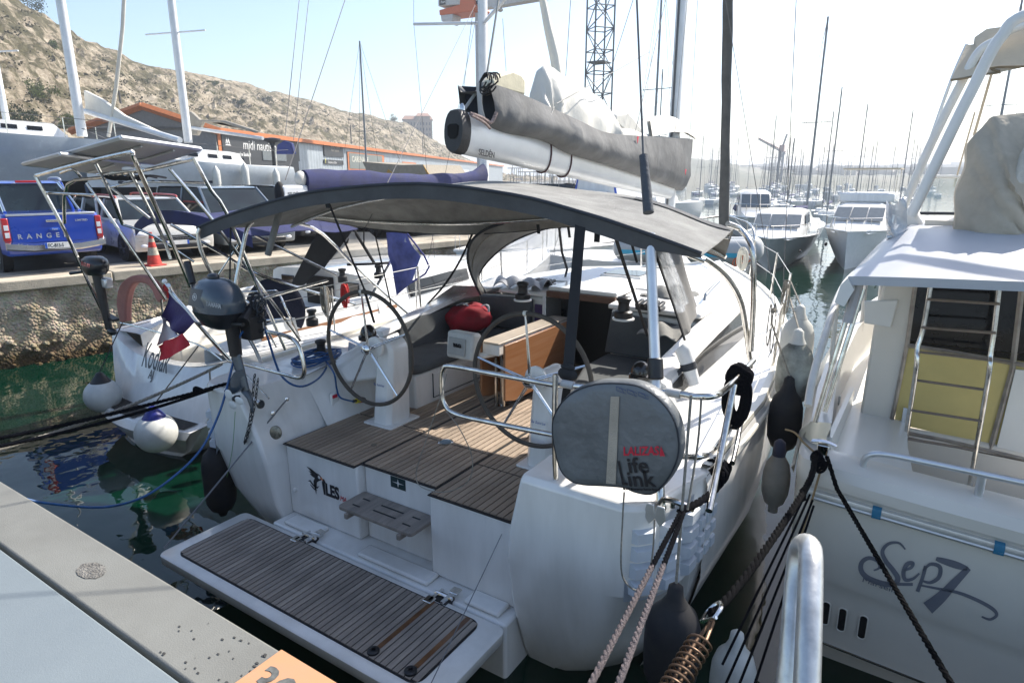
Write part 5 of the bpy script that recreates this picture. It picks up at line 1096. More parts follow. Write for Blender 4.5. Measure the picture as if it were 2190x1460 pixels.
# deck, cockpit, coamings, cabin
mb = MB(); mb.loft([[V((KX + k * kb(y), y, kz(y) + .03 * (1 - k * k))) for k in (-1, -.6, -.2, .2, .6, 1)] for y in (6.0, 6.6, 7.4, 8.5, 9.5, 10.5, 11.5, 12.3, 12.9)]); mb.build('deck', DECKW, kd)
for sg in (1, -1):
    mb = MB(); mb.loft([[V((KX + sg * kb(y), y, kz(y))), V((KX + sg * (kb(y) - .42), y, kz(y) + .02)), V((KX + sg * (kb(y) - .46), y, kz(y) + .26 * min(1, (y - 3.85) * .8))), V((KX + sg * (kb(y) - .60), y, kz(y) + .27 * min(1, (y - 3.85) * .8))), V((KX + sg * (kb(y) - .66), y, .62))] for y in (3.95, 4.3, 4.8, 5.3, 5.8, 6.3)]); mb.build('side_deck', DECKW, kd, smooth=50)
    mb = MB(); mb.loft([[V((KX + sg * (kb(y) - .45), y, kz(y) + .03)), V((KX + sg * (kb(y) - .425), y, kz(y) + .03)), V((KX + sg * (kb(y) - .425), y, kz(y) + .08)), V((KX + sg * (kb(y) - .45), y, kz(y) + .08))] for y in (4.5, 5, 5.5, 6, 6.6)], True, True, True); mb.build('teak_rail', WOODV, kd)
    m = MB(); m.tube([V((KX + sg * (kb(y) - .02), y, kz(y) + .015)) for y in (4, 5, 6, 7, 8.5, 10, 11.2, 12.3, 12.8)], .02, 6); m.build('toe_rail', ALU, kd)
mb = MB(); mb.bb(KX - .6, KX + .6, 4.0, 6.3, .55, .60); mb.build('cockpit_floor', GEL2, kd)
for sg in (1, -1): mb = MB(); mb.bb(KX + sg * .45, KX + sg * .95, 4.3, 6.28, .6, .86); mb.build('cockpit_bench', GEL2, kd, bevel=.02)
def kc(y): return interp([(6.2, 1.12), (7.5, 1.10), (9, .85), (10.3, .45)], y), interp([(6.2, 1.66), (8, 1.66), (9.5, 1.56), (10.4, 1.45)], y)
mb = MB(); mb.loft([[V((KX + k[0] * kc(y)[0], y, kz(y) + (kc(y)[1] - kz(y)) * k[1])) for k in ((-1.06, 0), (-.95, .9), (-.85, 1), (0, 1.12), (.85, 1), (.95, .9), (1.06, 0))] for y in (6.25, 6.8, 7.5, 8.3, 9, 9.8, 10.4)], True, True); cab = mb.build('cabin', GEL, kd, smooth=45)
for x0, x1 in ((-.98, -.62), (-.52, -.36), (.36, .52), (.62, .98)): pass
BRW = M('smoked_brown', (.035, .02, .015), .08, coat=.5)
for x0, x1 in ((-.86, -.58), (.50, .80)): mb = MB(); mb.bb(KX + x0, KX + x1, 6.225, 6.252, 1.22, 1.56); mb.build('bulkhead_window', BRW, kd, bevel=.01)
mb = MB(); mb.bb(KX - .28, KX + .28, 6.22, 6.253, .75, 1.60); mb.build('companionway', MATS['cabin_dark'], kd)
for sg in (-1, 1):
    mb = MB(); mb.loft([[V((KX + sg * (kc(y)[0] * 1.045 + .004), y, kz(y) + (kc(y)[1] - kz(y)) * .25)), V((KX + sg * (kc(y)[0] * .985 + .006), y, kz(y) + (kc(y)[1] - kz(y)) * .72))] for y in (6.9, 7.4, 8.0, 8.6)]); mb.build('cabin_window', DKGLASS, kd)
    w_ = winch
for px, py, s_ in ((668, 690, .85), (733, 598, .8), (810, 590, .8)):
    p = at(px, py, 2, 1.40 if px < 700 else 1.70); m = MB(); m.lathe([(.08 * s_, -.03), (.08 * s_, .05 * s_), (.05 * s_, .07 * s_), (.045 * s_, .13 * s_), (.065 * s_, .15 * s_), (.065 * s_, .18 * s_), (.02, .19 * s_)], p, 18); m.build('winch', BLACK, kd)
# wheel under a navy cover
wcx = at(588, 655, 1, 4.9); mb = MB(); mb.lathe([(.02, -.05), (.36, -.045), (.40, 0), (.36, .045), (.02, .05)], wcx - V((0, 0, .05)), 30, axis=(.45, -1, .1)); mb.build('wheel_cover', M('cover_navy_dark', (.008, .010, .028), .8, bump=.4), kd, smooth=60)
mb = MB(); mb.tube([wcx + V((.05, .1, -.2)), V((wcx.x, wcx.y + .1, .6))], .07, 10); mb.build('binnacle', GEL2, kd)
# stern arch tubes, traced and set in depth
def kp(L, r=.0175, nm='arch_tube', mat=None):
    pts = [at(x, y, 1, d) for x, y, d in L]; m = MB(); m.tube(smooth_pts(pts, 3) if len(pts) > 2 else pts, r, 8); return m.build(nm, mat or STEEL, kd)
kp([(240, 708, 3.85), (190, 605, 3.7), (142, 500, 3.5), (82, 388, 3.33), (77, 377, 3.32), (90, 372, 3.32), (180, 348, 3.32), (272, 327, 3.28), (283, 329, 3.28), (292, 352, 3.32), (360, 500, 3.6), (408, 613, 3.8)], .021)
kp([(138, 477, 3.7), (144, 395, 3.58), (218, 380, 3.6), (320, 362, 3.65), (405, 343, 3.68), (417, 345, 3.68), (450, 405, 3.8), (483, 453, 3.95), (550, 610, 4.2), (618, 765, 4.5)], .019)
kp([(205, 350, 3.35), (232, 405, 3.45), (262, 480, 3.6)]); kp([(185, 391, 3.5), (260, 500, 3.7), (355, 640, 4.0)]); kp([(279, 368, 3.5), (345, 500, 3.75), (365, 554, 3.8)])
kp([(362, 360, 3.6), (450, 465, 3.9), (560, 615, 4.3), (642, 728, 4.7)]); kp([(218, 385, 3.5), (320, 467, 3.8)], .016); kp([(99, 412, 3.4), (203, 417, 3.5)], .014); kp([(233, 401, 3.5), (285, 390, 3.6), (316, 388, 3.7), (438, 391, 3.9)], .014)
kp([(130, 370, 3.4), (155, 362, 3.4), (172, 378, 3.5)], .016); kp([(208, 373, 3.4), (310, 362, 3.5)], .012); kp([(262, 480, 3.6), (330, 505, 3.8), (415, 560, 4.1)], .014)
kp([(365, 480, 3.9), (480, 545, 4.3), (560, 590, 4.5), (760, 650, 5.6)], .017); kp([(640, 478, 4.6), (690, 500, 4.9), (780, 590, 5.6), (890, 685, 6.4)], .018); kp([(530, 495, 4.4), (600, 530, 4.7), (720, 588, 5.3)], .015)
kp([(540, 478, 4.4), (460, 600, 4.2)], .012); kp([(865, 505, 6.2), (790, 640, 5.7)], .017)
# guard rails at the stern of this boat
kp([(440, 640, 4.2), (480, 628, 4.3), (575, 622, 4.6), (595, 626, 4.7), (612, 660, 4.7), (640, 720, 4.8)], .014, 'pushpit_rail'); kp([(520, 640, 4.3), (545, 660, 4.3), (600, 760, 4.5), (612, 790, 4.5)], .013, 'pushpit_rail'); kp([(500, 690, 4.4), (620, 680, 4.7)], .012, 'pushpit_rail'); kp([(345, 640, 3.9), (352, 700, 4.0)], .012, 'pushpit_rail'); kp([(255, 690, 3.8), (300, 700, 3.8), (420, 735, 3.75), (475, 770, 3.8)], .010, 'pushpit_rail')
for q_ in ((.46), (.25)):
    m = MB(); m.tube([V((KX + 1.25, 4.6, 1.1 + q_ * 1.1)), V((KX + 1.48, 6.2, 1.15 + q_ * 1.2)), V((KX + 1.5, 8.2, 1.25 + q_ * 1.2)), V((KX + 1.2, 10, 1.3 + q_ * 1.2)), V((KX + .4, 12.2, 1.4 + q_ * 1.2))], .0045, 5); m.build('lifeline', WIRE, kd)
for y in (5.2, 6.6, 8.2, 10.0, 11.4): m = MB(); b = V((KX + kb(y) - .06, y, kz(y))); m.tube([b, b + V((0, 0, .58))], .012, 6); m.build('stanchion', STEEL, kd)
# solar panels
PANU = M('panel_backsheet', (.40, .39, .36), .5, var=.1, scale=2); PANF = M('panel_frame', (.62, .63, .64), .35, .6, var=.05)
for qd in (((139, 331, 3.45), (259, 297, 3.3), (430, 321, 4.2), (330, 352, 4.3)), ((49, 353, 3.45), (129, 332, 3.3), (300, 352, 4.2), (235, 374, 4.3))):
    P = [at(x, y, 1, d) for x, y, d in qd]; m = MB(); m.prism(P, (0, 0, .006)); sp = m.build('solar_panel', PANU, kd)
    m = MB(); cc = sum(P, V()) / 4; m.prism([p + V((0, 0, .0065)) for p in P], (0, 0, .028)); m.build('panel_cells', M('cells_navy', (.01, .012, .03), .15, coat=.4), sp)
    for i in range(4):
        a, b = P[i], P[(i + 1) % 4]; m = MB(); m.tube([a + V((0, 0, .012)), b + V((0, 0, .012))], .022, 4); m.build('panel_frame', PANF, sp, smooth=0)
    for t in (.3, .7): m = MB(); a, b = P[0].lerp(P[3], t), P[1].lerp(P[2], t); m.tube([a.lerp(b, .1) - V((0, 0, .02)), a.lerp(b, .9) - V((0, 0, .02))], .013, 4); m.build('panel_rail', ALU, sp, smooth=0)
m = MB(); p = at(245, 376, 1, 3.5); 
for k in range(5): m.tube(smooth_pts([p + V((-.3 + .1 * k, 0, 0)), p + V((-.2 + .12 * k, .1, -.04)), p + V((0 + .1 * k, .15, .0)), p + V((.25, .1 * k, -.02))], 4), .012, 5)
m.build('cable_bundle', BLACK, kd)
m = MB(); m.sphere(at(273, 361, 1, 3.5), .045, 12, 8, (1.2, 1.2, .5)); m.build('gps_mushroom', GEL, kd)
# navy bimini on this boat
def kbm(u, v): 
    x = -8.35 + 2.35 * u; return V((x, 4.05 + 1.5 * v + .15 * (2 * u - 1) ** 2, 2.42 + .20 * (1 - (2 * u - 1) ** 2) - .05 * v + .02 * sin(v * 9 + u * 4)))
mb = MB(); mb.grid(kbm, 14, 8, th=.008); mb.build('bimini_canopy', NAVY, kd, smooth=70)
mb = MB(); mb.grid(lambda u, v: kbm(u, 0) + V((0, -.01, -.13 * v)), 14, 2, th=.006, tdir=(0, 1, 0)); mb.build('canopy_valance', NAVY, kd, smooth=70)
# spray hood: black side, clear window, blue curtain
mb = MB(); mb.prism([at(x, y, 1, 6.0) for x, y in ((684, 485), (752, 485), (742, 520), (648, 610), (620, 612))], (.0, .02, 0)); mb.build('hood_side', SB, kd)
mb = MB(); mb.add([at(752, 496, 1, 6.0), at(790, 496, 1, 6.3), at(860, 560, 1, 7.0), at(700, 565, 1, 5.9)], [(0, 1, 2, 3)]); hw = mb.build('hood_window', CLEAR, kd)
kp([(752, 490, 6.0), (700, 560, 5.9), (690, 575, 5.85)], .016, 'hood_bow', SB); kp([(756, 490, 6.05), (800, 562, 6.3)], .022, 'hood_bow', SB); kp([(742, 566, 5.95), (800, 564, 6.2), (862, 560, 6.6)], .018, 'hood_bow', SB)
mb = MB(); P = [[(826, 497), (845, 497), (869, 500)], [(830, 545), (850, 550), (884, 530)], [(838, 570), (858, 580), (900, 548)], [(848, 632), (862, 620), (880, 605)]]
mb.loft([smooth_pts([at(x, y, 1, 5.9 + .05 * sin(i * 2 + j * 3)) for j, (x, y) in enumerate(r)], 4) for i, r in enumerate(P)]); mb.build('blue_curtain', M('curtain_blue', (.11, .125, .36), .75, var=.3, scale=6, bump=.5, bscale=15), kd, smooth=80)
mb = MB(); mb.add([at(869, 500, 1, 5.9), at(917, 570, 1, 6.2), at(880, 600, 1, 6.0), at(850, 560, 1, 5.9)], [(0, 1, 2, 3)]); mb.build('curtain_window', CLEAR, kd)
kp([(871, 500, 5.9), (918, 570, 6.2), (878, 605, 6.0)], .012, 'curtain_hem', M('hem_blue', (.05, .055, .2), .8))
# boom with navy cover, mast
secs = []
for i in range(15):
    t = i / 14; c = V((-7.0, 5.75 + 4.05 * t, 2.93 + .02 * sin(t * 9) + (.10 * max(0, t - .88) * 8))); rz_ = .115 + .05 * (1 - t) + (.10 if t > .93 else 0) + .012 * sin(i * 2.1); rx_ = .10
    secs.append([c + V((rx_ * cos(a) * (1 + .08 * sin(3 * a + i)), 0, rz_ * sin(a))) for a in [2 * pi * k / 14 for k in range(14)]])
mb = MB(); mb.loft(secs, True, True, True); mb.build('boom_cover', NAVY, kd, smooth=80)
mb = MB(); mb.bb(-7.07, -6.93, 5.35, 5.76, 2.72, 2.90); bm_ = mb.build('boom', MASTW, kd, bevel=.03); text('SELDÉN', .06, NB, bm_, (-6.929, 5.42, 2.77), (0, 1, 0), (0, 0, 1), bold=.001)
mb = MB(); mb.sphere(V((-7.0, 5.70, 2.98)), .10, 12, 8, (.6, .9, 1)); mb.build('sail_clew', SAIL, kd); mb = MB(); mb.sphere(V((-7.0, 5.36, 2.80)), .10, 12, 8, (.7, .7, 1.5)); mb.build('sheet_bag', SB, kd, smooth=80)
mb = MB(); mb.lathe([(.085, 0), (.085, 9), (.07, 12)], at(1040, 300, 1, 9.95) * V((1, 1, 0)) + V((0, 0, 1.6)) if False else V((at(1035, 300, 1, 9.95).x, 9.95, 1.6)), 16, sx=.85, sy=1.2); km = mb.build('mast', MASTW, kd)
kx = at(1035, 300, 1, 9.95).x
a = at(1018, 52, 1, 9.95); mb = MB(); mb.tube([V((kx, 9.95, a.z)), at(885, 52, 1, 9.7)], .028, 8); mb.build('spreader', MASTW, km); mb = MB(); mb.tube([V((kx, 9.95, a.z - .02)), at(1095, -18, 1, 9.3)], .03, 8); mb.build('spreader', MASTW, km)
for A0, B0 in (((885, 52, 9.7), (930, 560, 8.4)), ((885, 52, 9.7), (884, -120, 9.8)), ((1018, 40, 9.9), (905, 610, 8.0)), ((1012, 20, 9.95), (985, 245, 9.0)), ((1075, 40, 9.6), (1100, 420, 10.3)), ((1022, 0, 9.95), (780, 490, 4.6)), ((738, 0, 6.5), (610, 385, 4.6)), ((660, 0, 6.6), (628, 300, 5.2)), ((640, 0, 6.6), (610, 290, 5.2))):
    m = MB(); m.tube([at(A0[0], A0[1], 1, A0[2]), at(B0[0], B0[1], 1, B0[2])], .0045 if A0[0] != 738 else .006, 4); m.build('stay', WIRE, kd)
m = MB(); m.tube([at(1160, 0, 1, 10.6), at(1172, 60, 1, 10.7), at(1186, 120, 1, 10.75), at(1192, 160, 1, 10.8)], [.06, .075, .09, .09], 10); m.tube([at(1160, 0, 1, 10.6), at(1150, -60, 1, 10.4)], .06, 8); m.build('furled_headsail', SAIL, kd)
# outboard and rolled red mat on the stern of the neighbour
obk = thing('outboard_motor', 'small black outboard motor hanging off the neighbour under the solar arch', 'outboard motor', tuple(at(205, 575, 1, 3.75)))
c = at(203, 566, 1, 3.75); mb = MB(); mb.loft([[c + V((rx * cos(a), .11 * cos(a * 0) * sin(a) * ry, z_)) for a in [2 * pi * k / 18 for k in range(18)]] for rx, ry, z_ in ((.12, .9, -.12), (.20, 1.1, -.07), (.23, 1.2, .0), (.21, 1.1, .06), (.12, .8, .10))], True, True, True); mb.build('cowling', YK, obk, smooth=60)
text('SUZUKI', .06, M('decal_red', (.6, .1, .1), .4), obk, (c.x - .05, c.y - .133, c.z + .01), (1, 0, -.1), (0, .1, 1), shear=.2, bold=.001)
mb = MB(); mb.tube([c + V((.02, 0, -.1)), c + V((.05, 0, -.45)), c + V((.10, 0, -.8))], [.06, .05, .04], 10); mb.prism([c + V(p) for p in ((.0, 0, -.62), (.22, 0, -.66), (.22, 0, -.69), (.02, 0, -.66))], (0, .08, 0)); mb.sphere(c + V((.16, .0, -.82)), .06, 10, 6, (1.6, .8, .8)); mb.build('leg', BLACK, obk)
mb = MB(); mb.tube([c + V((-.12, 0, -.08)), c + V((-.45, -.1, -.13))], .02, 8); mb.build('tiller_handle', BLACK, obk); mb = MB(); mb.box(c + V((.08, .05, -.22)), (.2, .1, .12)); mb.build('clamp_bracket', ALU, obk, bevel=.02)
rb2 = thing('horseshoe_buoy', 'faded red horseshoe buoy hung on the neighbour stern rail', 'lifebuoy', tuple(at(290, 620, 1, 4.0)))
P = smooth_pts([at(x, y, 1, 4.0) for x, y in ((256, 690), (248, 650), (255, 610), (280, 590), (310, 592), (335, 615), (345, 640), (335, 645), (318, 612), (290, 605), (275, 620), (268, 655), (268, 688))], 3)
mb = MB(); mb.prism(P, (0, .09, 0)); mb.build('buoy_cover', M('faded_red', (.42, .17, .14), .7, var=.15), rb2, bevel=.02)
cc = at(358, 610, 1, 4.1); coil('small red rope bundle on the neighbour stern rail', cc, .06, .16, 6, .009, ROPER, 12)
# ================================================================ MOTOR CRUISER TO STARBOARD
sp = thing('motor_cruiser', 'cream motor cruiser with large grey name on its transom, to the right', 'motorboat', (1.3, 7, 0))
CREAM = M('cream_hull', (.71, .665, .585), .3, var=.05, scale=1.5, coat=.25); CRW = M('cruiser_white', (.74, .73, .69), .32, var=.05, scale=2, coat=.2)
PX = lambda x, y, yy=3.75: at(x, y, 1, yy)
XR = 3.6
# transom as a moulded profile swept across
prof7 = [(4.02, 1.02), (4.02, 1.39), (3.97, 1.44), (3.86, 1.45), (3.765, 1.415), (3.73, 1.36), (3.73, 1.30), (3.76, 1.262), (3.762, 1.16), (3.775, .72), (3.80, .675), (3.815, .60), (3.87, .22), (3.99, .17), (4.0, .10), (4.1, -.25)]
def xs7(z): return -.50 + .03 * (1.5 - z) + (.14 * (.7 - z) if z < .7 else 0)
mb = MB(); mb.loft([[V((max(x, xs7(z) + r0) if x < 0 else x, y + (dy if z < 1.6 else 0), z - .055 * max(0, x + .5))) for y, z in prof7] for x, r0, dy in ((-.5, 0, .22), (-.5, .012, .11), (-.5, .05, .045), (-.5, .13, 0), (.2, 0, 0), (1.2, 0, 0), (XR, 0, 0.02))])
mb.build('transom', CREAM, sp, smooth=32)
# port topsides and side deck
SH = [(3.97, -.50, 1.50), (4.6, -.56, 1.52), (5.4, -.60, 1.54), (6.4, -.60, 1.58), (7.6, -.50, 1.64), (9, -.25, 1.72), (10.5, .3, 1.82), (12, 1.3, 1.9)]
mb = MB(); mb.loft([[V((x + .16 if z > 0 else x, y, z + .10)), V((x + .05, y, z + .09)), V((x, y, z + .02)), V((x, y, 1.27 + (z - 1.5) * .9)), V((x + .02, y, .7)), V((x + .12, y, .2)), V((x + .3, y, -.25))] for y, x, z in SH]); mb.build('hull_side', CREAM, sp, smooth=40)
mb = MB(); mb.loft([[V((x + .155, y, z + .098)), V((x + .17, y, 1.32)), V((x + .62 + (0 if y < 6 else .0), y, 1.31))] for y, x, z in SH[:6]]); mb.build('side_deck', CRW, sp, smooth=30)
mb = MB(); mb.loft([[V((x - .012, y, 1.295)), V((x - .03, y, 1.27)), V((x - .012, y, 1.235))] for y, x, z in SH]); mb.build('rubbing_strake', GEL2, sp)
# aluminium rub rail on the transom with blue tape
mb = MB(); ry = lambda x: 1.262 - .055 * max(0, x + .5)
for x0, x1 in ((-.40, 3.4),): mb.loft([[V((x, 3.762 + o[0], ry(x) + o[1])) for o in ((0, .012), (-.030, .004), (-.036, -.022), (-.030, -.048), (0, -.056))] for x in (x0, .5, 1.5, x1)], True, True)
rr = mb.build('rub_rail', ALU, sp, smooth=30)
mb = MB(); mb.loft([[V((x, 3.73, ry(x) - .022)), V((x, 3.722, ry(x) - .035))] for x in (-.38, .5, 1.5, 3.3)]); mb.build('rail_insert', M('vinyl_white', (.72, .72, .72), .4), rr)
TAPE = M('blue_tape', (.02, .17, .30), .5)
for x in (PX(1875, 1095).x, PX(2133, 1185).x): mb = MB(); mb.loft([[V((x + k, 3.762 + o[0] * 1.1, ry(x) + o[1])) for o in ((0, .016), (-.033, .006), (-.039, -.022), (-.033, -.050), (0, -.060))] for k in (-.022, .022)]); mb.build('blue_tape', TAPE, rr, smooth=30)
mb = MB(); mb.tube([V((-.30, 3.875, .215)), V((1.2, 3.875, .13)), V((3.4, 3.875, .02))], .012, 8); mb.build('chrome_strip', CHROME, sp)
# cooling slots
for px, py in ((1766, 1308), (1801, 1322), (1845, 1338)):
    p = at(px, py, 1, 3.84); m = MB(); R = rrect(-.020, .020, -.08, .08, .019, 0); m.prism([V((p.x + q_.x, p.y - .012 - (q_.y) * .10, p.z + q_.y)) for q_ in R], (0, .02, 0)); m.build('vent_slot', MATS['void_black'], sp)
    m = MB(); m.tube([V((p.x + q_.x * 1.12, p.y - .014 - q_.y * .10, p.z + q_.y * 1.05)) for q_ in R] + [V((p.x + R[0].x * 1.12, p.y - .014 - R[0].y * .10, p.z + R[0].y * 1.05))], .004, 5, cap=False); m.build('slot_rim', CREAM, sp)
mb = MB(); mb.loft([[V((x, 3.772, 1.02 - .055 * (x + .5))), V((x, 3.7695, 1.023 - .055 * (x + .5)))] for x in (-.4, 3.)]); mb.build('styling_line', M('line_grey', (.35, .34, .31), .5), sp)
# name: big script letters drawn as strokes
G7 = M('name_silver_grey', (.16, .165, .19), .35)
def stroke(pts, wid, nm='name_letter', yy=3.760):
    P = smooth_pts([V((x, 0, -y)) for x, y in pts], 6); n_ = len(P); L = []
    W = wid if callable(wid) else (lambda t: wid)
    for i, p in enumerate(P):
        d = (P[min(n_ - 1, i + 1)] - P[max(0, i - 1)]).normalized(); nrm = V((-d.z, 0, d.x)); w_ = W(i / (n_ - 1)) * .66
        L.append((p + nrm * w_, p - nrm * w_))
    m = MB(); rows_ = []
    for a, b in L:
        A_, B_ = PX(a.x, -a.z), PX(b.x, -b.z); q_ = []
        for p in (A_, B_): q_.append(V((p.x, 3.7635 - .006 + (1.16 - p.z) * .03 - .001, p.z)))
        rows_.append(q_)
    m.loft(rows_); m.build(nm, G7, sp, smooth=0)
cal = lambda a, b: (lambda t: a + (b - a) * sin(pi * t))
stroke([(1936, 1176), (1922, 1162), (1900, 1164), (1887, 1180), (1893, 1200), (1910, 1222), (1920, 1240), (1910, 1252), (1885, 1250), (1855, 1238), (1841, 1222), (1843, 1204), (1858, 1195), (1876, 1202), (1880, 1216), (1868, 1222)], cal(2.5, 9))
stroke([(1895, 1250), (1930, 1252), (1952, 1252)], 5)
stroke([(1932, 1222), (1948, 1216), (1952, 1206), (1940, 1208), (1932, 1226), (1936, 1242), (1952, 1240), (1966, 1228)], cal(3, 7))
stroke([(1980, 1212), (1972, 1240), (1962, 1268)], 6); stroke([(1974, 1222), (1990, 1208), (2010, 1214), (2008, 1236), (1990, 1248), (1972, 1244)], cal(3, 7))
stroke([(2002, 1196), (2040, 1208), (2070, 1218)], cal(6, 12)); stroke([(2072, 1216), (2040, 1250), (2012, 1280), (1984, 1304)], lambda t: 9 + 14 * t)
stroke([(1968, 1254), (2010, 1262), (2050, 1270), (2090, 1286), (2122, 1304), (2132, 1318), (2118, 1328), (2100, 1322)], cal(3, 6))
text('Marseille', .043, G7, sp, (PX(1843, 1240).x, 3.7515, PX(1843, 1240).z - .008), (1, 0, -.07), (0, 0, 1), sx=1.25)
# rail on the bulwark, fairlead, cleat
R7 = lambda L, r=.0175, nm='hand_rail', mat=STEEL: (lambda m: (m.tube(smooth_pts([V(p) for p in L], 5), r, 10), m.build(nm, mat, sp))[1])(MB())
a = PX(1846, 1000, 3.85); R7([a + V((0, 0, -.02)), PX(1848, 985, 3.85), PX(1862, 972, 3.85), PX(1900, 972, 3.85), PX(2000, 992, 3.85), PX(2190, 1032, 3.85), V((1.8, 3.85, 1.50))], .0185, mat=ALU)
b = PX(2101, 1015, 3.86); R7([b, b + V((0, 0, -.13))], .021, 'rail_post', ALU)
for q_ in (a, b + V((0, 0, -.13))): m = MB(); m.lathe([(.03, -.012), (.03, .004)], q_, 12); m.build('rail_foot', ALU, sp)
p = PX(1800, 1000, 3.84); mb = MB(); mb.lathe([(.045, -.03), (.045, .01), (.028, .015), (.027, 0)], p, 3 * 6, sx=1.1, sy=.7); mb.build('deck_socket', CHROME, sp); mb = MB(); mb.lathe([(.026, .011), (.026, .0165)], p, 14, sy=.7); mb.build('socket_hole', M('socket_teal', (.06, .1, .12), .4), sp)
p = PX(1760, 962, 3.86); mb = MB(); mb.loft([[p + V((t, dy, .035 + .02 * cos(t * 18) + z_)) for dy, z_ in ((-.02, 0), (.0, .012), (.02, 0), (0, -.012))] for t in [-.07 + .02 * i for i in range(8)]], True, True, True); mb.bb(p.x - .03, p.x + .03, p.y - .02, p.y + .02, p.z - .03, p.z + .035); mb.build('mooring_cleat', CHROME, sp, bevel=.004)
# cockpit
mb = MB(); mb.bb(-.32, 3.5, 4.0, 5.4, .84, .90); mb.build('cockpit_floor', CRW, sp)
mb = MB(); mb.prism([(-.33, 4.0, .9), (-.33, 5.3, .9), (-.33, 5.3, 1.45), (-.33, 4.0, 1.50)], (-.03, 0, 0)); mb.build('cockpit_liner', CRW, sp)
mb = MB(); mb.bb(-.30, .02, 4.03, 4.45, 1.0, 1.30); bx = mb.build('locker', CRW, sp, bevel=.04); mb = MB(); mb.bb(-.26, -.03, 4.02, 4.03, 1.05, 1.26); mb.build('locker_door', CREAM, bx, bevel=.004); mb = MB(); mb.bb(-.17, -.13, 4.01, 4.02, 1.17, 1.24); mb.build('door_latch', STEEL, bx)
# aft bulkhead: port pillar, door frame, yellow curtain, dark glass
YD = 5.12
def D(x, y, yy=YD): return at(x, y, 1, yy)
mb = MB(); mb.prism([D(1836, 905), D(1908, 915), D(1945, 740), D(1965, 570), D(1900, 560), D(1868, 700)], (0, .35, 0)); mb.build('saloon_pillar', CREAM, sp, bevel=.02)
mb = MB(); mb.prism([D(1848, 643), D(1922, 640), D(1905, 700), D(1848, 690)], (0, -.02, 0)); mb.build('access_panel', CRW, sp, bevel=.008)
mb = MB(); mb.prism([V((-.3, 5.10, .85)), V((2.8, 5.10, .85)), V((2.8, 5.10, 1.22)), V((.0, 5.10, 1.27)), V((-.3, 5.10, 1.25))], (0, .2, 0)); mb.build('step_moulding', CREAM, sp, bevel=.02)
dl, dr_ = D(1905, 925), D(2125, 952); 
mb = MB(); mb.prism([D(1912, 905), D(2300, 990), D(2300, 770), D(1940, 728)], (0, .01, 0)); mb.build('yellow_panel', M('panel_yellow', (.62, .50, .19), .55, var=.08, scale=3), sp)
mb = MB(); mb.prism([D(1942, 735), D(2300, 790), D(2340, 540), D(1966, 575)], (0, .01, 0)); dg = mb.build('door_glass', DKGLASS, sp)
FR = M('door_frame_alu', (.42, .38, .34), .35, .5, var=.3, scale=6)
for L_, w_ in ((((1902, 925), (1940, 735), (1962, 575)), .014), (((1938, 738), (2030, 752), (2200, 782)), .016), (((1905, 918), (2020, 940), (2210, 985)), .022), (((2118, 960), (2165, 790), (2192, 560)), .016), (((1965, 578), (2190, 560)), .012)):
    m = MB(); m.tube([D(x, y, YD - .012) for x, y in L_], w_, 4); m.build('door_frame', FR, sp, smooth=0)
mb = MB(); mb.prism([D(2132, 955, 5.10), D(2260, 985, 5.10), D(2290, 800, 5.10), D(2172, 790, 5.10)], (0, .01, 0)); mb.build('white_panel', CRW, sp)
mb = MB(); mb.box(D(1795, 855, 5.0), (.012, .05, .07)); mb.build('switch_plate', CRW, sp, bevel=.004)
for x_, z_ in ((.35, .905), (.95, .905)): mb = MB(); mb.bb(x_ - .22, x_ + .22, 4.25, 4.75, .9, z_); mb.build('floor_hatch', CREAM, sp, bevel=.003)
mb = MB(); mb.bb(.0, .05, 5.085, 5.105, 1.30, 1.42); mb.build('door_handle', CHROME, sp, bevel=.004)
mb = MB(); mb.tube([V((-.02, 5.10, 1.20)), V((1.6, 5.10, 1.17))], .006, 4); mb.build('drip_seam', M('seam_grime', (.16, .14, .11), .8), sp)
# saloon interior seen through the glass is dark; coaming under the glass on the side
mb = MB(); mb.loft([[V((x + .28, y, 1.32)), V((x + .36, y, 1.80)), V((x + .50, y, 2.42))] for y, x, z in SH[2:6]]); mb.build('saloon_side', CREAM, sp); mb = MB(); mb.loft([[V((x + .345, y, 1.83)), V((x + .475, y, 2.38))] for y, x, z in SH[2:6]]); mb.build('side_window', DKGLASS, sp)
# roof overhang / flybridge deck
def roof(u, v):
    x = -.36 + 3.4 * u ** 1.3; y0 = 4.02 + .14 * u; y = y0 + (5.9 - y0) * v
    return V((x, y, 2.46 + .19 * min(1, v * 2.2) ** .7 * min(1, u * 9) + .10 * u))
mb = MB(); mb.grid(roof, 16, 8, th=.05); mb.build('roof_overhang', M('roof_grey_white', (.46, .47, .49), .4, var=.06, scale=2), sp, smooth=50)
mb = MB(); mb.loft([[V((-.36 + dx, y, 2.44 + z_)) for dx, z_ in ((0.0, 0.01), (-.03, -.03), (-.05, -.13), (.0, -.15), (.04, -.05))] for y in (4.0, 4.2, 4.45)], True, True, True); mb.build('roof_corner', CRW, sp, smooth=50)
for (x0, y0, d0), (x1, y1, d1) in (((1832, 610, 4.1), (1743, 902, 3.98)), ((1846, 618, 4.25), (1764, 880, 4.12))): R7([at(x0, y0, 1, d0), at(x1, y1, 1, d1)], .0145, 'roof_support')
p = at(1820, 640, 1, 4.1); mb = MB(); mb.tube([at(1838, 600, 1, 4.1), at(1812, 690, 1, 4.06)], .028, 8); mb.build('support_sleeve', M('sleeve_grey', (.45, .43, .42), .7), sp)
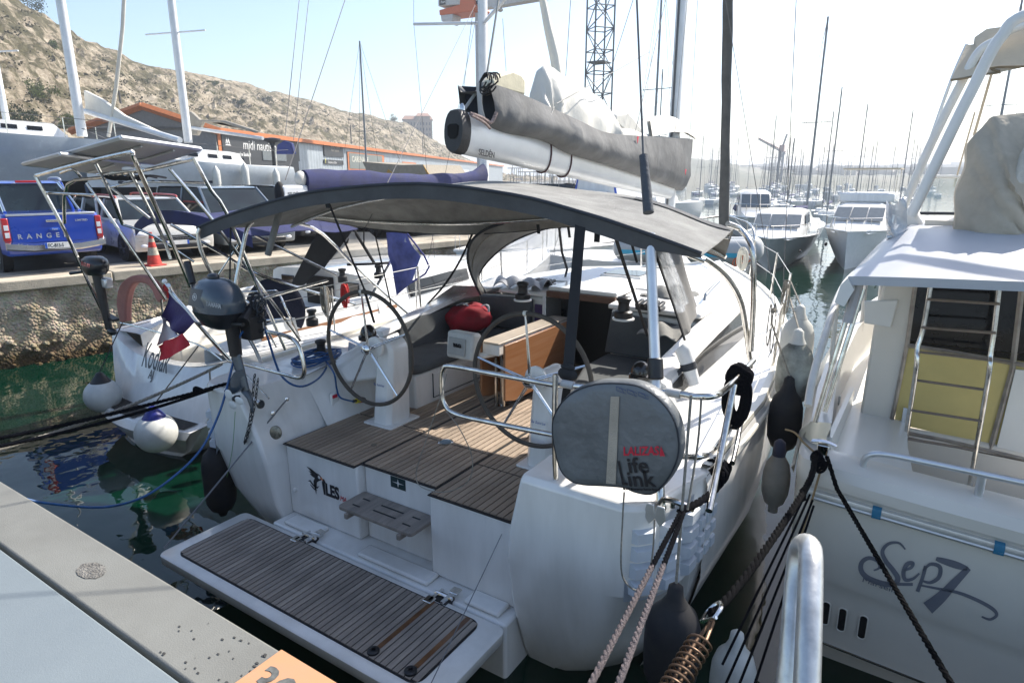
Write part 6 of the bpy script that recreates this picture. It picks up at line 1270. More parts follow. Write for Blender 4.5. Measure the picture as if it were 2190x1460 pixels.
# ladder
lad = MB(); 
for L_ in (((1997, 572, 4.9), (1975, 700, 4.9), (1962, 745, 4.88), (1958, 800, 4.86), (1925, 1015, 4.95)), ((2142, 568, 4.9), (2127, 700, 4.9), (2118, 760, 4.88), (2113, 810, 4.86), (2072, 1052, 4.95))): lad_ = R7([at(x, y, 1, d) for x, y, d in L_], .0155, 'ladder_rail')
for (xa, ya), (xb, yb) in (((1983, 640), (2138, 650)), ((1970, 700), (2130, 712)), ((1963, 752), (2120, 770)), ((1955, 812), (2112, 834)), ((1950, 877), (2100, 900)), ((1940, 938), (2088, 962))):
    m = MB(); m.tube([at(xa, ya, 1, 4.88), at(xb, yb, 1, 4.88)], .0145, 6, flat=.6); m.build('ladder_rung', M('rung_bronze', (.30, .25, .21), .45, .4), sp)
# port guard rail of the foredeck, thick and white
RW = M('rail_white', (.72, .71, .67), .35)
RL = [V((-.50, 4.15, 1.62)), at(1740, 800, 2, 1.78), at(1770, 700, 2, 2.02), at(1790, 640, 2, 2.14), at(1812, 600, 2, 2.2), at(1850, 565, 2, 2.26), V((-.42, 7.3, 2.3)), V((-.2, 8.8, 2.35)), V((.4, 10.5, 2.45))]
R7(RL, .024, 'guard_rail', RW)
for p in (RL[3], RL[5] + V((0, .3, 0)), V((-.38, 7.6, 2.3)), V((-.1, 9.2, 2.35))): R7([p + V((0, 0, -.01)), V((p.x + .02, p.y, 1.6))], .017, 'rail_post', RW)
R7([at(1800, 700, 2, 1.75), at(1815, 655, 2, 1.8), at(1840, 600, 2, 1.9)], .006, 'rail_wire')
mb = MB(); p = at(1790, 790, 2, 1.32)
for k in range(8): mb.bb(p.x - .05 + k * .0 , p.x + .05, p.y - .1 + k * .025, p.y - .09 + k * .025, 1.325, 1.333)
mb.build('deck_grating', CRW, sp, kind='stuff')
# flybridge: side moulding, screen, covered seats, radar arch, awning
F = lambda x, y, d=5.6: at(x, y, 1, d)
mb = MB(); mb.prism([F(1900, 560), F(1918, 490), F(1940, 440), F(1962, 455), F(1975, 480), F(1990, 520), F(1960, 540)], (0, .5, 0)); mb.build('arch_foot', CRW, sp, bevel=.03)
mb = MB(); mb.loft([[F(1975, 520, 5.5), F(1978, 470, 5.5), F(1978, 462, 5.6)], [F(2200, 500, 5.5), F(2200, 480, 5.5), F(2200, 472, 5.6)], [V((3, 5.5, 2.72)), V((3, 5.5, 2.9)), V((3, 5.6, 2.95))]]); mb.build('bridge_coaming', CREAM, sp)
mb = MB(); mb.add([F(1968, 455, 6.0), F(2060, 455, 6.0), F(2075, 380, 6.2), F(1985, 378, 6.2)], [(0, 1, 2, 3)]); mb.build('wind_screen', M('screen_green', (.42, .52, .48), .05, alpha=.45), sp); R7([F(1962, 456, 5.98), F(2062, 457, 5.98)], .012, 'screen_trim', CANVD); R7([F(1983, 378, 6.2), F(2090, 378, 6.2)], .012, 'screen_rail', RW)
R7([F(1948, 462, 5.2), F(2040, 270, 5.2), F(2080, 190, 5.2), F(2115, 120, 5.2), F(2145, 75, 5.2), F(2200, 30, 5.2), V((.9, 5.2, 4.05)), V((1.6, 5.2, 4.08)), V((2.6, 5.2, 3.9)), V((3.0, 5.2, 2.8))], .034, 'radar_arch', CRW)
R7([F(1925, 460, 5.7), F(1990, 310, 5.7), F(2060, 170, 5.7), F(2095, 110, 5.7), F(2135, 85, 5.7), F(2200, 50, 5.7), V((1.2, 5.7, 4.15)), V((2.4, 5.7, 4.1))], .030, 'radar_arch', CRW)
R7([F(1925, 470, 6.0), F(1985, 310, 6.0), F(2035, 170, 6.0), F(2068, 95, 6.0)], .012, 'awning_pole', ALU)
AW = M('awning_beige', (.62, .52, .38), .8, var=.06, bump=.2); 
mb = MB(); aw = [[F(2066, 97, 5.9), F(2033, 172, 5.6)], [F(2082, 95, 5.9), F(2060, 168, 5.6)], [F(2084, 80, 5.9), F(2100, 160, 5.6)], [F(2110, 62, 5.9), F(2140, 155, 5.6)], [F(2200, 50, 5.9), F(2200, 142, 5.6)], [V((2.6, 5.9, 4.0)), V((2.6, 5.6, 3.5))]]
mb.loft(aw); mb.build('awning', AW, sp); R7([r[1] for r in aw], .008, 'awning_hem', M('hem_brown', (.2, .16, .1), .8))
R7([F(2120, 160, 6.3), F(2083, 290, 6.3)], .010, 'awning_strut', AW); R7([F(2085, 240, 6.2), F(2040, 400, 6.2)], .006, 'awning_cord', AW)
SEATC = M('seat_cover_taupe', (.50, .43, .33), .7, var=.18, scale=3, bump=.9, bscale=6)
def seatf(u, v):
    R_ = smooth_pts([F(2036, 496, 5.1), F(2045, 430, 5.1), F(2060, 360, 5.12), F(2078, 300, 5.15), F(2110, 258, 5.2), F(2150, 245, 5.2), F(2210, 240, 5.2)], 4); i = int(round(u * 24)); p = R_[i]; q_ = V((p.x * .35 + .9 * .65, 5.05, 2.62)); return p.lerp(q_, v) + V((.012 * sin(u * 23 + v * 9), -.22 * sin(v * pi) + .02 * sin(u * 31 + v * 14), .012 * sin(v * 25)))
mb = MB(); mb.grid(seatf, 24, 12); mb.grid(lambda u, v: seatf(u, 0) + V((.0, .5 * v, 0)), 24, 2); mb.build('covered_seat', SEATC, sp, smooth=80)
mb = MB(); mb.prism([F(2160, 400, 4.9), F(2200, 395, 4.9), F(2200, 300, 4.95), F(2182, 330, 4.95)], (0, .3, 0)); mb.build('seat_flap', M('flap_cream', (.55, .52, .45), .7, bump=.5), sp, bevel=.02)
mb = MB(); mb.grid(lambda u, v: F(1895 + 45 * u, 520 - 90 * v + 10 * sin(u * 5), 5.0) + V((0, .05 * sin(u * 6 + v * 7), 0)), 8, 8, th=.003, tdir=(0, 1, 0)); mb.build('plastic_wrap', M('wrap_film', (.7, .72, .74), .15, alpha=.6, bump=.8, bscale=10), sp, smooth=80)
for a_, b_ in (((1912, 460), (1902, 500)), ((1900, 470), (1915, 520)), ((1908, 500), (1930, 525)), ((1898, 508), (1935, 500))): R7([F(*a_, 5.0), F(*b_, 5.0)], .014, 'folded_ladder', ALU)
# hull number / marks none. ropes from this boat
c0 = PX(1745, 968, 3.72)
rope('thick black three-strand rope from cruiser cleat down to the rusty spring', smooth_pts([PX(1742, 975, 3.70), PX(1730, 1030, 3.3), at(1640, 1170, 1, 2.5), at(1560, 1275, 1, 2.1), at(1520, 1310, 1, 1.95)], 8), .0165, M('black_laid_rope', (.004, .004, .005), .8, spec=.06, bump=.6, bscale=300), tw=True)
rope('black rope running down across the cruiser transom and its name', [PX(1768, 975, 3.70), PX(1790, 1045, 3.60), at(2045, 1480, 1, 2.35)], .0125, MATS['black_laid_rope'], tw=True)
for k, (xa, xb, yb) in enumerate(((1728, 1545, 1420), (1732, 1552, 1462), (1738, 1578, 1470), (1740, 1608, 1480))):
    rope('thin dark line slanting to the water beside the cruiser, %s from the yacht' % ('nearest', 'second', 'third', 'farthest')[k], [at(xa, 1045 + 12 * k, 1, 3.6), at(xb, yb, 1, 2.6)], .0062, NVR)
rope('frayed beige cord tied round the cruiser bow-side cleat', smooth_pts([at(1680, 918, 1, 3.95), at(1700, 925, 1, 3.9), at(1718, 945, 1, 3.85), at(1745, 970, 1, 3.75), at(1758, 985, 1, 3.72), at(1745, 1040, 1, 3.70), at(1715, 1140, 1, 3.70)], 5), .006, M('cord_tan', (.35, .24, .12), .9, bump=.6, bscale=200), 'cord')
m = MB()
for k in range(5): c = PX(1745 + 3 * k, 975 + k * 6, 3.70); m.tube(arc_loop(c, (.022, 0, .01), (0, .025, .02), 1, 1, 12) + [c + V((.022, 0, .01))], .009, 6, cap=False)
for k in range(4): c = at(1717, 1050 + k * 5, 1, 3.45); m.sphere(c, .018, 8, 6)
tag(m.build('rope_turns', NVR, None, kind='stuff'), 'black rope turns wound on the cruiser cleat', 'rope')
# rusty mooring spring and shackle
sg_ = thing('mooring_spring', 'rusty coiled steel mooring spring with a bright shackle at the bottom edge', 'spring', tuple(at(1470, 1400, 1, 1.7)))
RUST = M('rusty_steel', (.13, .085, .055), .45, .7, var=.5, scale=30, col2=(.09, .05, .03)); a, b = at(1500, 1368, 1, 1.84), at(1420, 1500, 1, 1.6); ax = (b - a); L_ = ax.length; ax.normalize(); u_ = ax.orthogonal().normalized(); v_ = ax.cross(u_)
m = MB(); m.tube([a + ax * L_ * i / 260 + (u_ * cos(i * 2 * pi / 26) + v_ * sin(i * 2 * pi / 26)) * .038 for i in range(261)], .0045, 7); m.build('coil', RUST, sg_)
for s_ in (1, -1): m = MB(); m.tube([at(1522, 1330, 1, 1.93) + u_ * s_ * .008, a + u_ * s_ * .028, a + ax * L_ * .95 + u_ * s_ * .02], .0065, 8); m.build('draw_bar', RUST, sg_)
m = MB(); c = at(1525, 1308, 1, 1.95); m.tube(smooth_pts([c + u_ * .03 + ax * .04, c + u_ * .035 - ax * .01, c - ax * .045, c - u_ * .035 - ax * .01, c - u_ * .03 + ax * .04], 5), .0075, 8); m.tube([c + u_ * .04 + ax * .035, c - u_ * .04 + ax * .035], .006, 8); m.build('shackle', STEEL, sg_)
# thick handrail of the gangway at the bottom right
gr = thing('gangway_handrail', 'thick galvanised handrail bending over at the bottom right corner', 'handrail', tuple(at(1720, 1300, 1, 1.55)))
GALV = M('galvanised_pipe', (.62, .62, .60), .36, .8, var=.18, scale=14, bump=.1, bscale=30)
m = MB(); m.tube(smooth_pts([at(1668, 1600, 1, 1.50), at(1690, 1400, 1, 1.60), at(1702, 1240, 1, 1.72), at(1712, 1175, 1, 1.74), at(1728, 1166, 1, 1.66), at(1734, 1200, 1, 1.58), at(1730, 1350, 1, 1.44), at(1722, 1560, 1, 1.30)], 8), .029, 18); m.build('pipe', GALV, gr, smooth=80)
# ================================================================ CAR PARK ON THE QUAY
def qs(px, n, z=QZ):
    """distance s along the quay where the line offset n meets the picture column px"""
    d = at(px, 560, 2, 0); d = V((d.x, d.y)).normalized(); a = QA + QN * n
    # a + QD s = d t
    det = QD.x * (-d.y) - (-d.x) * QD.y; s = ((-a.x) * (-d.y) - (-d.x) * (-a.y)) / det
    return s
CGL = M('car_glass', (.012, .02, .022), .08, var=.5, scale=1.5, coat=.15); TYRE = M('tyre', (.018, .018, .018), .8); RIM = M('alloy_rim', (.55, .56, .58), .3, .8); RIMD = M('dark_rim', (.05, .055, .06), .4, .6)
PLATE = M('plate_white', (.75, .75, .72), .5); PBL = M('plate_blue', (.02, .10, .5), .4); LAMPR = M('tail_lamp_red', (.42, .012, .02), .15, coat=.6); LAMPW = M('lamp_clear', (.7, .72, .75), .12, coat=.6)
def cpaint(n, c, metal=.3): return M(n, c, .28, metal, var=.05, scale=2, coat=.9)
def car(label, cat, L, W, H, paint, hood=.75, prof=None, green=None, roof=None, wheel=.33, wb=None, rim=RIM, name='parked_car', rails=None, group='cars parked nose or tail to the quay edge'):
    """nose towards +Y, origin under the nose centre"""
    t = thing(name, label, cat, (0, 0, 0), group=group)
    # body: side outline swept over width with tumble
    h0 = .22; pr = prof or [(0.02, .30), (0, .52), (.04, .70), (.12, .80), (L * .24, .98), (L * .27, 1.0), (L - .1, 1.02), (L - .02, .9), (L, .55), (L - .04, .28)]
    secs = []
    for k, dx in ((-1, .10), (-.97, .03), (-.9, 0), (.9, 0), (.97, .03), (1, .10)):
        cx_ = k * W / 2; cy_ = sum(p[0] for p in pr) / len(pr); cz = .6
        secs.append([V((cx_, -(cy_ + (y - cy_) * (1 - dx * .45)), cz + (z - cz) * (1 - dx * 1.1))) for y, z in pr])
    m = MB(); m.loft(secs, True, True, True); body = m.build('body', paint, t, smooth=42, bevel=.03)
    g = green or [(L * .26, 1.0), (L * .44, H - .02), (L * .84, H - .03), (L * .97, 1.02)]
    zb = .98
    def gp(w_, inset, rs): return [V((k * (W / 2 - w_), -(y), z)) for k in (-1, 1) for y, z in rs]
    m = MB(); n_ = len(g); low = [(g[0][0], zb), (g[-1][0], zb)]
    def sec(k):
        return [V((k * (W / 2 - .06 - .16 * (z - zb) / (H - zb)), -y, z)) for y, z in g]
    m.loft([sec(-1), sec(-.5), sec(.5), sec(1)], True, True, True); m.build('windows', CGL, t, smooth=30, bevel=.02)
    y1, y2 = g[1][0], g[-2][0]
    m = MB(); m.loft([[V((k * (W / 2 - .20), -y, H - .02 + z)) for y, z in ((y1 - .04, -.03), (y1 + .15, .012), ((y1 + y2) / 2, .03), (y2 - .1, .012), (y2 + .05, -.03))] for k in (-1, -.7, .7, 1)]); m.build('roof', roof or paint, t, smooth=60)
    for k in (-1, 1):
        for (ya, za), (yb, zb2) in ((g[0], g[1]), (g[-1], g[-2]), (((g[0][0] + g[-1][0]) / 2, zb), ((g[0][0] + g[-1][0]) / 2 - .02, H - .03))):
            q_ = lambda y, z: V((k * (W / 2 - .052 - .16 * (z - 0.98) / (H - 0.98)), -y, z)); m = MB(); m.tube([q_(ya, za), q_(yb, zb2)], .035, 6); m.build('pillar', paint, t)
    if rails:
        for k in (-1, 1): m = MB(); m.tube(smooth_pts([V((k * (W / 2 - .2), -y1 - .0, H)), V((k * (W / 2 - .2), -y1 - .2, H + .06)), V((k * (W / 2 - .2), -y2 + .2, H + .06)), V((k * (W / 2 - .2), -y2, H))], 4), .028, 8); m.build('roof_rail', rails, t)
    wb_ = wb or (L * .2, L * .8)
    for k in (-1, 1):
        for y in wb_:
            c = V((k * (W / 2 - .11), -y, wheel)); m = MB(); m.lathe([(wheel + .055, -.02), (wheel + .055, .118)], c, 22, axis=(k, 0, 0)); m.build('wheel_arch', M('arch_black', (.012, .012, .013), .7), t)
            m = MB(); m.lathe([(wheel * .6, -.1), (wheel, -.09), (wheel, .10), (wheel * .92, .125), (wheel * .6, .125)], c, 24, axis=(k, 0, 0)); w_ = m.build('wheel', TYRE, t)
            m = MB(); m.lathe([(wheel * .62, .118), (wheel * .60, .128), (wheel * .5, .115)], c, 22, axis=(k, 0, 0))
            for j in range(10): a = j * 2 * pi / 10; m.tube([c + V((k * .13, 0, 0)), c + V((k * .13, cos(a) * wheel * .6, sin(a) * wheel * .6))], .016, 4)
            m.lathe([(.05, .12), (.045, .14)], c, 10, axis=(k, 0, 0)); m.build('rim', rim, w_, kind='stuff')
        m = MB(); m.box((k * (W / 2 + .05), -(g[0][0] + .18), 1.03), (.16, .10, .12)); m.build('door_mirror', paint, t, bevel=.03)
    return t
def place(t, sc, pos, rz):
    t.scale = (sc,) * 3; t.location = pos; t.rotation_euler = (0, 0, rz); return t
RZN = atan2(QN.y, QN.x) - pi / 2         # nose (+Y) turned towards the water
SC = .86
def put(t, px_r, n, W, tail=False):
    s1 = qs(px_r, n); c = Q(s1 - W * SC / 2, n, QZ)
    place(t, SC, c, RZN); t.scale = (SC, SC, SC * .86); return t
# --- blue pickup, tail to the quay (its model origin is its tail)
BLU = cpaint('paint_blue', (.003, .045, .36), .1); L = 5.2; W = 1.85
pk = car('blue pickup truck with its tailgate facing the quay edge', 'pickup truck', L, W, 1.78, BLU, prof=[(0.03, .42), (0, .55), (0.02, 1.12), (.05, 1.17), (1.72, 1.17), (3.4, 1.10), (L - .35, 1.0), (L - .02, .85), (L, .4), (L - .04, .32), (.1, .36)], green=[(1.62, 1.12), (1.86, 1.74), (3.0, 1.74), (3.75, 1.08)], wheel=.38, wb=(1.05, 4.2), name='pickup_truck', rails=ALU)
for ch in pk.children:
    if ch.name.startswith('body'): pkb = ch
m = MB(); m.loft([[V((k * .90, .06, z)), V((k * .90, .12, z + .03)), V((k * .90, .12, z + .13)), V((k * .90, .03, z + .17))] for k, z in ((-1.05, .50), (-.5, .44), (.5, .44), (1.05, .50))], True, True, True); m.build('rear_bumper', CHROME, pk, smooth=50)
m = MB(); m.bb(-.80, .80, .0, .012, .62, 1.12); tg = m.build('tailgate', BLU, pk, bevel=.01)
WHM = M('print_chrome', (.55, .57, .6), .3, .5)
TX = ((-1, 0, 0), (0, 0, 1))
def ctext(s_, size, par, x, z, y=.014, mat=WHM, sx=1., bold=0., name='badge'): return text(s_, size, mat, par, (x, y, z), (-1, 0, 0), (0, 0, 1), sx=sx, bold=bold, name=name)
ctext('R  A  N  G  E  R', .13, pk, .70, .70, sx=1.08, bold=.003); ctext('LIMITED', .055, pk, -.42, 1.0, sx=1.25, bold=.001)
m = MB(); m.lathe([(.075, 0), (.07, .012)], (0, .013, .86), 24, axis=(0, 1, 0), sx=1.0, sy=.45)
m.v = [(x * 1.5, y, .86 + (z - .86) * .5) for x, y, z in m.v]; m.build('oval_badge', CHROME, pk); m = MB(); m.lathe([(.066, 0), (.06, .002)], (0, .0255, .86), 24, axis=(0, 1, 0)); m.v = [(x * 1.5, y, .86 + (z - .86) * .5) for x, y, z in m.v]; ob_ = m.build('badge_field', PBL, pk); ctext('Ford', .05, pk, .045, .845, y=.029, mat=WP, name='badge_script')
m = MB(); m.bb(-.14, .14, .013, .03, 1.0, 1.05); m.build('tailgate_handle', CHROME, pk, bevel=.01)
for k in (-1, 1):
    m = MB(); m.bb(k * .815, k * .945, -.10, .018, .66, 1.10); tl = m.build('tail_lamp', LAMPR, pk, bevel=.02)
    for z in (.73, .87): m = MB(); m.bb(k * .835, k * .915, .016, .024, z, z + .10); m.build('lamp_lens', LAMPW, tl, bevel=.008)
def numplate(par, txt, x=0, z=.5, y=.13, w_=.52):
    m = MB(); m.bb(x - w_ / 2, x + w_ / 2, y, y + .008, z, z + .11); p = m.build('number_plate', PLATE, par); 
    for a_ in ((x + w_ / 2 - .045, x + w_ / 2), (x - w_ / 2, x - w_ / 2 + .045)): m = MB(); m.bb(a_[0], a_[1], y + .0085, y + .0095, z, z + .11); m.build('plate_band', PBL, p)
    ctext(txt, .10, p, x + .20, z + .02, y=y + .0095, mat=NB, sx=.78, name='plate_text', bold=.002)
numplate(pk, 'FC-813-S', 0, .50, .125)
for k in (-1, 1): m = MB(); m.tube(smooth_pts([V((k * .72, -.7, 1.18)), V((k * .68, -1.3, 1.5)), V((k * .62, -1.68, 1.74))], 4), .035, 8); m.build('roll_bar', CHROME, pk)
m = MB(); m.bb(-.22, .22, -1.84, -1.80, 1.74, 1.79); m.build('brake_light', LAMPR, pk, bevel=.01)
m = MB(); m.bb(-.84, .84, -.02, .004, 1.13, 1.175); m.build('tailgate_cap', WHM, pk, bevel=.008)
put(pk, 228, -.55, W * .88); pk.scale = (SC * .88, SC, SC)
# --- crossover, white front with red roof bars
PG = cpaint('paint_pearl', (.62, .60, .55), .15); 
def front(t, W, z0=.3, grille=True, lampz=.72, plate='', y=.0, badge=True, slat=BLACK):
    m = MB(); m.bb(-W * .30, W * .30, y - .02, y + .02, lampz - .22, lampz - .05); gr_ = m.build('grille', slat, t, bevel=.03)
    for k in range(3): m = MB(); m.bb(-W * .28, W * .28, y + .021, y + .032, lampz - .20 + k * .05, lampz - .185 + k * .05); m.build('grille_bar', CHROME, gr_)
    for k in (-1, 1): m = MB(); m.sphere((k * W * .40, y - .05, lampz + .0), .14, 14, 8, (1.1, .7, .6)); m.build('headlight', LAMPW, t)
    for k in (-1, 1): m = MB(); m.sphere((k * W * .38, y - .02, z0 + .10), .07, 10, 6, (1.3, .5, .8)); m.build('fog_light', LAMPW, t)
    m = MB(); m.bb(-W * .33, W * .33, y - .02, y + .03, z0 - .0, z0 + .13); m.build('lower_grille', BLACK, t, bevel=.02)
    if plate: numplate(t, plate, 0, lampz - .30, y + .04)
c1 = car('pearl white crossover with red roof bars, nose to the quay beside the traffic cone', 'car', 4.1, 1.76, 1.60, PG, rails=M('paint_red', (.45, .03, .02), .3, coat=.5), rim=RIMD, prof=[(0.05, .28), (0, .5), (.02, .78), (.12, .93), (.95, 1.04), (1.05, 1.06), (4.0, 1.08), (4.08, .9), (4.1, .5), (4.0, .28)], green=[(.95, 1.02), (1.6, 1.57), (3.5, 1.56), (4.0, 1.05)])
front(c1, 1.76, .32, True, .72, '-82-', y=.01); m = MB()
for k in (0, 1): m.tube([(-.14, .03, .86 + k * .05), (0, .035, .92 + k * .05), (.14, .03, .86 + k * .05)], .010, 5)
m.build('double_chevron', CHROME, c1, kind='stuff'); put(c1, 466, -.85, 1.76)
GM = cpaint('paint_silver_blue', (.16, .19, .22), .5)
c2 = car('silver people carrier with a chrome star grille behind the stern arch', 'van', 5.0, 1.92, 1.88, GM, hood=.7, prof=[(0.05, .26), (0, .5), (.03, .85), (.2, 1.0), (.95, 1.12), (1.05, 1.14), (4.9, 1.15), (4.98, .9), (5.0, .5), (4.9, .26)], green=[(.85, 1.08), (1.7, 1.84), (4.7, 1.84), (4.9, 1.1)])
front(c2, 1.92, .30, True, .86, 'EX-418', y=.0); m = MB(); m.tube(arc_loop((0, .04, .76), (1, 0, 0), (0, 0, 1), .09, .09, 18) + [V((.09, .04, .76))], .008, 5, cap=False)
for k in range(3): a = pi / 2 + k * 2 * pi / 3; m.tube([V((0, .04, .76)), V((.09 * cos(a), .04, .76 + .09 * sin(a)))], .008, 5)
m.build('star_badge', CHROME, c2, kind='stuff'); put(c2, 640, -.95, 1.92)
c3 = dup(c2, Q(qs(770, -1.8) - .8, -1.8, QZ), RZN, 'dark grey van parked one place beyond the silver people carrier')
for o in c3.children:
    if o.name.split('.')[0] in ('body', 'roof', 'pillar', 'door_mirror'): o.data = o.data.copy(); o.data.materials.clear(); o.data.materials.append(cpaint('paint_anthracite', (.03, .033, .04), .4))
c4 = dup(c1, Q(qs(925, -1.6) - .8, -1.6, QZ), RZN, 'white hatchback framed between the yacht canopy and its steering wheel')
c5 = dup(c3, Q(qs(1010, -1.7) - .6, -1.7, QZ), RZN + .15, 'dark car at the right of the white hatchback under the canopy')
c6 = dup(c3, Q(qs(1290, -2.2), -2.2, QZ), RZN + .9, 'dark car far along the quay with a bright alloy wheel')
c7 = dup(c4, Q(qs(210, -6.5), -6.5, QZ), RZN + pi, 'white car standing in the second row behind the pickup')
c8 = dup(c2, Q(qs(520, -6.2), -6.2, QZ), RZN + .1, 'grey people carrier in the second row behind the crossover')
c9 = dup(c1, Q(qs(690, -7.5), -7.5, QZ), RZN, 'pearl crossover in the second row near the lamp post')
# --- traffic cone
cn = thing('traffic_cone', 'dirty red and white traffic cone on the quay edge', 'traffic cone', Q(qs(330, -.28), -.28, QZ)); cb_ = cn.location
CRED = M('cone_red', (.55, .045, .03), .6, var=.3, scale=12); CWH = M('cone_white', (.42, .38, .30), .7, var=.3, scale=20)
m = MB(); m.box(cb_ + V((0, 0, .015)), (.30, .30, .03)); m.build('base', CRED, cn, bevel=.01)
for nm_, mt, (r0, z0), (r1, z1) in (('lower_body', CRED, (.125, .03), (.095, .20)), ('reflective_band', CWH, (.097, .20), (.072, .34)), ('middle_body', CRED, (.070, .34), (.052, .44)), ('reflective_band', CWH, (.053, .44), (.044, .50)), ('tip', CRED, (.042, .50), (.025, .62))):
    m = MB(); m.lathe([(r0, z0), (r1, z1)], cb_, 18); m.build(nm_, mt, cn)
# ================================================================ BOATS STORED ASHORE
GH = M('hull_grey_blue', (.32, .37, .42), .25, var=.05, coat=.4); GH2 = M('hull_pale_grey', (.56, .60, .63), .25, var=.05, coat=.4); AF = M('antifoul_black', (.012, .016, .022), .8)
def ashore(label, stern, bow, beam, zk, zs, hullm, cabin=True, stripe=None):
    """boat on stands: stern, bow = plan points; zk keel bottom, zs sheer height"""
    t = thing('stored_sailboat', label, 'sailboat', (stern.x, stern.y, QZ), group='sailing boats stored ashore on stands'); d = (bow - stern); L = d.length; d.normalize(); s_ = V((-d.y, d.x, 0))
    HW_ = [(0, .62), (.1, .74), (.3, .92), (.5, 1.0), (.7, .86), (.85, .52), (.95, .2), (1, .02)]
    def P(u, k, z): return stern + d * (L * u) + s_ * (k * beam / 2 * interp(HW_, u)) + V((0, 0, z))
    wl = zk + (zs - zk) * .42
    def col(u, sg, zz): return [P(u - (.0 if u > .05 else .03 * (1 - b)), sg * a, zz(b)) for a, b in ((1, 1), (1.0, .9), (.97, .6), (.90, .3), (.82, 0))]
    us = [0, .06, .15, .3, .45, .6, .72, .82, .9, .96, 1]
    m = MB()
    for sg in (-1, 1): m.loft([col(u, sg, lambda b, u=u: wl + (zs + .35 * u * u - wl) * b) for u in us])
    m.loft([[p for p in col(0, 1, lambda b: wl + (zs - wl) * b)], [p for p in col(0, -1, lambda b: wl + (zs - wl) * b)]]); hu = m.build('hull', hullm, t, smooth=60)
    m = MB()
    for sg in (-1, 1): m.loft([[P(u, sg * a, z) for a, z in ((.82, wl), (.72, wl - .18), (.45, wl - .42), (0, wl - .50))] for u in us[:-1]])
    m.build('bottom', AF, t, smooth=60)
    m = MB(); m.prism([P(.42, 0, wl - .45), P(.62, 0, wl - .45), P(.60, 0, QZ + .1), P(.45, 0, QZ + .1)], s_ * .14); m.build('keel', AF, t)
    for sg in (-1, 1):
        for u in (.25, .7): m = MB(); m.tube([P(u, sg * .8, wl - .1), P(u, sg * 1.15, QZ)], .05, 6); m.build('stand', M('stand_blue', (.08, .12, .2), .6), t)
    if stripe:
        for sg in (-1, 1):
            m = MB(); m.loft([[P(u, sg * .835, wl + .10) + s_ * sg * .012, P(u, sg * .86, wl + .17) + s_ * sg * .014] for u in [.1 + .08 * i for i in range(11)]]); m.build('waterline_stripe', stripe, t)
    m = MB(); m.loft([[P(u, k, zs + .35 * u * u + .05 * (1 - k * k)) for k in (-1, -.5, 0, .5, 1)] for u in us]); m.build('deck', DECKW, t)
    if cabin:
        m = MB(); m.loft([[P(u, k * (.66 if u < .6 else .5), zs + .35 * u * u + h) for k, h in ((-1, .02), (-.9, hh * .85), (-.4, hh), (.4, hh), (.9, hh * .85), (1, .02))] for u, hh in ((.28, .1), (.32, .42), (.5, .42), (.66, .30), (.78, .05))], True, True); m.build('cabin', GEL, t, smooth=45)
        for sg in (-1, 1):
            for u in (.36, .44, .54): m = MB(); m.loft([[P(uu, sg * .64 * (1 if uu < .6 else .8), zs + .35 * uu * uu + .16), P(uu, sg * .625, zs + .35 * uu * uu + .27)] for uu in (u, u + .05)]); m.build('porthole', DKGLASS, t)
    for sg in (-1, 1):
        L1 = [P(.03, sg * 1, zs + .55)]
        for u in (.12, .3, .48, .66, .84): b = P(u, sg * .96, zs + .35 * u * u); m = MB(); m.tube([b, b + V((0, 0, .5))], .014, 5); m.build('stanchion', STEEL, t); L1.append(b + V((0, 0, .5)))
        m = MB(); m.tube(L1 + [P(.99, 0, zs + .95)], .007, 4); m.build('lifeline', WIRE, t)
    return t, P, zs
def polar(px, D): d = at(px, 560, 2, 0); d = V((d.x, d.y, 0)).normalized(); return d * D
S2, B2_ = polar(612, 24.0), polar(215, 21.5)
t2, P2_, zs2 = ashore('pale grey sailing boat ashore with three white fenders, stern to the right', S2, B2_, 3.0, QZ + .9, 3.32, GH2, stripe=M('stripe_navy', (.02, .03, .06), .5))
S1, B1_ = polar(330, 23.5), polar(-330, 23.0)
t1, P1_, zs1 = ashore('blue-grey racing yacht ashore behind the pickup, bow out of frame', S1, B1_, 3.6, QZ + .7, 4.0, GH)
def fend(P, u, sg, z, L_, lab): 
    c = P(u, sg * 1.0, z); o = (P(u, sg * 1.3, z) - P(u, sg, z)).normalized() * .16; m = MB(); m.lathe([(.02, 0), (.05, -.05), (.105, -.14), (.115, -.25), (.115, -L_ + .2), (.08, -L_ + .06), (.02, -L_)], c + o, 14); tag(m.build('fender', FW, None), lab, 'fender')
sgn = 1 if (P2_(.5, 1, 0) - V((0, 0, 0))).length < (P2_(.5, -1, 0)).length else -1
fend(P2_, .16, sgn, zs2 - .05, .8, 'white fender nearest the stern of the pale boat ashore'); fend(P2_, .36, sgn, zs2 + .1, .85, 'white fender amidships on the pale boat ashore'); fend(P2_, .52, sgn, zs2 - .0, .7, 'white fender towards the bow of the pale boat ashore')
def rigmast(t, base, top, r, spread=(), name='mast'):
    m = MB(); m.tube([base, top], [r, r * .85], 10); ms = m.build(name, MASTW, t)
    for f, w_ in spread: c = base.lerp(top, f); m = MB(); m.tube([c - V((w_, .3, 0)), c, c + V((w_, .3, 0))], .022, 6); m.build('spreader', MASTW, ms)
    return ms
def pxline(x0, y0, x1, y1, D0, D1=None):
    D1 = D1 or D0; a = at(x0, y0, 1, polar(x0, D0).y); b = at(x1, y1, 1, polar(x0, D1).y if D1 != D0 else a.y); return a, b
def vmast(t, px, py, ptop, r, D, spread=()):
    a = at(px, py, 1, polar(px, D).y); z = at(px, ptop, 1, a.y).z; return rigmast(t, a, V((a.x, a.y, z)), r, spread), a
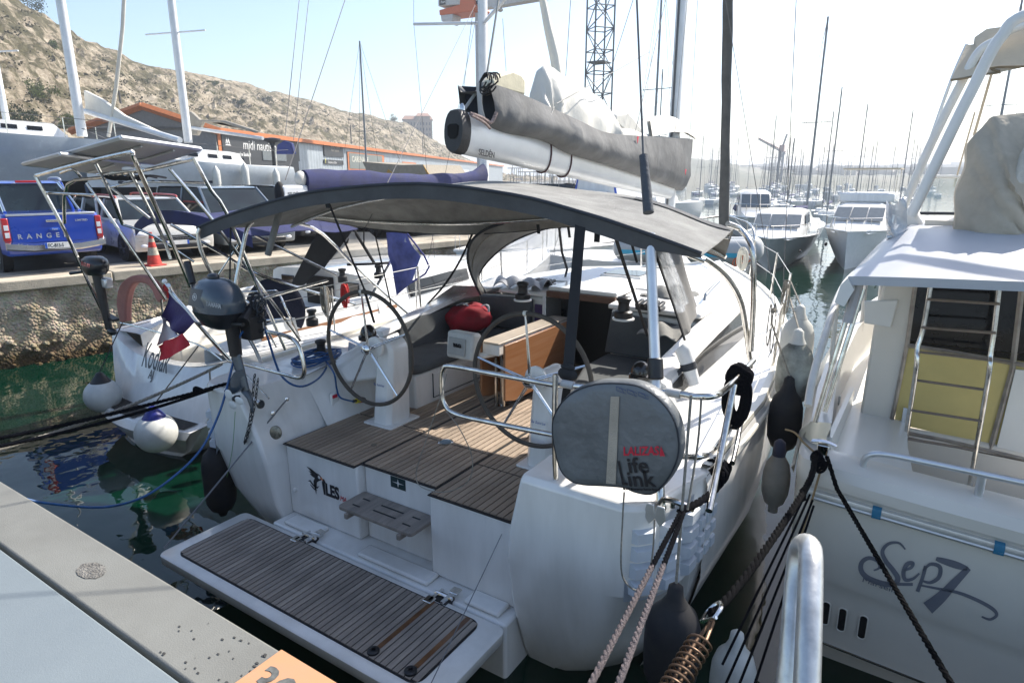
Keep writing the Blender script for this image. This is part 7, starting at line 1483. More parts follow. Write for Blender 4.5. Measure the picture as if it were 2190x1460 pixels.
m1, am1 = vmast(t1, 176, 292, -120, .13, 23.5); vmast(t2, 403, 306, -100, .12, 22.8, ((.62, 1.0), )); vmast(t1, 18, 282, -60, .09, 26, ((.55, .8),))
for L_, sg_t, r_, mt, nm_ in ((((232, 292), (248, 190), (262, 60), (268, -60)), t1, .085, SAIL, 'furled_headsail'), (((182, 238), (385, 300)), t1, .13, MASTW, 'boom'), (((400, 272), (562, 296)), t2, .09, MASTW, 'boom')):
    P = [at(x, y, 1, 9.5 if sg_t is t1 else 12.0) for x, y in L_]; m = MB(); m.tube(P, r_ * .55, 10); m.build(nm_, mt, sg_t, smooth=70)
def flap(pts, y_, nm_, mt, t): m = MB(); P = [at(a, b, 1, y_) for a, b in pts]; m.prism(P, (0, .12, 0)); return m.build(nm_, mt, t, bevel=.03)
flap(((178, 193), (182, 238), (300, 276), (385, 300), (330, 278), (262, 246), (215, 212)), 9.5, 'lowered_mainsail', SAIL, t1)
flap(((395, 236), (392, 262), (404, 288), (420, 290), (432, 262), (470, 262), (545, 285), (548, 280), (480, 258), (425, 256), (408, 240)), 12.0, 'boom_cover', M('cover_taupe', (.33, .30, .25), .8, bump=.4, bscale=8), t2)
flap(((590, 330), (592, 310), (606, 301), (622, 306), (628, 330)), 14.6, 'cockpit_tent', M('tent_blue', (.012, .025, .14), .7), t2)
# ================================================================ WAREHOUSE
wh = None
WA, WB = at(462, 281, 2, 6.4), at(1075, 356, 2, 6.4); WA.z = WB.z = 0; WD = (WB - WA).normalized(); WN = V((WD.y, -WD.x, 0)); WL = (WB - WA).length
def Wp(s, n, z): return WA + WD * s + WN * n + V((0, 0, z))
wh = thing('warehouse', 'long corrugated harbour warehouse with orange roof edge below the rocky hill', 'warehouse', Wp(0, 0, QZ))
COR = M('corrugated_blue_grey', (.36, .40, .43), .45, .3, var=.12, scale=1.2); ORT = M('trim_orange', (.52, .16, .045), .6, var=.15); SGN = M('sign_black', (.025, .027, .03), .5); RFM = M('roof_grey', (.20, .19, .18), .8)
HZ = 6.3
m = MB(); pr = []; N_ = int(WL / .35)
pr = [[Wp(i * WL / N_, .05 if i % 2 else 0, z) for z in (QZ, HZ)] for i in range(N_ + 1)]; m.loft(pr); m.build('corrugated_wall', COR, wh, smooth=0)
m = MB(); m.prism([Wp(-.4, .5, HZ), Wp(WL + .4, .5, HZ), Wp(WL + .4, .5, HZ + .35), Wp(-.4, .5, HZ + .35)], WN * -.12); m.build('fascia', ORT, wh)
m = MB(); m.prism([Wp(-.4, .4, HZ + .28), Wp(-.4, -5.5, HZ + .5), Wp(-.4, -11.5, HZ + .28)], WD * (WL + .8)); m.build('roof', RFM, wh); m = MB(); m.prism([Wp(-.4, .4, HZ + .3), Wp(-.4, -5.5, HZ + 1.9), Wp(-.4, -11.5, HZ + .3)], WD * 1.6); m.build('gable_roof', RFM, wh)
GBM = M('gable_grey', (.22, .22, .22), .7)
m = MB(); m.prism([Wp(-.02, 0, QZ), Wp(-.02, 0, HZ + .2), Wp(-.02, -5.5, HZ + 1.8), Wp(-.02, -11, HZ + .2), Wp(-.02, -11, QZ)], WD * -.15); m.build('gable_wall', GBM, wh)
for a, b in ((Wp(-.5, .6, HZ + .05), Wp(-.5, -5.5, HZ + 1.95)), (Wp(-.5, -5.5, HZ + 1.95), Wp(-.5, -11.8, HZ + .15))): m = MB(); m.tube([a, b], .28, 4); m.build('gable_trim', ORT, wh, smooth=0)
m = MB(); m.prism([Wp(-.02, .06, QZ), Wp(1.3, .06, QZ), Wp(1.3, .06, HZ), Wp(-.02, .06, HZ)], WN * .03); m.build('corner_panel', ORT, wh)
def wrect(x0, y0, x1, y1, mt, nm_, d=.12, th=.06):
    """rectangle on the wall between two picture corners"""
    def sz(x, y):
        dd = (at(x, y, 2, 2.0) - V((0, 0, 3))); dd = _f + _r * ((x - 1095) / FPX) - _u * ((y - 730) / FPX); o = V((0, 0, CAMZ)); n_ = WN; t = (Wp(0, d, 0) - o).dot(n_) / dd.dot(n_); p = o + dd * t; return (p - WA).dot(WD), p.z
    s0, z0 = sz(x0, y0); s1, z1 = sz(x1, y1)
    if z0 < z1: z0, z1 = z1, z0
    m = MB(); m.prism([Wp(s0, d, z1), Wp(s1, d, z1), Wp(s1, d, z0), Wp(s0, d, z0)], WN * th); return m.build(nm_, mt, wh), s0, s1, z1, z0
o_, s0, s1, z0, z1 = wrect(472, 286, 640, 345, SGN, 'shop_sign', .1); 
text('midi nautisme', (z1 - z0) * .62, WP, wh, Wp(s0 + (s1 - s0) * .22, .17, z0 + (z1 - z0) * .42), WD, (0, 0, 1), name='sign_lettering', shear=.15, sx=1.05)
text('Concessionnaire Exclusif', (z1 - z0) * .22, WP, wh, Wp(s0 + .3, .17, z0 + (z1 - z0) * .10), WD, (0, 0, 1), name='sign_lettering', bold=.01)
mw = [[(0, 0), (1.0, 0), (.8, .12), (.2, .12)], [(.1, .2), (.3, .9), (.45, .35), (.6, .9), (.85, .2), (.7, .2), (.6, .55), (.45, .15), (.3, .55), (.22, .2)]]
k_ = (z1 - z0) * .38; shape([[(a * k_ * 1.3, c * k_) for a, c in q] for q in mw], WP, wh, Wp(s0 + .35, .165, z0 + (z1 - z0) * .52), WD, (0, 0, 1), ext=.01)
wrect(520, 336, 640, 380, SGN, 'shop_front', .08); wrect(560, 322, 612, 345, M('shop_glass', (.10, .12, .13), .1), 'shop_window', .16)
o_, s0, s1, z0, z1 = wrect(691, 303, 734, 337, SGN, 'sign_board', .1); zz = z1 - z0
text('KARL KERN', zz * .30, M('sign_beige', (.5, .45, .38), .5), wh, Wp(s0 + (s1 - s0) * .34, .17, z0 + zz * .62), WD, (0, 0, 1), name='sign_lettering', sx=1.1)
text('PEINT MARINE', zz * .22, MATS['sign_beige'], wh, Wp(s0 + (s1 - s0) * .34, .17, z0 + zz * .38), WD, (0, 0, 1), name='sign_lettering', sx=1.1)
o_, s0, s1, z0, z1 = wrect(692, 341, 734, 353, SGN, 'sign_board', .1); text('Entrée à 30m', (z1 - z0) * .75, WP, wh, Wp(s0 + (s1 - s0) * .2, .17, z0 + (z1 - z0) * .2), WD, (0, 0, 1), name='sign_lettering', sx=1.2)
shape([[(0, .0), (.08, 0), (.08, .3), (.16, .3), (.04, .5), (-.08, .3), (0, .3)]], M('arrow_yellow', (.7, .65, .15), .5), wh, Wp(s0 + .3, .17, z0 + .1), WD, (0, 0, 1), name='arrow', ext=.01)
wrect(742, 324, 822, 368, ORT, 'window_frame', .1); o_, s0, s1, z0, z1 = wrect(746, 327, 818, 363, M('window_grey_green', (.13, .15, .14), .3), 'hatch_window', .17, .03)
text('CARENAGE', (z1 - z0) * .52, M('sign_pale', (.55, .54, .46), .5), wh, Wp(s0 + (s1 - s0) * .06, .22, z0 + (z1 - z0) * .45), WD, (0, 0, 1), name='sign_lettering', sx=1.25, bold=.02)
wrect(936, 358, 964, 377, ORT, 'window_frame', .1); wrect(939, 361, 961, 375, M('window_pale', (.5, .55, .55), .2), 'window', .17, .03)
wrect(860, 346, 890, 372, ORT, 'window_frame', .1); wrect(862, 349, 888, 372, COR, 'shutter', .17, .03); wrect(983, 362, 1003, 380, M('door_white', (.5, .52, .55), .5), 'door', .12, .04)
# ================================================================ ROCKY HILL
def rock():
    m = bpy.data.materials.new('limestone_scrub'); m.use_nodes = True; n = m.node_tree.nodes; l = m.node_tree.links; b = n['Principled BSDF']; b.inputs['Roughness'].default_value = 1; b.inputs['Specular IOR Level'].default_value = .1
    tc = n.new('ShaderNodeTexCoord'); 
    def noi(sc, det=8, ro=.6, w=None):
        x = n.new('ShaderNodeTexNoise'); x.inputs['Scale'].default_value = sc; x.inputs['Detail'].default_value = det; x.inputs['Roughness'].default_value = ro; l.new(w or tc.outputs['Object'], x.inputs[0]); return x
    a, c, d = noi(.06), noi(.35, 9, .7), noi(1.6, 6, .7)
    mp = n.new('ShaderNodeMapping'); mp.inputs['Scale'].default_value = (.25, .25, 1.6); mp.inputs['Rotation'].default_value = (.35, 0, .4); l.new(tc.outputs['Object'], mp.inputs[0]); st = noi(.45, 8, .75, mp.outputs[0])
    r1 = n.new('ShaderNodeValToRGB'); e = r1.color_ramp.elements; e[0].position = .33; e[0].color = (.21, .175, .125, 1); e[1].position = .66; e[1].color = (.48, .42, .33, 1); e2 = e.new(.5); e2.color = (.35, .295, .22, 1); l.new(st.outputs['Fac'], r1.inputs[0])
    r2 = n.new('ShaderNodeValToRGB'); e = r2.color_ramp.elements; e[0].position = .485; e[0].color = (0, 0, 0, 1); e[1].position = .575; e[1].color = (1, 1, 1, 1)
    mu = n.new('ShaderNodeMath'); mu.operation = 'MULTIPLY_ADD'; l.new(c.outputs['Fac'], mu.inputs[0]); mu.inputs[1].default_value = .75; 
    m3 = n.new('ShaderNodeMath'); m3.operation = 'MULTIPLY'; l.new(a.outputs['Fac'], m3.inputs[0]); m3.inputs[1].default_value = .30; l.new(m3.outputs[0], mu.inputs[2]); l.new(mu.outputs[0], r2.inputs[0])
    mx = n.new('ShaderNodeMix'); mx.data_type = 'RGBA'; l.new(r2.outputs[0], mx.inputs[0]); l.new(r1.outputs[0], mx.inputs[6]); mx.inputs[7].default_value = (.095, .085, .045, 1)
    r3 = n.new('ShaderNodeValToRGB'); e = r3.color_ramp.elements; e[0].position = .40; e[0].color = (.66, .64, .61, 1); e[1].position = .57; e[1].color = (1.08, 1.08, 1.08, 1); l.new(d.outputs['Fac'], r3.inputs[0])
    m2 = n.new('ShaderNodeMix'); m2.data_type = 'RGBA'; m2.blend_type = 'MULTIPLY'; m2.inputs[0].default_value = 1; l.new(mx.outputs[2], m2.inputs[6]); l.new(r3.outputs[0], m2.inputs[7]); l.new(m2.outputs[2], b.inputs['Base Color'])
    bp = n.new('ShaderNodeBump'); bp.inputs['Strength'].default_value = 1; bp.inputs['Distance'].default_value = 1.0; l.new(st.outputs['Fac'], bp.inputs['Height']); l.new(bp.outputs[0], b.inputs['Normal'])
    return m
ROCK = rock()
RIDGE = [(-1800, -900), (-700, -420), (-250, -190), (-60, -60), (40, -22), (105, 0), (140, 12), (168, 26), (200, 50), (232, 76), (262, 97), (318, 112), (335, 132), (400, 148), (470, 160), (560, 178), (640, 202), (700, 216), (755, 236), (800, 243), (850, 258), (880, 262), (925, 292), (960, 312), (1000, 338), (1040, 356), (1090, 374), (1200, 380)]
def hill():
    NU, NV = 300, 90; P = []
    D1 = lambda px: interp([(-1800, 90), (0, 120), (400, 165), (900, 300), (1200, 420)], px); D0 = lambda px: interp([(-1800, 30), (0, 62), (470, 85), (700, 100), (1050, 215), (1200, 330)], px)
    us = []
    px = -1200.
    for i in range(NU + 1): us.append(-1000 + 2190 * i / NU)
    m = MB()
    rows = []
    for px in us:
        py = interp(RIDGE, px); az = at(px, 560, 2, 0); az = V((az.x, az.y, 0)).normalized(); d1, d0 = D1(px), D0(px); top = at(px, py, 1, az.y * d1).z if abs(az.y) > .05 else 60
        dd = _f + _r * ((px - 1095) / FPX) - _u * ((py - 730) / FPX); top = CAMZ + dd.z / sqrt(dd.x ** 2 + dd.y ** 2) * d1
        r = []
        for j in range(NV + 1):
            v = j / NV; d = d0 + (d1 - d0) * v * 1.0; f = v ** .92 if v <= 1 else 1
            z = QZ + (max(top, 2.5) - QZ) * f; q_ = az * d
            n1 = noise.noise(V((q_.x * .03, q_.y * .03, 1))); n2 = noise.noise(V((q_.x * .1, q_.y * .1, z * .25))); n3 = noise.noise(V((q_.x * .35, q_.y * .35, z * .6))); n4 = abs(noise.noise(V((q_.x * .16, q_.y * .16, z * .5 + 7)))); n5 = noise.noise(V((q_.x * 1.1, q_.y * 1.1, z * 1.6)))
            amp = min(1, v * 5) * (.35 + .65 * min(1, (1 - v) * 6)); r.append(q_ * (1 + .028 * amp * n2) + V((0, 0, z + amp * (2.0 * n1 * (1 - v) + 1.6 * n2 + 1.2 * n3 - 2.4 * n4 + .7 * n5))))
        for k in range(1, 7): r.append(az * (d1 + k * 12) + V((0, 0, r[NV].z - .2 * k * k + noise.noise(az * (d1 + k * 12) * .05))))
        rows.append(r)
    m.loft(rows); m.build('rocky_hill', ROCK, kind='structure', smooth=35)
    return rows, us
HROWS, HUS = hill(); HTOP = max(p.z for r in HROWS for p in r)
def hillpt(px, py):
    i = min(range(len(HUS)), key=lambda k: abs(HUS[k] - px)); best = None
    for p in HROWS[i][:91]:
        r_ = V(p) - V((0, 0, CAMZ)); zc = r_.dot(_f); yy = 730 - FPX * r_.dot(_u) / zc
        if best is None or abs(yy - py) < best[0]: best = (abs(yy - py), p)
    return best[1]
# scrub on the hill: clumps of small leaf faces
LEAF = M('leaf_green', (.055, .075, .02), .8, var=.5, scale=3, col2=(.025, .035, .012)); LEAFY = M('leaf_yellow_green', (.14, .17, .03), .8, var=.4, scale=3, col2=(.06, .08, .02))
def leafy(c, rx, rz_, n_, ls, seed): 
    random.seed(seed); m = MB(); cl = [V((random.gauss(0, .45) * rx, random.gauss(0, .45) * rx, abs(random.gauss(.3, .35)) * rz_)) for _ in range(9)]
    for _ in range(n_):
        q_ = random.choice(cl); p = c + q_ + V((random.gauss(0, .22) * rx, random.gauss(0, .22) * rx, random.gauss(0, .16) * rz_)); a = V((random.uniform(-1, 1), random.uniform(-1, 1), random.uniform(-1, 1))).normalized() * ls; b = a.orthogonal().normalized() * ls * .6; m.add([p - a, p + b, p + a, p - b], [(0, 1, 2, 3)])
    return m
for k, (px, py, r, h, lab, mt) in enumerate(((150, 18, 2.2, 3.4, 'dark green pine bush on the hilltop skyline', LEAF), (143, 205, 1.6, 1.5, 'bright green shrub on the lower slope at the left', LEAFY), (193, 103, .9, .9, 'small green shrub halfway up the left slope', LEAFY), (95, 272, 2.2, 2.0, 'dark green bush above the deck of the racing yacht', LEAF), (480, 203, 1.6, 1.2, 'round yellow-green shrub in the middle of the slope', LEAFY), (495, 180, 1.1, .8, 'small shrub just above the round yellow-green one', LEAFY), (270, 195, 1.0, .8, 'olive shrub between the two left masts', LEAF), (368, 186, 1.0, .8, 'low shrub right of the third mast', LEAFY), (855, 254, 2.2, 2.2, 'small tree on the ridge beside the hilltop building', LEAF), (545, 222, 1.2, .8, 'low olive bush above the shop sign', LEAF), (600, 218, 2.6, 1.0, 'wide dry bush right of the round shrub', LEAF), (195, 275, 1.0, 1.2, 'yellow-green shrub behind the racing yacht mast', LEAFY))):
    p = hillpt(px, py); m = leafy(V(p), r, h, 900, .13, 40 + k); o = thing('shrub', lab, 'shrub', tuple(p)); m.build('foliage', mt, o, smooth=0); m = MB(); m.tube([V(p) - V((0, 0, .5)), V(p) + V((0, 0, h * .5))], .06, 5); m.build('stem', M('bark', (.08, .06, .04), .9), o)
random.seed(31); m = MB()
for _ in range(420):
    px = random.uniform(-60, 1000); pr_ = interp(RIDGE, px); py = random.uniform(pr_ + 10, interp([(0, 300), (470, 245), (1050, 345)], px)); p = V(hillpt(px, py)); s_ = random.uniform(.25, .7)
    for _ in range(16): q_ = p + V((random.gauss(0, s_), random.gauss(0, s_), abs(random.gauss(0, s_ * .6)))); a = V((random.uniform(-1, 1), random.uniform(-1, 1), random.uniform(-.5, 1))) * .16; b = a.orthogonal() * .6; m.add([q_ - a, q_ + b, q_ + a, q_ - b], [(0, 1, 2, 3)])
tag(m.build('low_scrub', M('scrub_olive', (.085, .08, .035), .9, var=.4, scale=1), None, smooth=0, kind='stuff'), 'scattered low scrub over the rocky slope', 'scrub')
# building on the ridge
p = hillpt(910, 282); D_ = V((p.x, p.y, 0)).length; hb_ = thing('hilltop_building', 'old pale building with tiled roof on the ridge behind the hill', 'building', tuple(p)); s_ = D_ / 1364
STN = M('old_stone', (.30, .25, .21), .9, var=.2, scale=.4); e1 = V((p.x, p.y, 0)).normalized(); e2_ = V((e1.y, -e1.x, 0)); WINM = M('window_dark', (.05, .05, .06), .4)
def hbx(x0, x1, z0, z1, dep, nm_, mt, y0=0): m = MB(); a = V(p) + e2_ * x0 * s_ + e1 * y0 * s_; m.prism([a + V((0, 0, z0 * s_)), a + e2_ * (x1 - x0) * s_ + V((0, 0, z0 * s_)), a + e2_ * (x1 - x0) * s_ + V((0, 0, z1 * s_)), a + V((0, 0, z1 * s_))], e1 * dep * s_); return m.build(nm_, mt, hb_)
hbx(-38, 20, -14, 24, 40, 'main_wing', STN); hbx(-12, 16, -16, 30, 44, 'centre_wing', STN, -4)
m = MB()
for (x0, x1, z0, z1, y0, y1) in ((-40, 22, 24, 33, -2, 42), (-13, 17, 30, 38, -6, 42)):
    a = lambda x, y, z: V(p) + e2_ * x * s_ + e1 * y * s_ + V((0, 0, z * s_)); m.add([a(x0, y0, z0), a(x1, y0, z0), a(x1, y1, z0), a(x0, y1, z0), a(x0 + 5, (y0 + y1) / 2, z1), a(x1 - 5, (y0 + y1) / 2, z1)], [(0, 1, 5, 4), (1, 2, 5), (2, 3, 4, 5), (3, 0, 4), (3, 2, 1, 0)])
m.build('roof', M('roof_tile', (.30, .17, .12), .9), hb_, kind='stuff')
for r_ in range(3):
    for c_ in range(9):
        x = -35 + c_ * 6.1; yb = -4.3 if -12 < x < 14 else -.3; hbx(x, x + 2.6, -8 + r_ * 10.5, -2.5 + r_ * 10.5, .2, 'window', WINM, yb)
# poles on the slope
for k, (px, y0, y1) in enumerate(((307, 240, 208), (765, 308, 272), (910, 330, 295))):
    a = hillpt(px, y0 if k else 236); z1_ = V(a).z + (V(a) - V((0, 0, CAMZ))).length / 1364 * (y0 - y1); m = MB(); m.tube([V(a), V((a.x, a.y, z1_))], .14, 6); o = m.build('lamp_post', M('pole_brown', (.06, .05, .045), .7), None); tag(o, ('dark pole on the slope behind the left headsail', 'thin pole standing over the warehouse roof sign', 'street lamp over the warehouse near its right end')[k], 'pole')
# lamp post with disc lantern near the shop sign
c = polar(605, 26); lp = thing('street_lamp', 'black street lamp with a flat disc head in front of the shop sign', 'street lamp', (c.x, c.y, QZ)); zt = at(605, 297, 1, c.y).z
m = MB(); m.tube([V((c.x, c.y, QZ)), V((c.x, c.y, zt - .3))], .06, 8); m.build('post', BLACK, lp); m = MB(); m.lathe([(.05, -.35), (.10, -.12), (.30, -.05), (.31, .02), (.1, .06)], (c.x, c.y, zt), 18); m.build('lantern', CANVD, lp)
# ================================================================ CRANES
def lattice(par, base, w_, z0, z1, step, r, mt, nm_='tower_section', dirx=V((1, 0, 0))):
    dy = V((-dirx.y, dirx.x, 0)); C4 = [base + dirx * (a * w_ / 2) + dy * (b * w_ / 2) for a, b in ((-1, -1), (1, -1), (1, 1), (-1, 1))]; n_ = max(1, int((z1 - z0) / step)); h = (z1 - z0) / n_
    for i in range(n_):
        m = MB(); za = z0 + i * h; zb = za + h
        for k in range(4):
            a, b = C4[k], C4[(k + 1) % 4]; m.tube([a + V((0, 0, za)), a + V((0, 0, zb))], r * 1.6, 4); m.tube([a + V((0, 0, za)), b + V((0, 0, zb))] if (i + k) % 2 else [b + V((0, 0, za)), a + V((0, 0, zb))], r, 4); m.tube([a + V((0, 0, zb)), b + V((0, 0, zb))], r, 4)
        m.build(nm_, mt, par, smooth=0, kind='stuff')
CG = M('crane_grey', (.10, .12, .14), .6, .3)
c = polar(1268, 60); g0 = V((c.x, c.y, 0)); zt = CAMZ + 60 / 1290. * 380 * 1.02; wd = 46 / 1364 * 60 * .98
tc = thing('tower_crane', 'dark lattice crane tower with a platform rising above the boom', 'crane', (c.x, c.y, QZ)); lattice(tc, g0, 1.75, QZ, zt - .6, 1.7, .05, CG, dirx=V((cos(.9), sin(.9), 0)))
m = MB(); m.box((c.x, c.y, zt - .45), (2.9, 2.9, .25)); m.build('platform', CG, tc)
for k in (-1, 1):
    m = MB(); 
    for a in (-1.4, 0, 1.4): m.tube([(c.x + a, c.y + k * 1.4, zt - .4), (c.x + a, c.y + k * 1.4, zt + .7)], .04, 4)
    m.tube([(c.x - 1.4, c.y + k * 1.4, zt + .7), (c.x + 1.4, c.y + k * 1.4, zt + .7)], .04, 4); m.build('guard_rail', ALU, tc, smooth=0)
m = MB(); m.box((c.x, c.y, zt + 1.6), (2.0, 2.0, 3.4)); m.build('machinery_house', M('crane_machine', (.16, .16, .17), .6), tc, bevel=.1)
for z_ in (5.2, 10.6): m = MB(); m.box((c.x, c.y, z_ + 2), (1.6, 1.6, .08)); m.build('landing', CG, tc)
# big mobile crane: orange counterweight house and pale boom
D_ = 75.; yc = polar(985, D_).y; mc = thing('mobile_crane', 'orange and white crane cab with a long pale boom at the top of the picture', 'crane', tuple(at(985, 40, 1, yc) * V((1, 1, 0)) if False else (at(985, 20, 1, yc).x, yc, QZ)))
CO = M('crane_orange', (.68, .13, .03), .5, var=.06); CWT = M('crane_white', (.62, .60, .57), .5)
def cpoly(pts, nm_, mt, dep=2.5, y0=0.): m = MB(); m.prism([at(x, y, 1, yc + y0) for x, y in pts], (0, dep, 0)); return m.build(nm_, mt, mc, bevel=.05)
cpoly(((937, -30), (937, 14), (985, 10), (992, -30)), 'house', CWT); cpoly(((939, 22), (940, 33), (1012, 24), (1018, 16), (1005, -20), (985, -25), (983, 10)), 'counterweight_frame', CO, 2.6, -.05)
cpoly(((942, 33), (944, 46), (960, 51), (967, 45), (968, 30)), 'ballast', CWT, 1.5); cpoly(((1012, -10), (1016, 20), (1060, 14), (1190, -8), (1190, -22), (1060, -4)), 'boom', CWT, 1.0, .4); cpoly(((1050, 15), (1062, 24), (1068, 20), (1064, 12)), 'boom_gusset', CWT, .8)
m = MB(); a = at(1022, 16, 1, yc + 1); m.tube([a, V((a.x, a.y, QZ))], .32, 8); m.build('crane_column', M('column_grey', (.5, .5, .5), .6), mc)
p = at(940, 12, 1, yc - .06); sg2 = s_ = 75 / 1364; shape([[(0, 0), (15 * s_, 0), (15 * s_, 9 * s_), (0, 9 * s_)]], SGN, mc, p, (1, 0, 0), (0, 0, 1), name='sign_field', ext=.02); text('Port', 6.5 * s_, WP, mc, (p.x + 4 * s_, p.y - .05, p.z + 2.5 * s_), (1, 0, 0), (0, 0, 1), name='sign_lettering', bold=.01); p2 = at(1027, 11, 1, yc + .32); text('LIEBHERR', 8.5 * s_, SGN, mc, (p2.x - 1.2, p2.y, p2.z), (1, 0, .13), (0, 0, 1), name='sign_lettering', bold=.03)
# distant red and white tower crane
D_ = 210.; c = polar(1648, D_); k_ = D_ / 1290; fc = thing('tower_crane', 'distant red and white tower crane among the masts', 'crane', (c.x, c.y, 0)); zf = lambda py: at(1650, py, 1, c.y).z
FCM = M('crane_far_grey', (.32, .33, .35), .6); FCR = M('crane_far_red', (.36, .22, .20), .6); lattice(fc, V((c.x, c.y, 0)), 7 * k_, 1.5, zf(325), 3.5, .12, FCM); m = MB(); m.box((c.x, c.y, zf(318)), (8 * k_, 8 * k_, 12 * k_)); m.build('slewing_unit', FCR, fc)
a, b = at(1622, 298, 1, c.y - 6), at(1680, 330, 1, c.y + 6)
for o_ in (V((0, 0, 0)), V((0, 0, 5 * k_ * .8))): m = MB(); m.tube([a + o_ * .6, b + o_], .10 * 2, 4); m.build('jib', FCR if o_.z else FCM, fc)
m = MB(); 
for i in range(14): q1, q2 = a.lerp(b, i / 14), a.lerp(b, (i + .5) / 14); m.tube([q1, q2 + V((0, 0, .7 * k_ * 5 * .8)), a.lerp(b, (i + 1) / 14)], .12, 3)
m.build('jib_lattice', FCM, fc, kind='stuff'); m = MB(); m.tube([V((c.x, c.y, zf(318))), V((c.x + 1, c.y, zf(288)))], .3, 5); m.build('apex', FCM, fc); m = MB(); m.box(at(1671, 332, 1, c.y + 5), (5 * k_, 3, 9 * k_)); m.build('counterweight', FCM, fc)
# ================================================================ FAR SHORE
HAZH = M('far_hill_green', (.05, .065, .04), .95, var=.4, scale=.02, col2=(.16, .145, .11))
def ridge(name_, pts, D, dep, amp, seed):
    m = MB(); rows = []
    N_ = 160
    for i in range(N_ + 1):
        px = pts[0][0] + (pts[-1][0] - pts[0][0]) * i / N_; py = interp(pts, px); az = at(px, 560, 2, 0); az = V((az.x, az.y, 0)).normalized(); dd = _f + _r * ((px - 1095) / FPX) - _u * ((py - 730) / FPX); hd = sqrt(dd.x ** 2 + dd.y ** 2); top = CAMZ + dd.z / hd * D
        rows.append([az * (D - dep * (1 - v)) + V((0, 0, (top + amp * noise.noise(az * 40 + V((seed, v * 3, 0)))) * v ** .8 + (0 if v < .1 else amp * .6 * noise.noise(az * 160 + V((seed, v * 9, 0)))))) for v in [j / 10 for j in range(11)]] + [az * (D + 200) + V((0, 0, top * .6))])
    m.loft(rows); m.build(name_, HAZH, kind='structure', smooth=60)
ridge('far_hill', [(1250, 372), (1380, 345), (1460, 338), (1520, 342), (1570, 354), (1620, 366), (1720, 372), (1900, 370), (2300, 372), (2700, 376)], 430, 180, 1.6, 3)
ridge('far_shore', [(1250, 378), (1400, 374), (1600, 376), (2000, 377), (2700, 377)], 300, 60, .4, 8)
random.seed(77); m = MB()
for _ in range(420):
    px = random.uniform(1380, 2300); D_ = random.uniform(380, 880); az = at(px, 560, 2, 0); az = V((az.x, az.y, 0)).normalized(); c = az * D_; h = random.uniform(3, 8); w_ = random.uniform(5, 12); m.bb(c.x - w_, c.x + w_, c.y - w_, c.y + w_, 0, (D_ - 400) / 500 * 14 * random.uniform(.2, 1) + h)
tag(m.build('distant_houses', M('far_house', (.42, .38, .33), .9, var=.2, scale=.03), None, smooth=0, kind='stuff'), 'pale houses scattered along the hazy far shore', 'houses')
# ================================================================ OTHER BOATS AFLOAT
def hullmesh(L, B, F, bowr=.25):
    m = MB(); HW_ = [(0, .78), (.2, .95), (.45, 1), (.7, .78), (.87, .42), (1, 0)]; us = [0, .1, .25, .45, .6, .72, .82, .9, .96, 1]
    for sg in (-1, 1): m.loft([[V((sg * B / 2 * interp(HW_, u) * a * (1 - (1 - zf_) * u * .5), L * (u - .5) - (1 - zf_) * u * bowr, F * zf_ * (1 + .18 * u) if zf_ > 0 else -.3)) for a, zf_ in ((1, 1), (.98, .5), (.85, .08), (.6, -.1))] for u in us])
    m.loft([[V((sg * B / 2 * .78 * a, -L / 2, F * z if z > 0 else -.3)) for a, z in ((1, 1), (.98, .5), (.85, .08), (.6, -.1))] for sg in (-1, 1)])
    m.loft([[V((k * B / 2 * interp(HW_, u), L * (u - .5), F * (1 + .18 * u))) for k in (-1, 0, 1)] for u in us]); return m
FHW = M('far_hull_white', (.68, .69, .69), .4, var=.05); MG = M('mast_far_grey', (.22, .235, .25), .5, .3)
def sailboat(label, L, mh, group='moored sailing boats in the marina'):
    t = thing('moored_sailboat', label, 'sailboat', (0, 0, 0), group=group); hullmesh(L, L * .3, L * .11).build('hull', FHW, t, smooth=50)
    m = MB(); m.loft([[V((k * L * .09, L * u, L * .11 + h)) for k, h in ((-1, 0), (-.8, L * .045), (.8, L * .045), (1, 0))] for u in (-.12, .22)], True, True); m.build('cabin', GEL, t)
    m = MB(); m.tube([(0, L * .12, L * .12), (0, L * .12, mh)], [.085, .06], 6); ms = m.build('mast', MG, t)
    m = MB(); m.tube([(-.9, L * .12, mh * .55), (.9, L * .12, mh * .55)], .025, 4); m.build('spreader', MG, ms)
    m = MB(); m.tube([(0, L * .11, L * .12 + 1.1), (0, -L * .28, L * .12 + 1.2)], .13, 6); m.build('boom', NAVY, t)
    for a in ((0, L * .49, L * .13), (0, -L * .49, L * .12), (L * .14, L * .08, L * .12), (-L * .14, L * .08, L * .12)): m = MB(); m.tube([a, (0, L * .12, mh)], .012, 3); m.build('stay', WIRE, t)
    return t
base_sb = None; random.seed(21)
side_words = ['tall', 'slender', 'pale', 'short', 'grey']
def addsb(px, D, ptop, label, L=None, rz=None):
    global base_sb
    c = polar(px, D); z1_ = at(px, ptop, 1, c.y).z; L = L or max(8, min(13, z1_ * .7)); rz = random.choice((0, pi)) + random.uniform(-.15, .15) if rz is None else rz
    if base_sb is None: base_sb = sailboat(label, 10, 14); t = base_sb
    else: t = dup(base_sb, label=label)
    s_ = z1_ / 14; t.location = (c.x - .12 * 10 * s_ * -sin(rz), c.y - .12 * 10 * s_ * cos(rz), 0); t.rotation_euler = (0, 0, rz); t.scale = (s_, s_, s_); return t
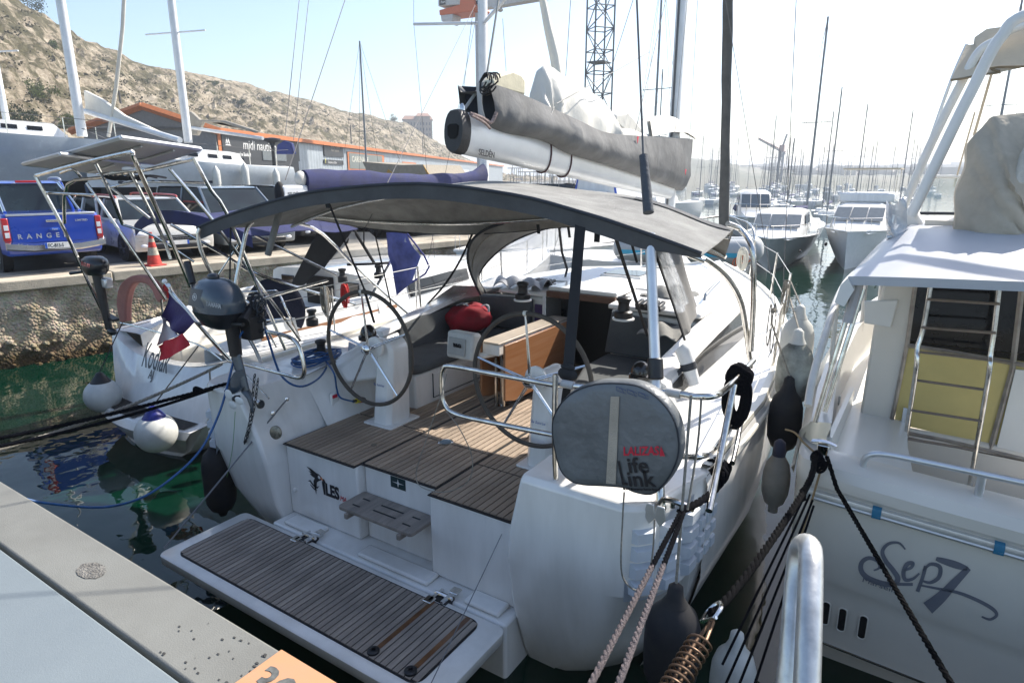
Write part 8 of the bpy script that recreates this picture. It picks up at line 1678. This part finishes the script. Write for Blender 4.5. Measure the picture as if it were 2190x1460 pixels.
near = [(1712, 34, 43, 'sailing boat with the tallest bare mast behind the white cabin cruiser'), (1756, 46, 189, 'sailing boat with the mast between the two moored motor yachts'), (1745, 52, 240, 'sailing boat whose mast stands just left of the one between the motor yachts'), (1812, 55, 224, 'sailing boat whose mast rises over the flybridge motor yacht'), (1905, 60, 237, 'sailing boat with a mast beside the cruiser radar arch'), (1835, 70, 312, 'sailing boat with a short mast right of the flybridge awning'), (1842, 75, 301, 'sailing boat with a mast close behind the short one'), (1880, 80, 312, 'sailing boat with thin mast over the flybridge windscreen'), (1925, 70, 307, 'sailing boat with mast left of the white radar arch'), (1868, 90, 357, 'sailing boat with low mast in the hazy distance'), (1788, 90, 340, 'sailing boat with thin mast left of the flybridge yacht'), (1630, 70, 248, 'sailing boat with the mast next to the distant red crane'), (1660, 85, 315, 'sailing boat with a mast to the right of the red crane'), (1672, 95, 350, 'small sailing boat right of the distant crane tower'), (1735, 80, 310, 'sailing boat with mast left of the main bare pair'), (1695, 100, 371, 'small far sailing boat behind the cabin cruiser roof'), (1385, 45, -60, 'sailing boat whose grey mast stands between boom cover and furled sail'), (2040, 90, 289, 'sailing boat seen through the cruiser windscreen frame'), (2085, 50, 5, 'sailing boat with the blue furled mast behind the radar arch')]
for px, D, pt, lab in near: addsb(px, D, pt, lab)
random.seed(22)
for k in range(115):
    px = random.choice((random.uniform(1480, 1720), random.uniform(1600, 1960), random.uniform(1100, 1560), random.uniform(1500, 2180))); D = random.uniform(60, 230); t = addsb(px, D, random.triangular(285, 365, 350) - (14 if D < 100 else 0), 'far-off moored sailing boat with a bare mast in the crowded marina'); t['group'] = 'far masts in the crowded marina'
# left part: masts near the quay end, a bare mast in front of the warehouse
for px, D, pt, lab in ((795, 36, 84, 'sailing boat with a weathered mast in front of the warehouse windows'), (1395, 60, 150, 'sailing boat behind the yacht boom cover with low mast'), (1180, 70, 300, 'sailing boat hidden under the yacht boom, mast only'), (1240, 85, 320, 'sailing boat near the crane foot with a thin mast')):
    t = addsb(px, D, pt, lab)
# motor yachts opposite
def motoryacht(label, L, B, F, hullm, x, y, rz, hard=True):
    t = thing('moored_motorboat', label, 'motorboat', (0, 0, 0)); hullmesh(L, B, F, .5).build('hull', hullm, t, smooth=50)
    m = MB(); m.tube([V((sg_ * B / 2 * interp([(0, .78), (.2, .95), (.45, 1), (.7, .78), (.87, .42), (1, .02)], u) * 1.01, L * (u - .5), F * (1 + .18 * u))) for sg_, u in [(1, .0), (1, .25), (1, .45), (1, .7), (1, .87), (1, 1), (-1, .87), (-1, .7), (-1, .45), (-1, .25), (-1, 0)]], .045, 6); m.build('rub_rail', GEL, t)
    z0 = F * 1.08
    m = MB(); m.loft([[V((k * B * w_, L * u, z0 + h)) for k, h in ((-.5, 0), (-.44, hh * .9), (-.3, hh), (.3, hh), (.44, hh * .9), (.5, 0))] for u, hh, w_ in ((-.30, 1.3, .72), (.05, 1.35, .72), (.12, 1.25, .70), (.24, .35, .66), (.40, .05, .4))], True, True); m.build('wheelhouse', GEL, t, smooth=40)
    m = MB(); a = [V((k * B * .72 * .41, L * .135, z0 + 1.12)) for k in (-1, 1)]; b = [V((k * B * .70 * .43, L * .225, z0 + .48)) for k in (-1, 1)]
    for k in range(3):
        f0, f1 = k / 3 + .01, (k + 1) / 3 - .01; mm = MB(); q_ = [b[0].lerp(b[1], f0), b[0].lerp(b[1], f1), a[0].lerp(a[1], f1), a[0].lerp(a[1], f0)]; mm.add([p + V((0, .03, .03)) for p in q_], [(0, 1, 2, 3)]); mm.build('windscreen_pane', M('yacht_glass', (.13, .15, .16), .06, coat=.5) , t)
    for sg_ in (-1, 1): mm = MB(); mm.add([V((sg_ * B * .345, L * -.25, z0 + .55)), V((sg_ * B * .345, L * .10, z0 + .55)), V((sg_ * B * .325, L * .08, z0 + 1.1)), V((sg_ * B * .325, L * -.25, z0 + 1.1))], [(0, 1, 2, 3)]); mm.build('side_window', DKGLASS, t)
    R_ = [V((sg_ * B / 2 * f, L * (u - .5), F * (1 + .18 * u) + .62)) for sg_, u, f in ((1, .45, .97), (1, .7, .76), (1, .87, .42), (1, .99, .06), (-1, .99, .06), (-1, .87, .42), (-1, .7, .76), (-1, .45, .97))]
    m = MB(); m.tube(smooth_pts(R_, 3), .018, 5); m.build('bow_rail', STEEL, t)
    for p in R_: m = MB(); m.tube([p, p - V((0, 0, .6))], .014, 4); m.build('rail_post', STEEL, t)
    for sg_ in (-1, 1): m = MB(); m.sphere((sg_ * B * .33, L * .26, F * .62), .2, 12, 6, (.3, 1.2, .5)); m.build('porthole', DKGLASS, t)
    t.location = (x, y, 0); t.rotation_euler = (0, 0, rz); return t
GHG = M('hull_sage_grey', (.20, .225, .215), .3, var=.06, coat=.3)
toc = lambda px, D: (polar(px, D), atan2(-polar(px, D).x, polar(px, D).y))
c = polar(1662, 25.8); t = motoryacht('sage grey cabin cruiser with white wheelhouse facing us across the fairway', 8.5, 2.95, 1.45, GHG, c.x, c.y, pi + atan2(-c.x, c.y) * -1 + .0); t.rotation_euler = (0, 0, pi + .10); t.scale = (.86, .86, .64)
c = polar(1834, 27.6); t = motoryacht('white flybridge motor yacht facing us beside the sage cruiser', 10, 3.3, 1.6, FHW, c.x, c.y, 0); t.rotation_euler = (0, 0, pi - .02); t.scale = (.8, .8, .68)
z0 = 1.6 * 1.08 + 1.35; m = MB(); m.bb(-1.15, 1.15, -3.2, .2, z0 + .0, z0 + .5); m.build('flybridge', GEL, t, bevel=.1); m = MB(); m.bb(-1.2, 1.2, -2.6, -.6, z0 + 1.75, z0 + 1.82); m.build('bridge_awning', AW, t)
for a in ((-1.1, -.6), (1.1, -.6), (-1.1, -2.6), (1.1, -2.6)): m = MB(); m.tube([(a[0], a[1], z0 + .4), (a[0], a[1], z0 + 1.76)], .025, 5); m.build('awning_pole', STEEL, t)
for ch in list(t.children):
    if ch.name.startswith(('flybridge', 'bridge_awning', 'awning_pole')): ch.matrix_parent_inverse = Matrix()
c = polar(1600, 36); t = motoryacht('small open boat under a dark blue cover beside the sage cruiser', 6, 2.3, .95, FHW, c.x, c.y, pi + .3); m = MB(); m.loft([[V((k * .9, y, 1.3 + h)) for k, h in ((-1, 0), (-.7, .7), (.7, .7), (1, 0))] for y in (-2.2, .2)], True, True); ch = m.build('blue_cover', NAVY, t); ch.matrix_parent_inverse = Matrix()
c = V((-8.9, 15.8, 0)); t = motoryacht('white sports motorboat with curved windscreen moored along the quay', 7.5, 2.6, 1.1, FHW, c.x, c.y, pi * .95); 
c = V((-10.3, 20.5, 0)); t = motoryacht('white motorboat with a blue-trimmed canopy farther along the quay', 7, 2.4, 1.1, FHW, c.x, c.y, pi * .95); m = MB(); m.loft([[V((k * .95, y, 2.4 + h)) for k, h in ((-1, -.3), (-.8, .55), (.8, .55), (1, -.3))] for y in (-2.8, -.6)], True, True); ch = m.build('canopy', GEL, t); ch.matrix_parent_inverse = Matrix(); m = MB(); m.tube([(-.95, -.6, 2.1), (-.76, -.6, 2.96), (.76, -.6, 2.96), (.95, -.6, 2.1)], .05, 5); ch = m.build('canopy_trim', M('trim_blue', (.03, .10, .5), .5), t); ch.matrix_parent_inverse = Matrix()
# two inflatable tenders with cyan stripes ahead of the yacht's bow
TUB = M('tender_grey', (.42, .43, .43), .45, var=.06); CY = M('stripe_cyan', (.03, .42, .62), .4)
hb2 = thing('moored_sailboat', 'low white boat lying across ahead of the yacht bow with tenders on deck', 'boat', (-6.3, 14.9, 0)); m = hullmesh(5.6, 2.6, 1.0); m.xf(Matrix.Translation((-6.3, 14.9, 0)) @ Matrix.Rotation(pi / 2 + .25, 4, 'Z')); m.build('hull', FHW, hb2, smooth=50)
for k, (px, py, y_, lab) in enumerate(((1535, 540, 13.4, 'grey inflatable tender with cyan stripe ahead of the yacht bow, right-hand one'), (1372, 535, 13.9, 'grey inflatable tender with cyan stripe ahead of the yacht bow, left-hand one'))):
    c = at(px, py, 1, y_); t = thing('inflatable_tender', lab, 'dinghy', tuple(c)); rr_ = .27
    for dy in (0, .75):
        m = MB(); P = smooth_pts([c + V((-.68, dy, .0)), c + V((-.45, dy, .02)), c + V((0, dy, 0)), c + V((.4, dy, .02)), c + V((.72, dy, .05))], 4); m.tube(P, [rr_ * min(1, .25 + i * .28, .2 + (len(P) - i) * .3) for i in range(len(P))], 16); m.build('tube', TUB, t, smooth=70)
    m = MB(); m.loft([[c + V((x, -rr_ * .99 * cos(a) - .006, .02 * x + rr_ * sin(a))) for a in (-.25, .1)] for x in (-.38, -.1, .2, .5)]); m.build('stripe', CY, t); m = MB(); m.sphere(c + V((-.60, -.07, -.02)), .10, 10, 8, (.6, .9, 1)); m.build('tube_end', RUB, t)
m = MB(); c = at(1575, 560, 1, 13.0)
for k in range(5): m.tube(smooth_pts(arc_loop(c + V((.05 * k, 0, .02 * k)), (.07, 0, .02), (0, .03, .08), 1, 1, 8), 2, True), .012, 5)
tag(m.build('orange_cord', M('cord_orange', (.6, .12, .03), .7), None), 'orange cord heaped beside the right-hand grey tender', 'cord')
# beige sheet over a boat in front of the warehouse
bs = thing('covered_boat', 'boat under a taupe tent-like tarpaulin in front of the warehouse', 'boat', tuple(polar(860, 34))); yb = polar(860, 34).y
TAU = M('tarp_taupe', (.30, .26, .20), .85, bump=.5, bscale=3); MUS = M('tarp_mustard', (.45, .25, .04), .8)
def bpoly(pts, nm_, mt, y0, dep): m = MB(); m.prism([at(x, y, 1, yb + y0) for x, y in pts], (0, dep, 0)); m.build(nm_, mt, bs)
bpoly(((775, 346), (820, 350), (860, 353), (905, 352), (925, 382), (830, 382), (795, 378), (782, 360)), 'tarpaulin', TAU, 0, 3); bpoly(((822, 380), (830, 362), (856, 382)), 'tarp_gap', MUS, -.05, .04); bpoly(((905, 353), (915, 380), (922, 380)), 'tarp_gap', MUS, -.05, .04); bpoly(((728, 375), (728, 388), (800, 388), (800, 378)), 'hull_side', ORG, .3, 2); bpoly(((780, 384), (800, 400), (940, 400), (950, 382)), 'hull_side', FHW, .3, 2.5)
m = MB(); a = V((bs.location.x, bs.location.y, QZ)); m.tube([a, a + V((0, 0, 1.5))], .5, 8); m.build('support', AF, bs)
# scaffolding-like frames and reels behind the boom (boatyard gear)
yd = thing('boatyard_rack', 'jumble of pale metal racks and frames at the end of the warehouse', 'rack', tuple(polar(1150, 60) + V((0, 0, QZ)))); random.seed(6)
for k in range(9):
    px = 1105 + k * 21; c = polar(px, 60 + k * 1.5) ; m = MB(); h = random.uniform(1.6, 2.6)
    for i in range(5): a = random.uniform(-.9, .9); m.tube([V((c.x + a, c.y, QZ)), V((c.x + a * .6, c.y, QZ + h))], .035, 4)
    m.tube([V((c.x - 1, c.y, QZ + h)), V((c.x + 1, c.y, QZ + h))], .035, 4); m.build('frame', M('rack_pale', (.4, .38, .33), .7), yd, kind='stuff')
# long thin rigging of boats outside the frame is not built; a lamp post by the water
c = polar(1537, 52); lp2 = thing('street_lamp', 'slim black lantern post left of the furled grey sail', 'street lamp', (c.x, c.y, QZ)); zt = at(1537, 412, 1, c.y).z
m = MB(); m.tube([V((c.x, c.y, 0)), V((c.x, c.y, zt - .5))], .06, 6); m.build('post', BLACK, lp2); m = MB(); m.lathe([(.04, -.5), (.2, -.05), (.22, 0), (.05, .08)], (c.x, c.y, zt), 10); m.build('lantern', BLACK, lp2)
# ================================================================ AIR
hz = bpy.data.materials.new('haze_air'); hz.use_nodes = True; n = hz.node_tree.nodes; n.clear(); o_ = n.new('ShaderNodeOutputMaterial'); pv = n.new('ShaderNodeVolumePrincipled'); pv.inputs['Color'].default_value = (.86, .92, 1, 1); pv.inputs['Density'].default_value = .0010; pv.inputs['Anisotropy'].default_value = .3
hz.node_tree.links.new(pv.outputs[0], o_.inputs['Volume']); m = MB(); m.bb(-1600, 1600, -80, 2300, -1.5, HTOP + 5); hb = m.build('haze', hz, kind='stuff', smooth=0); tag(hb, 'pale haze lying over the harbour and far shore', 'haze')
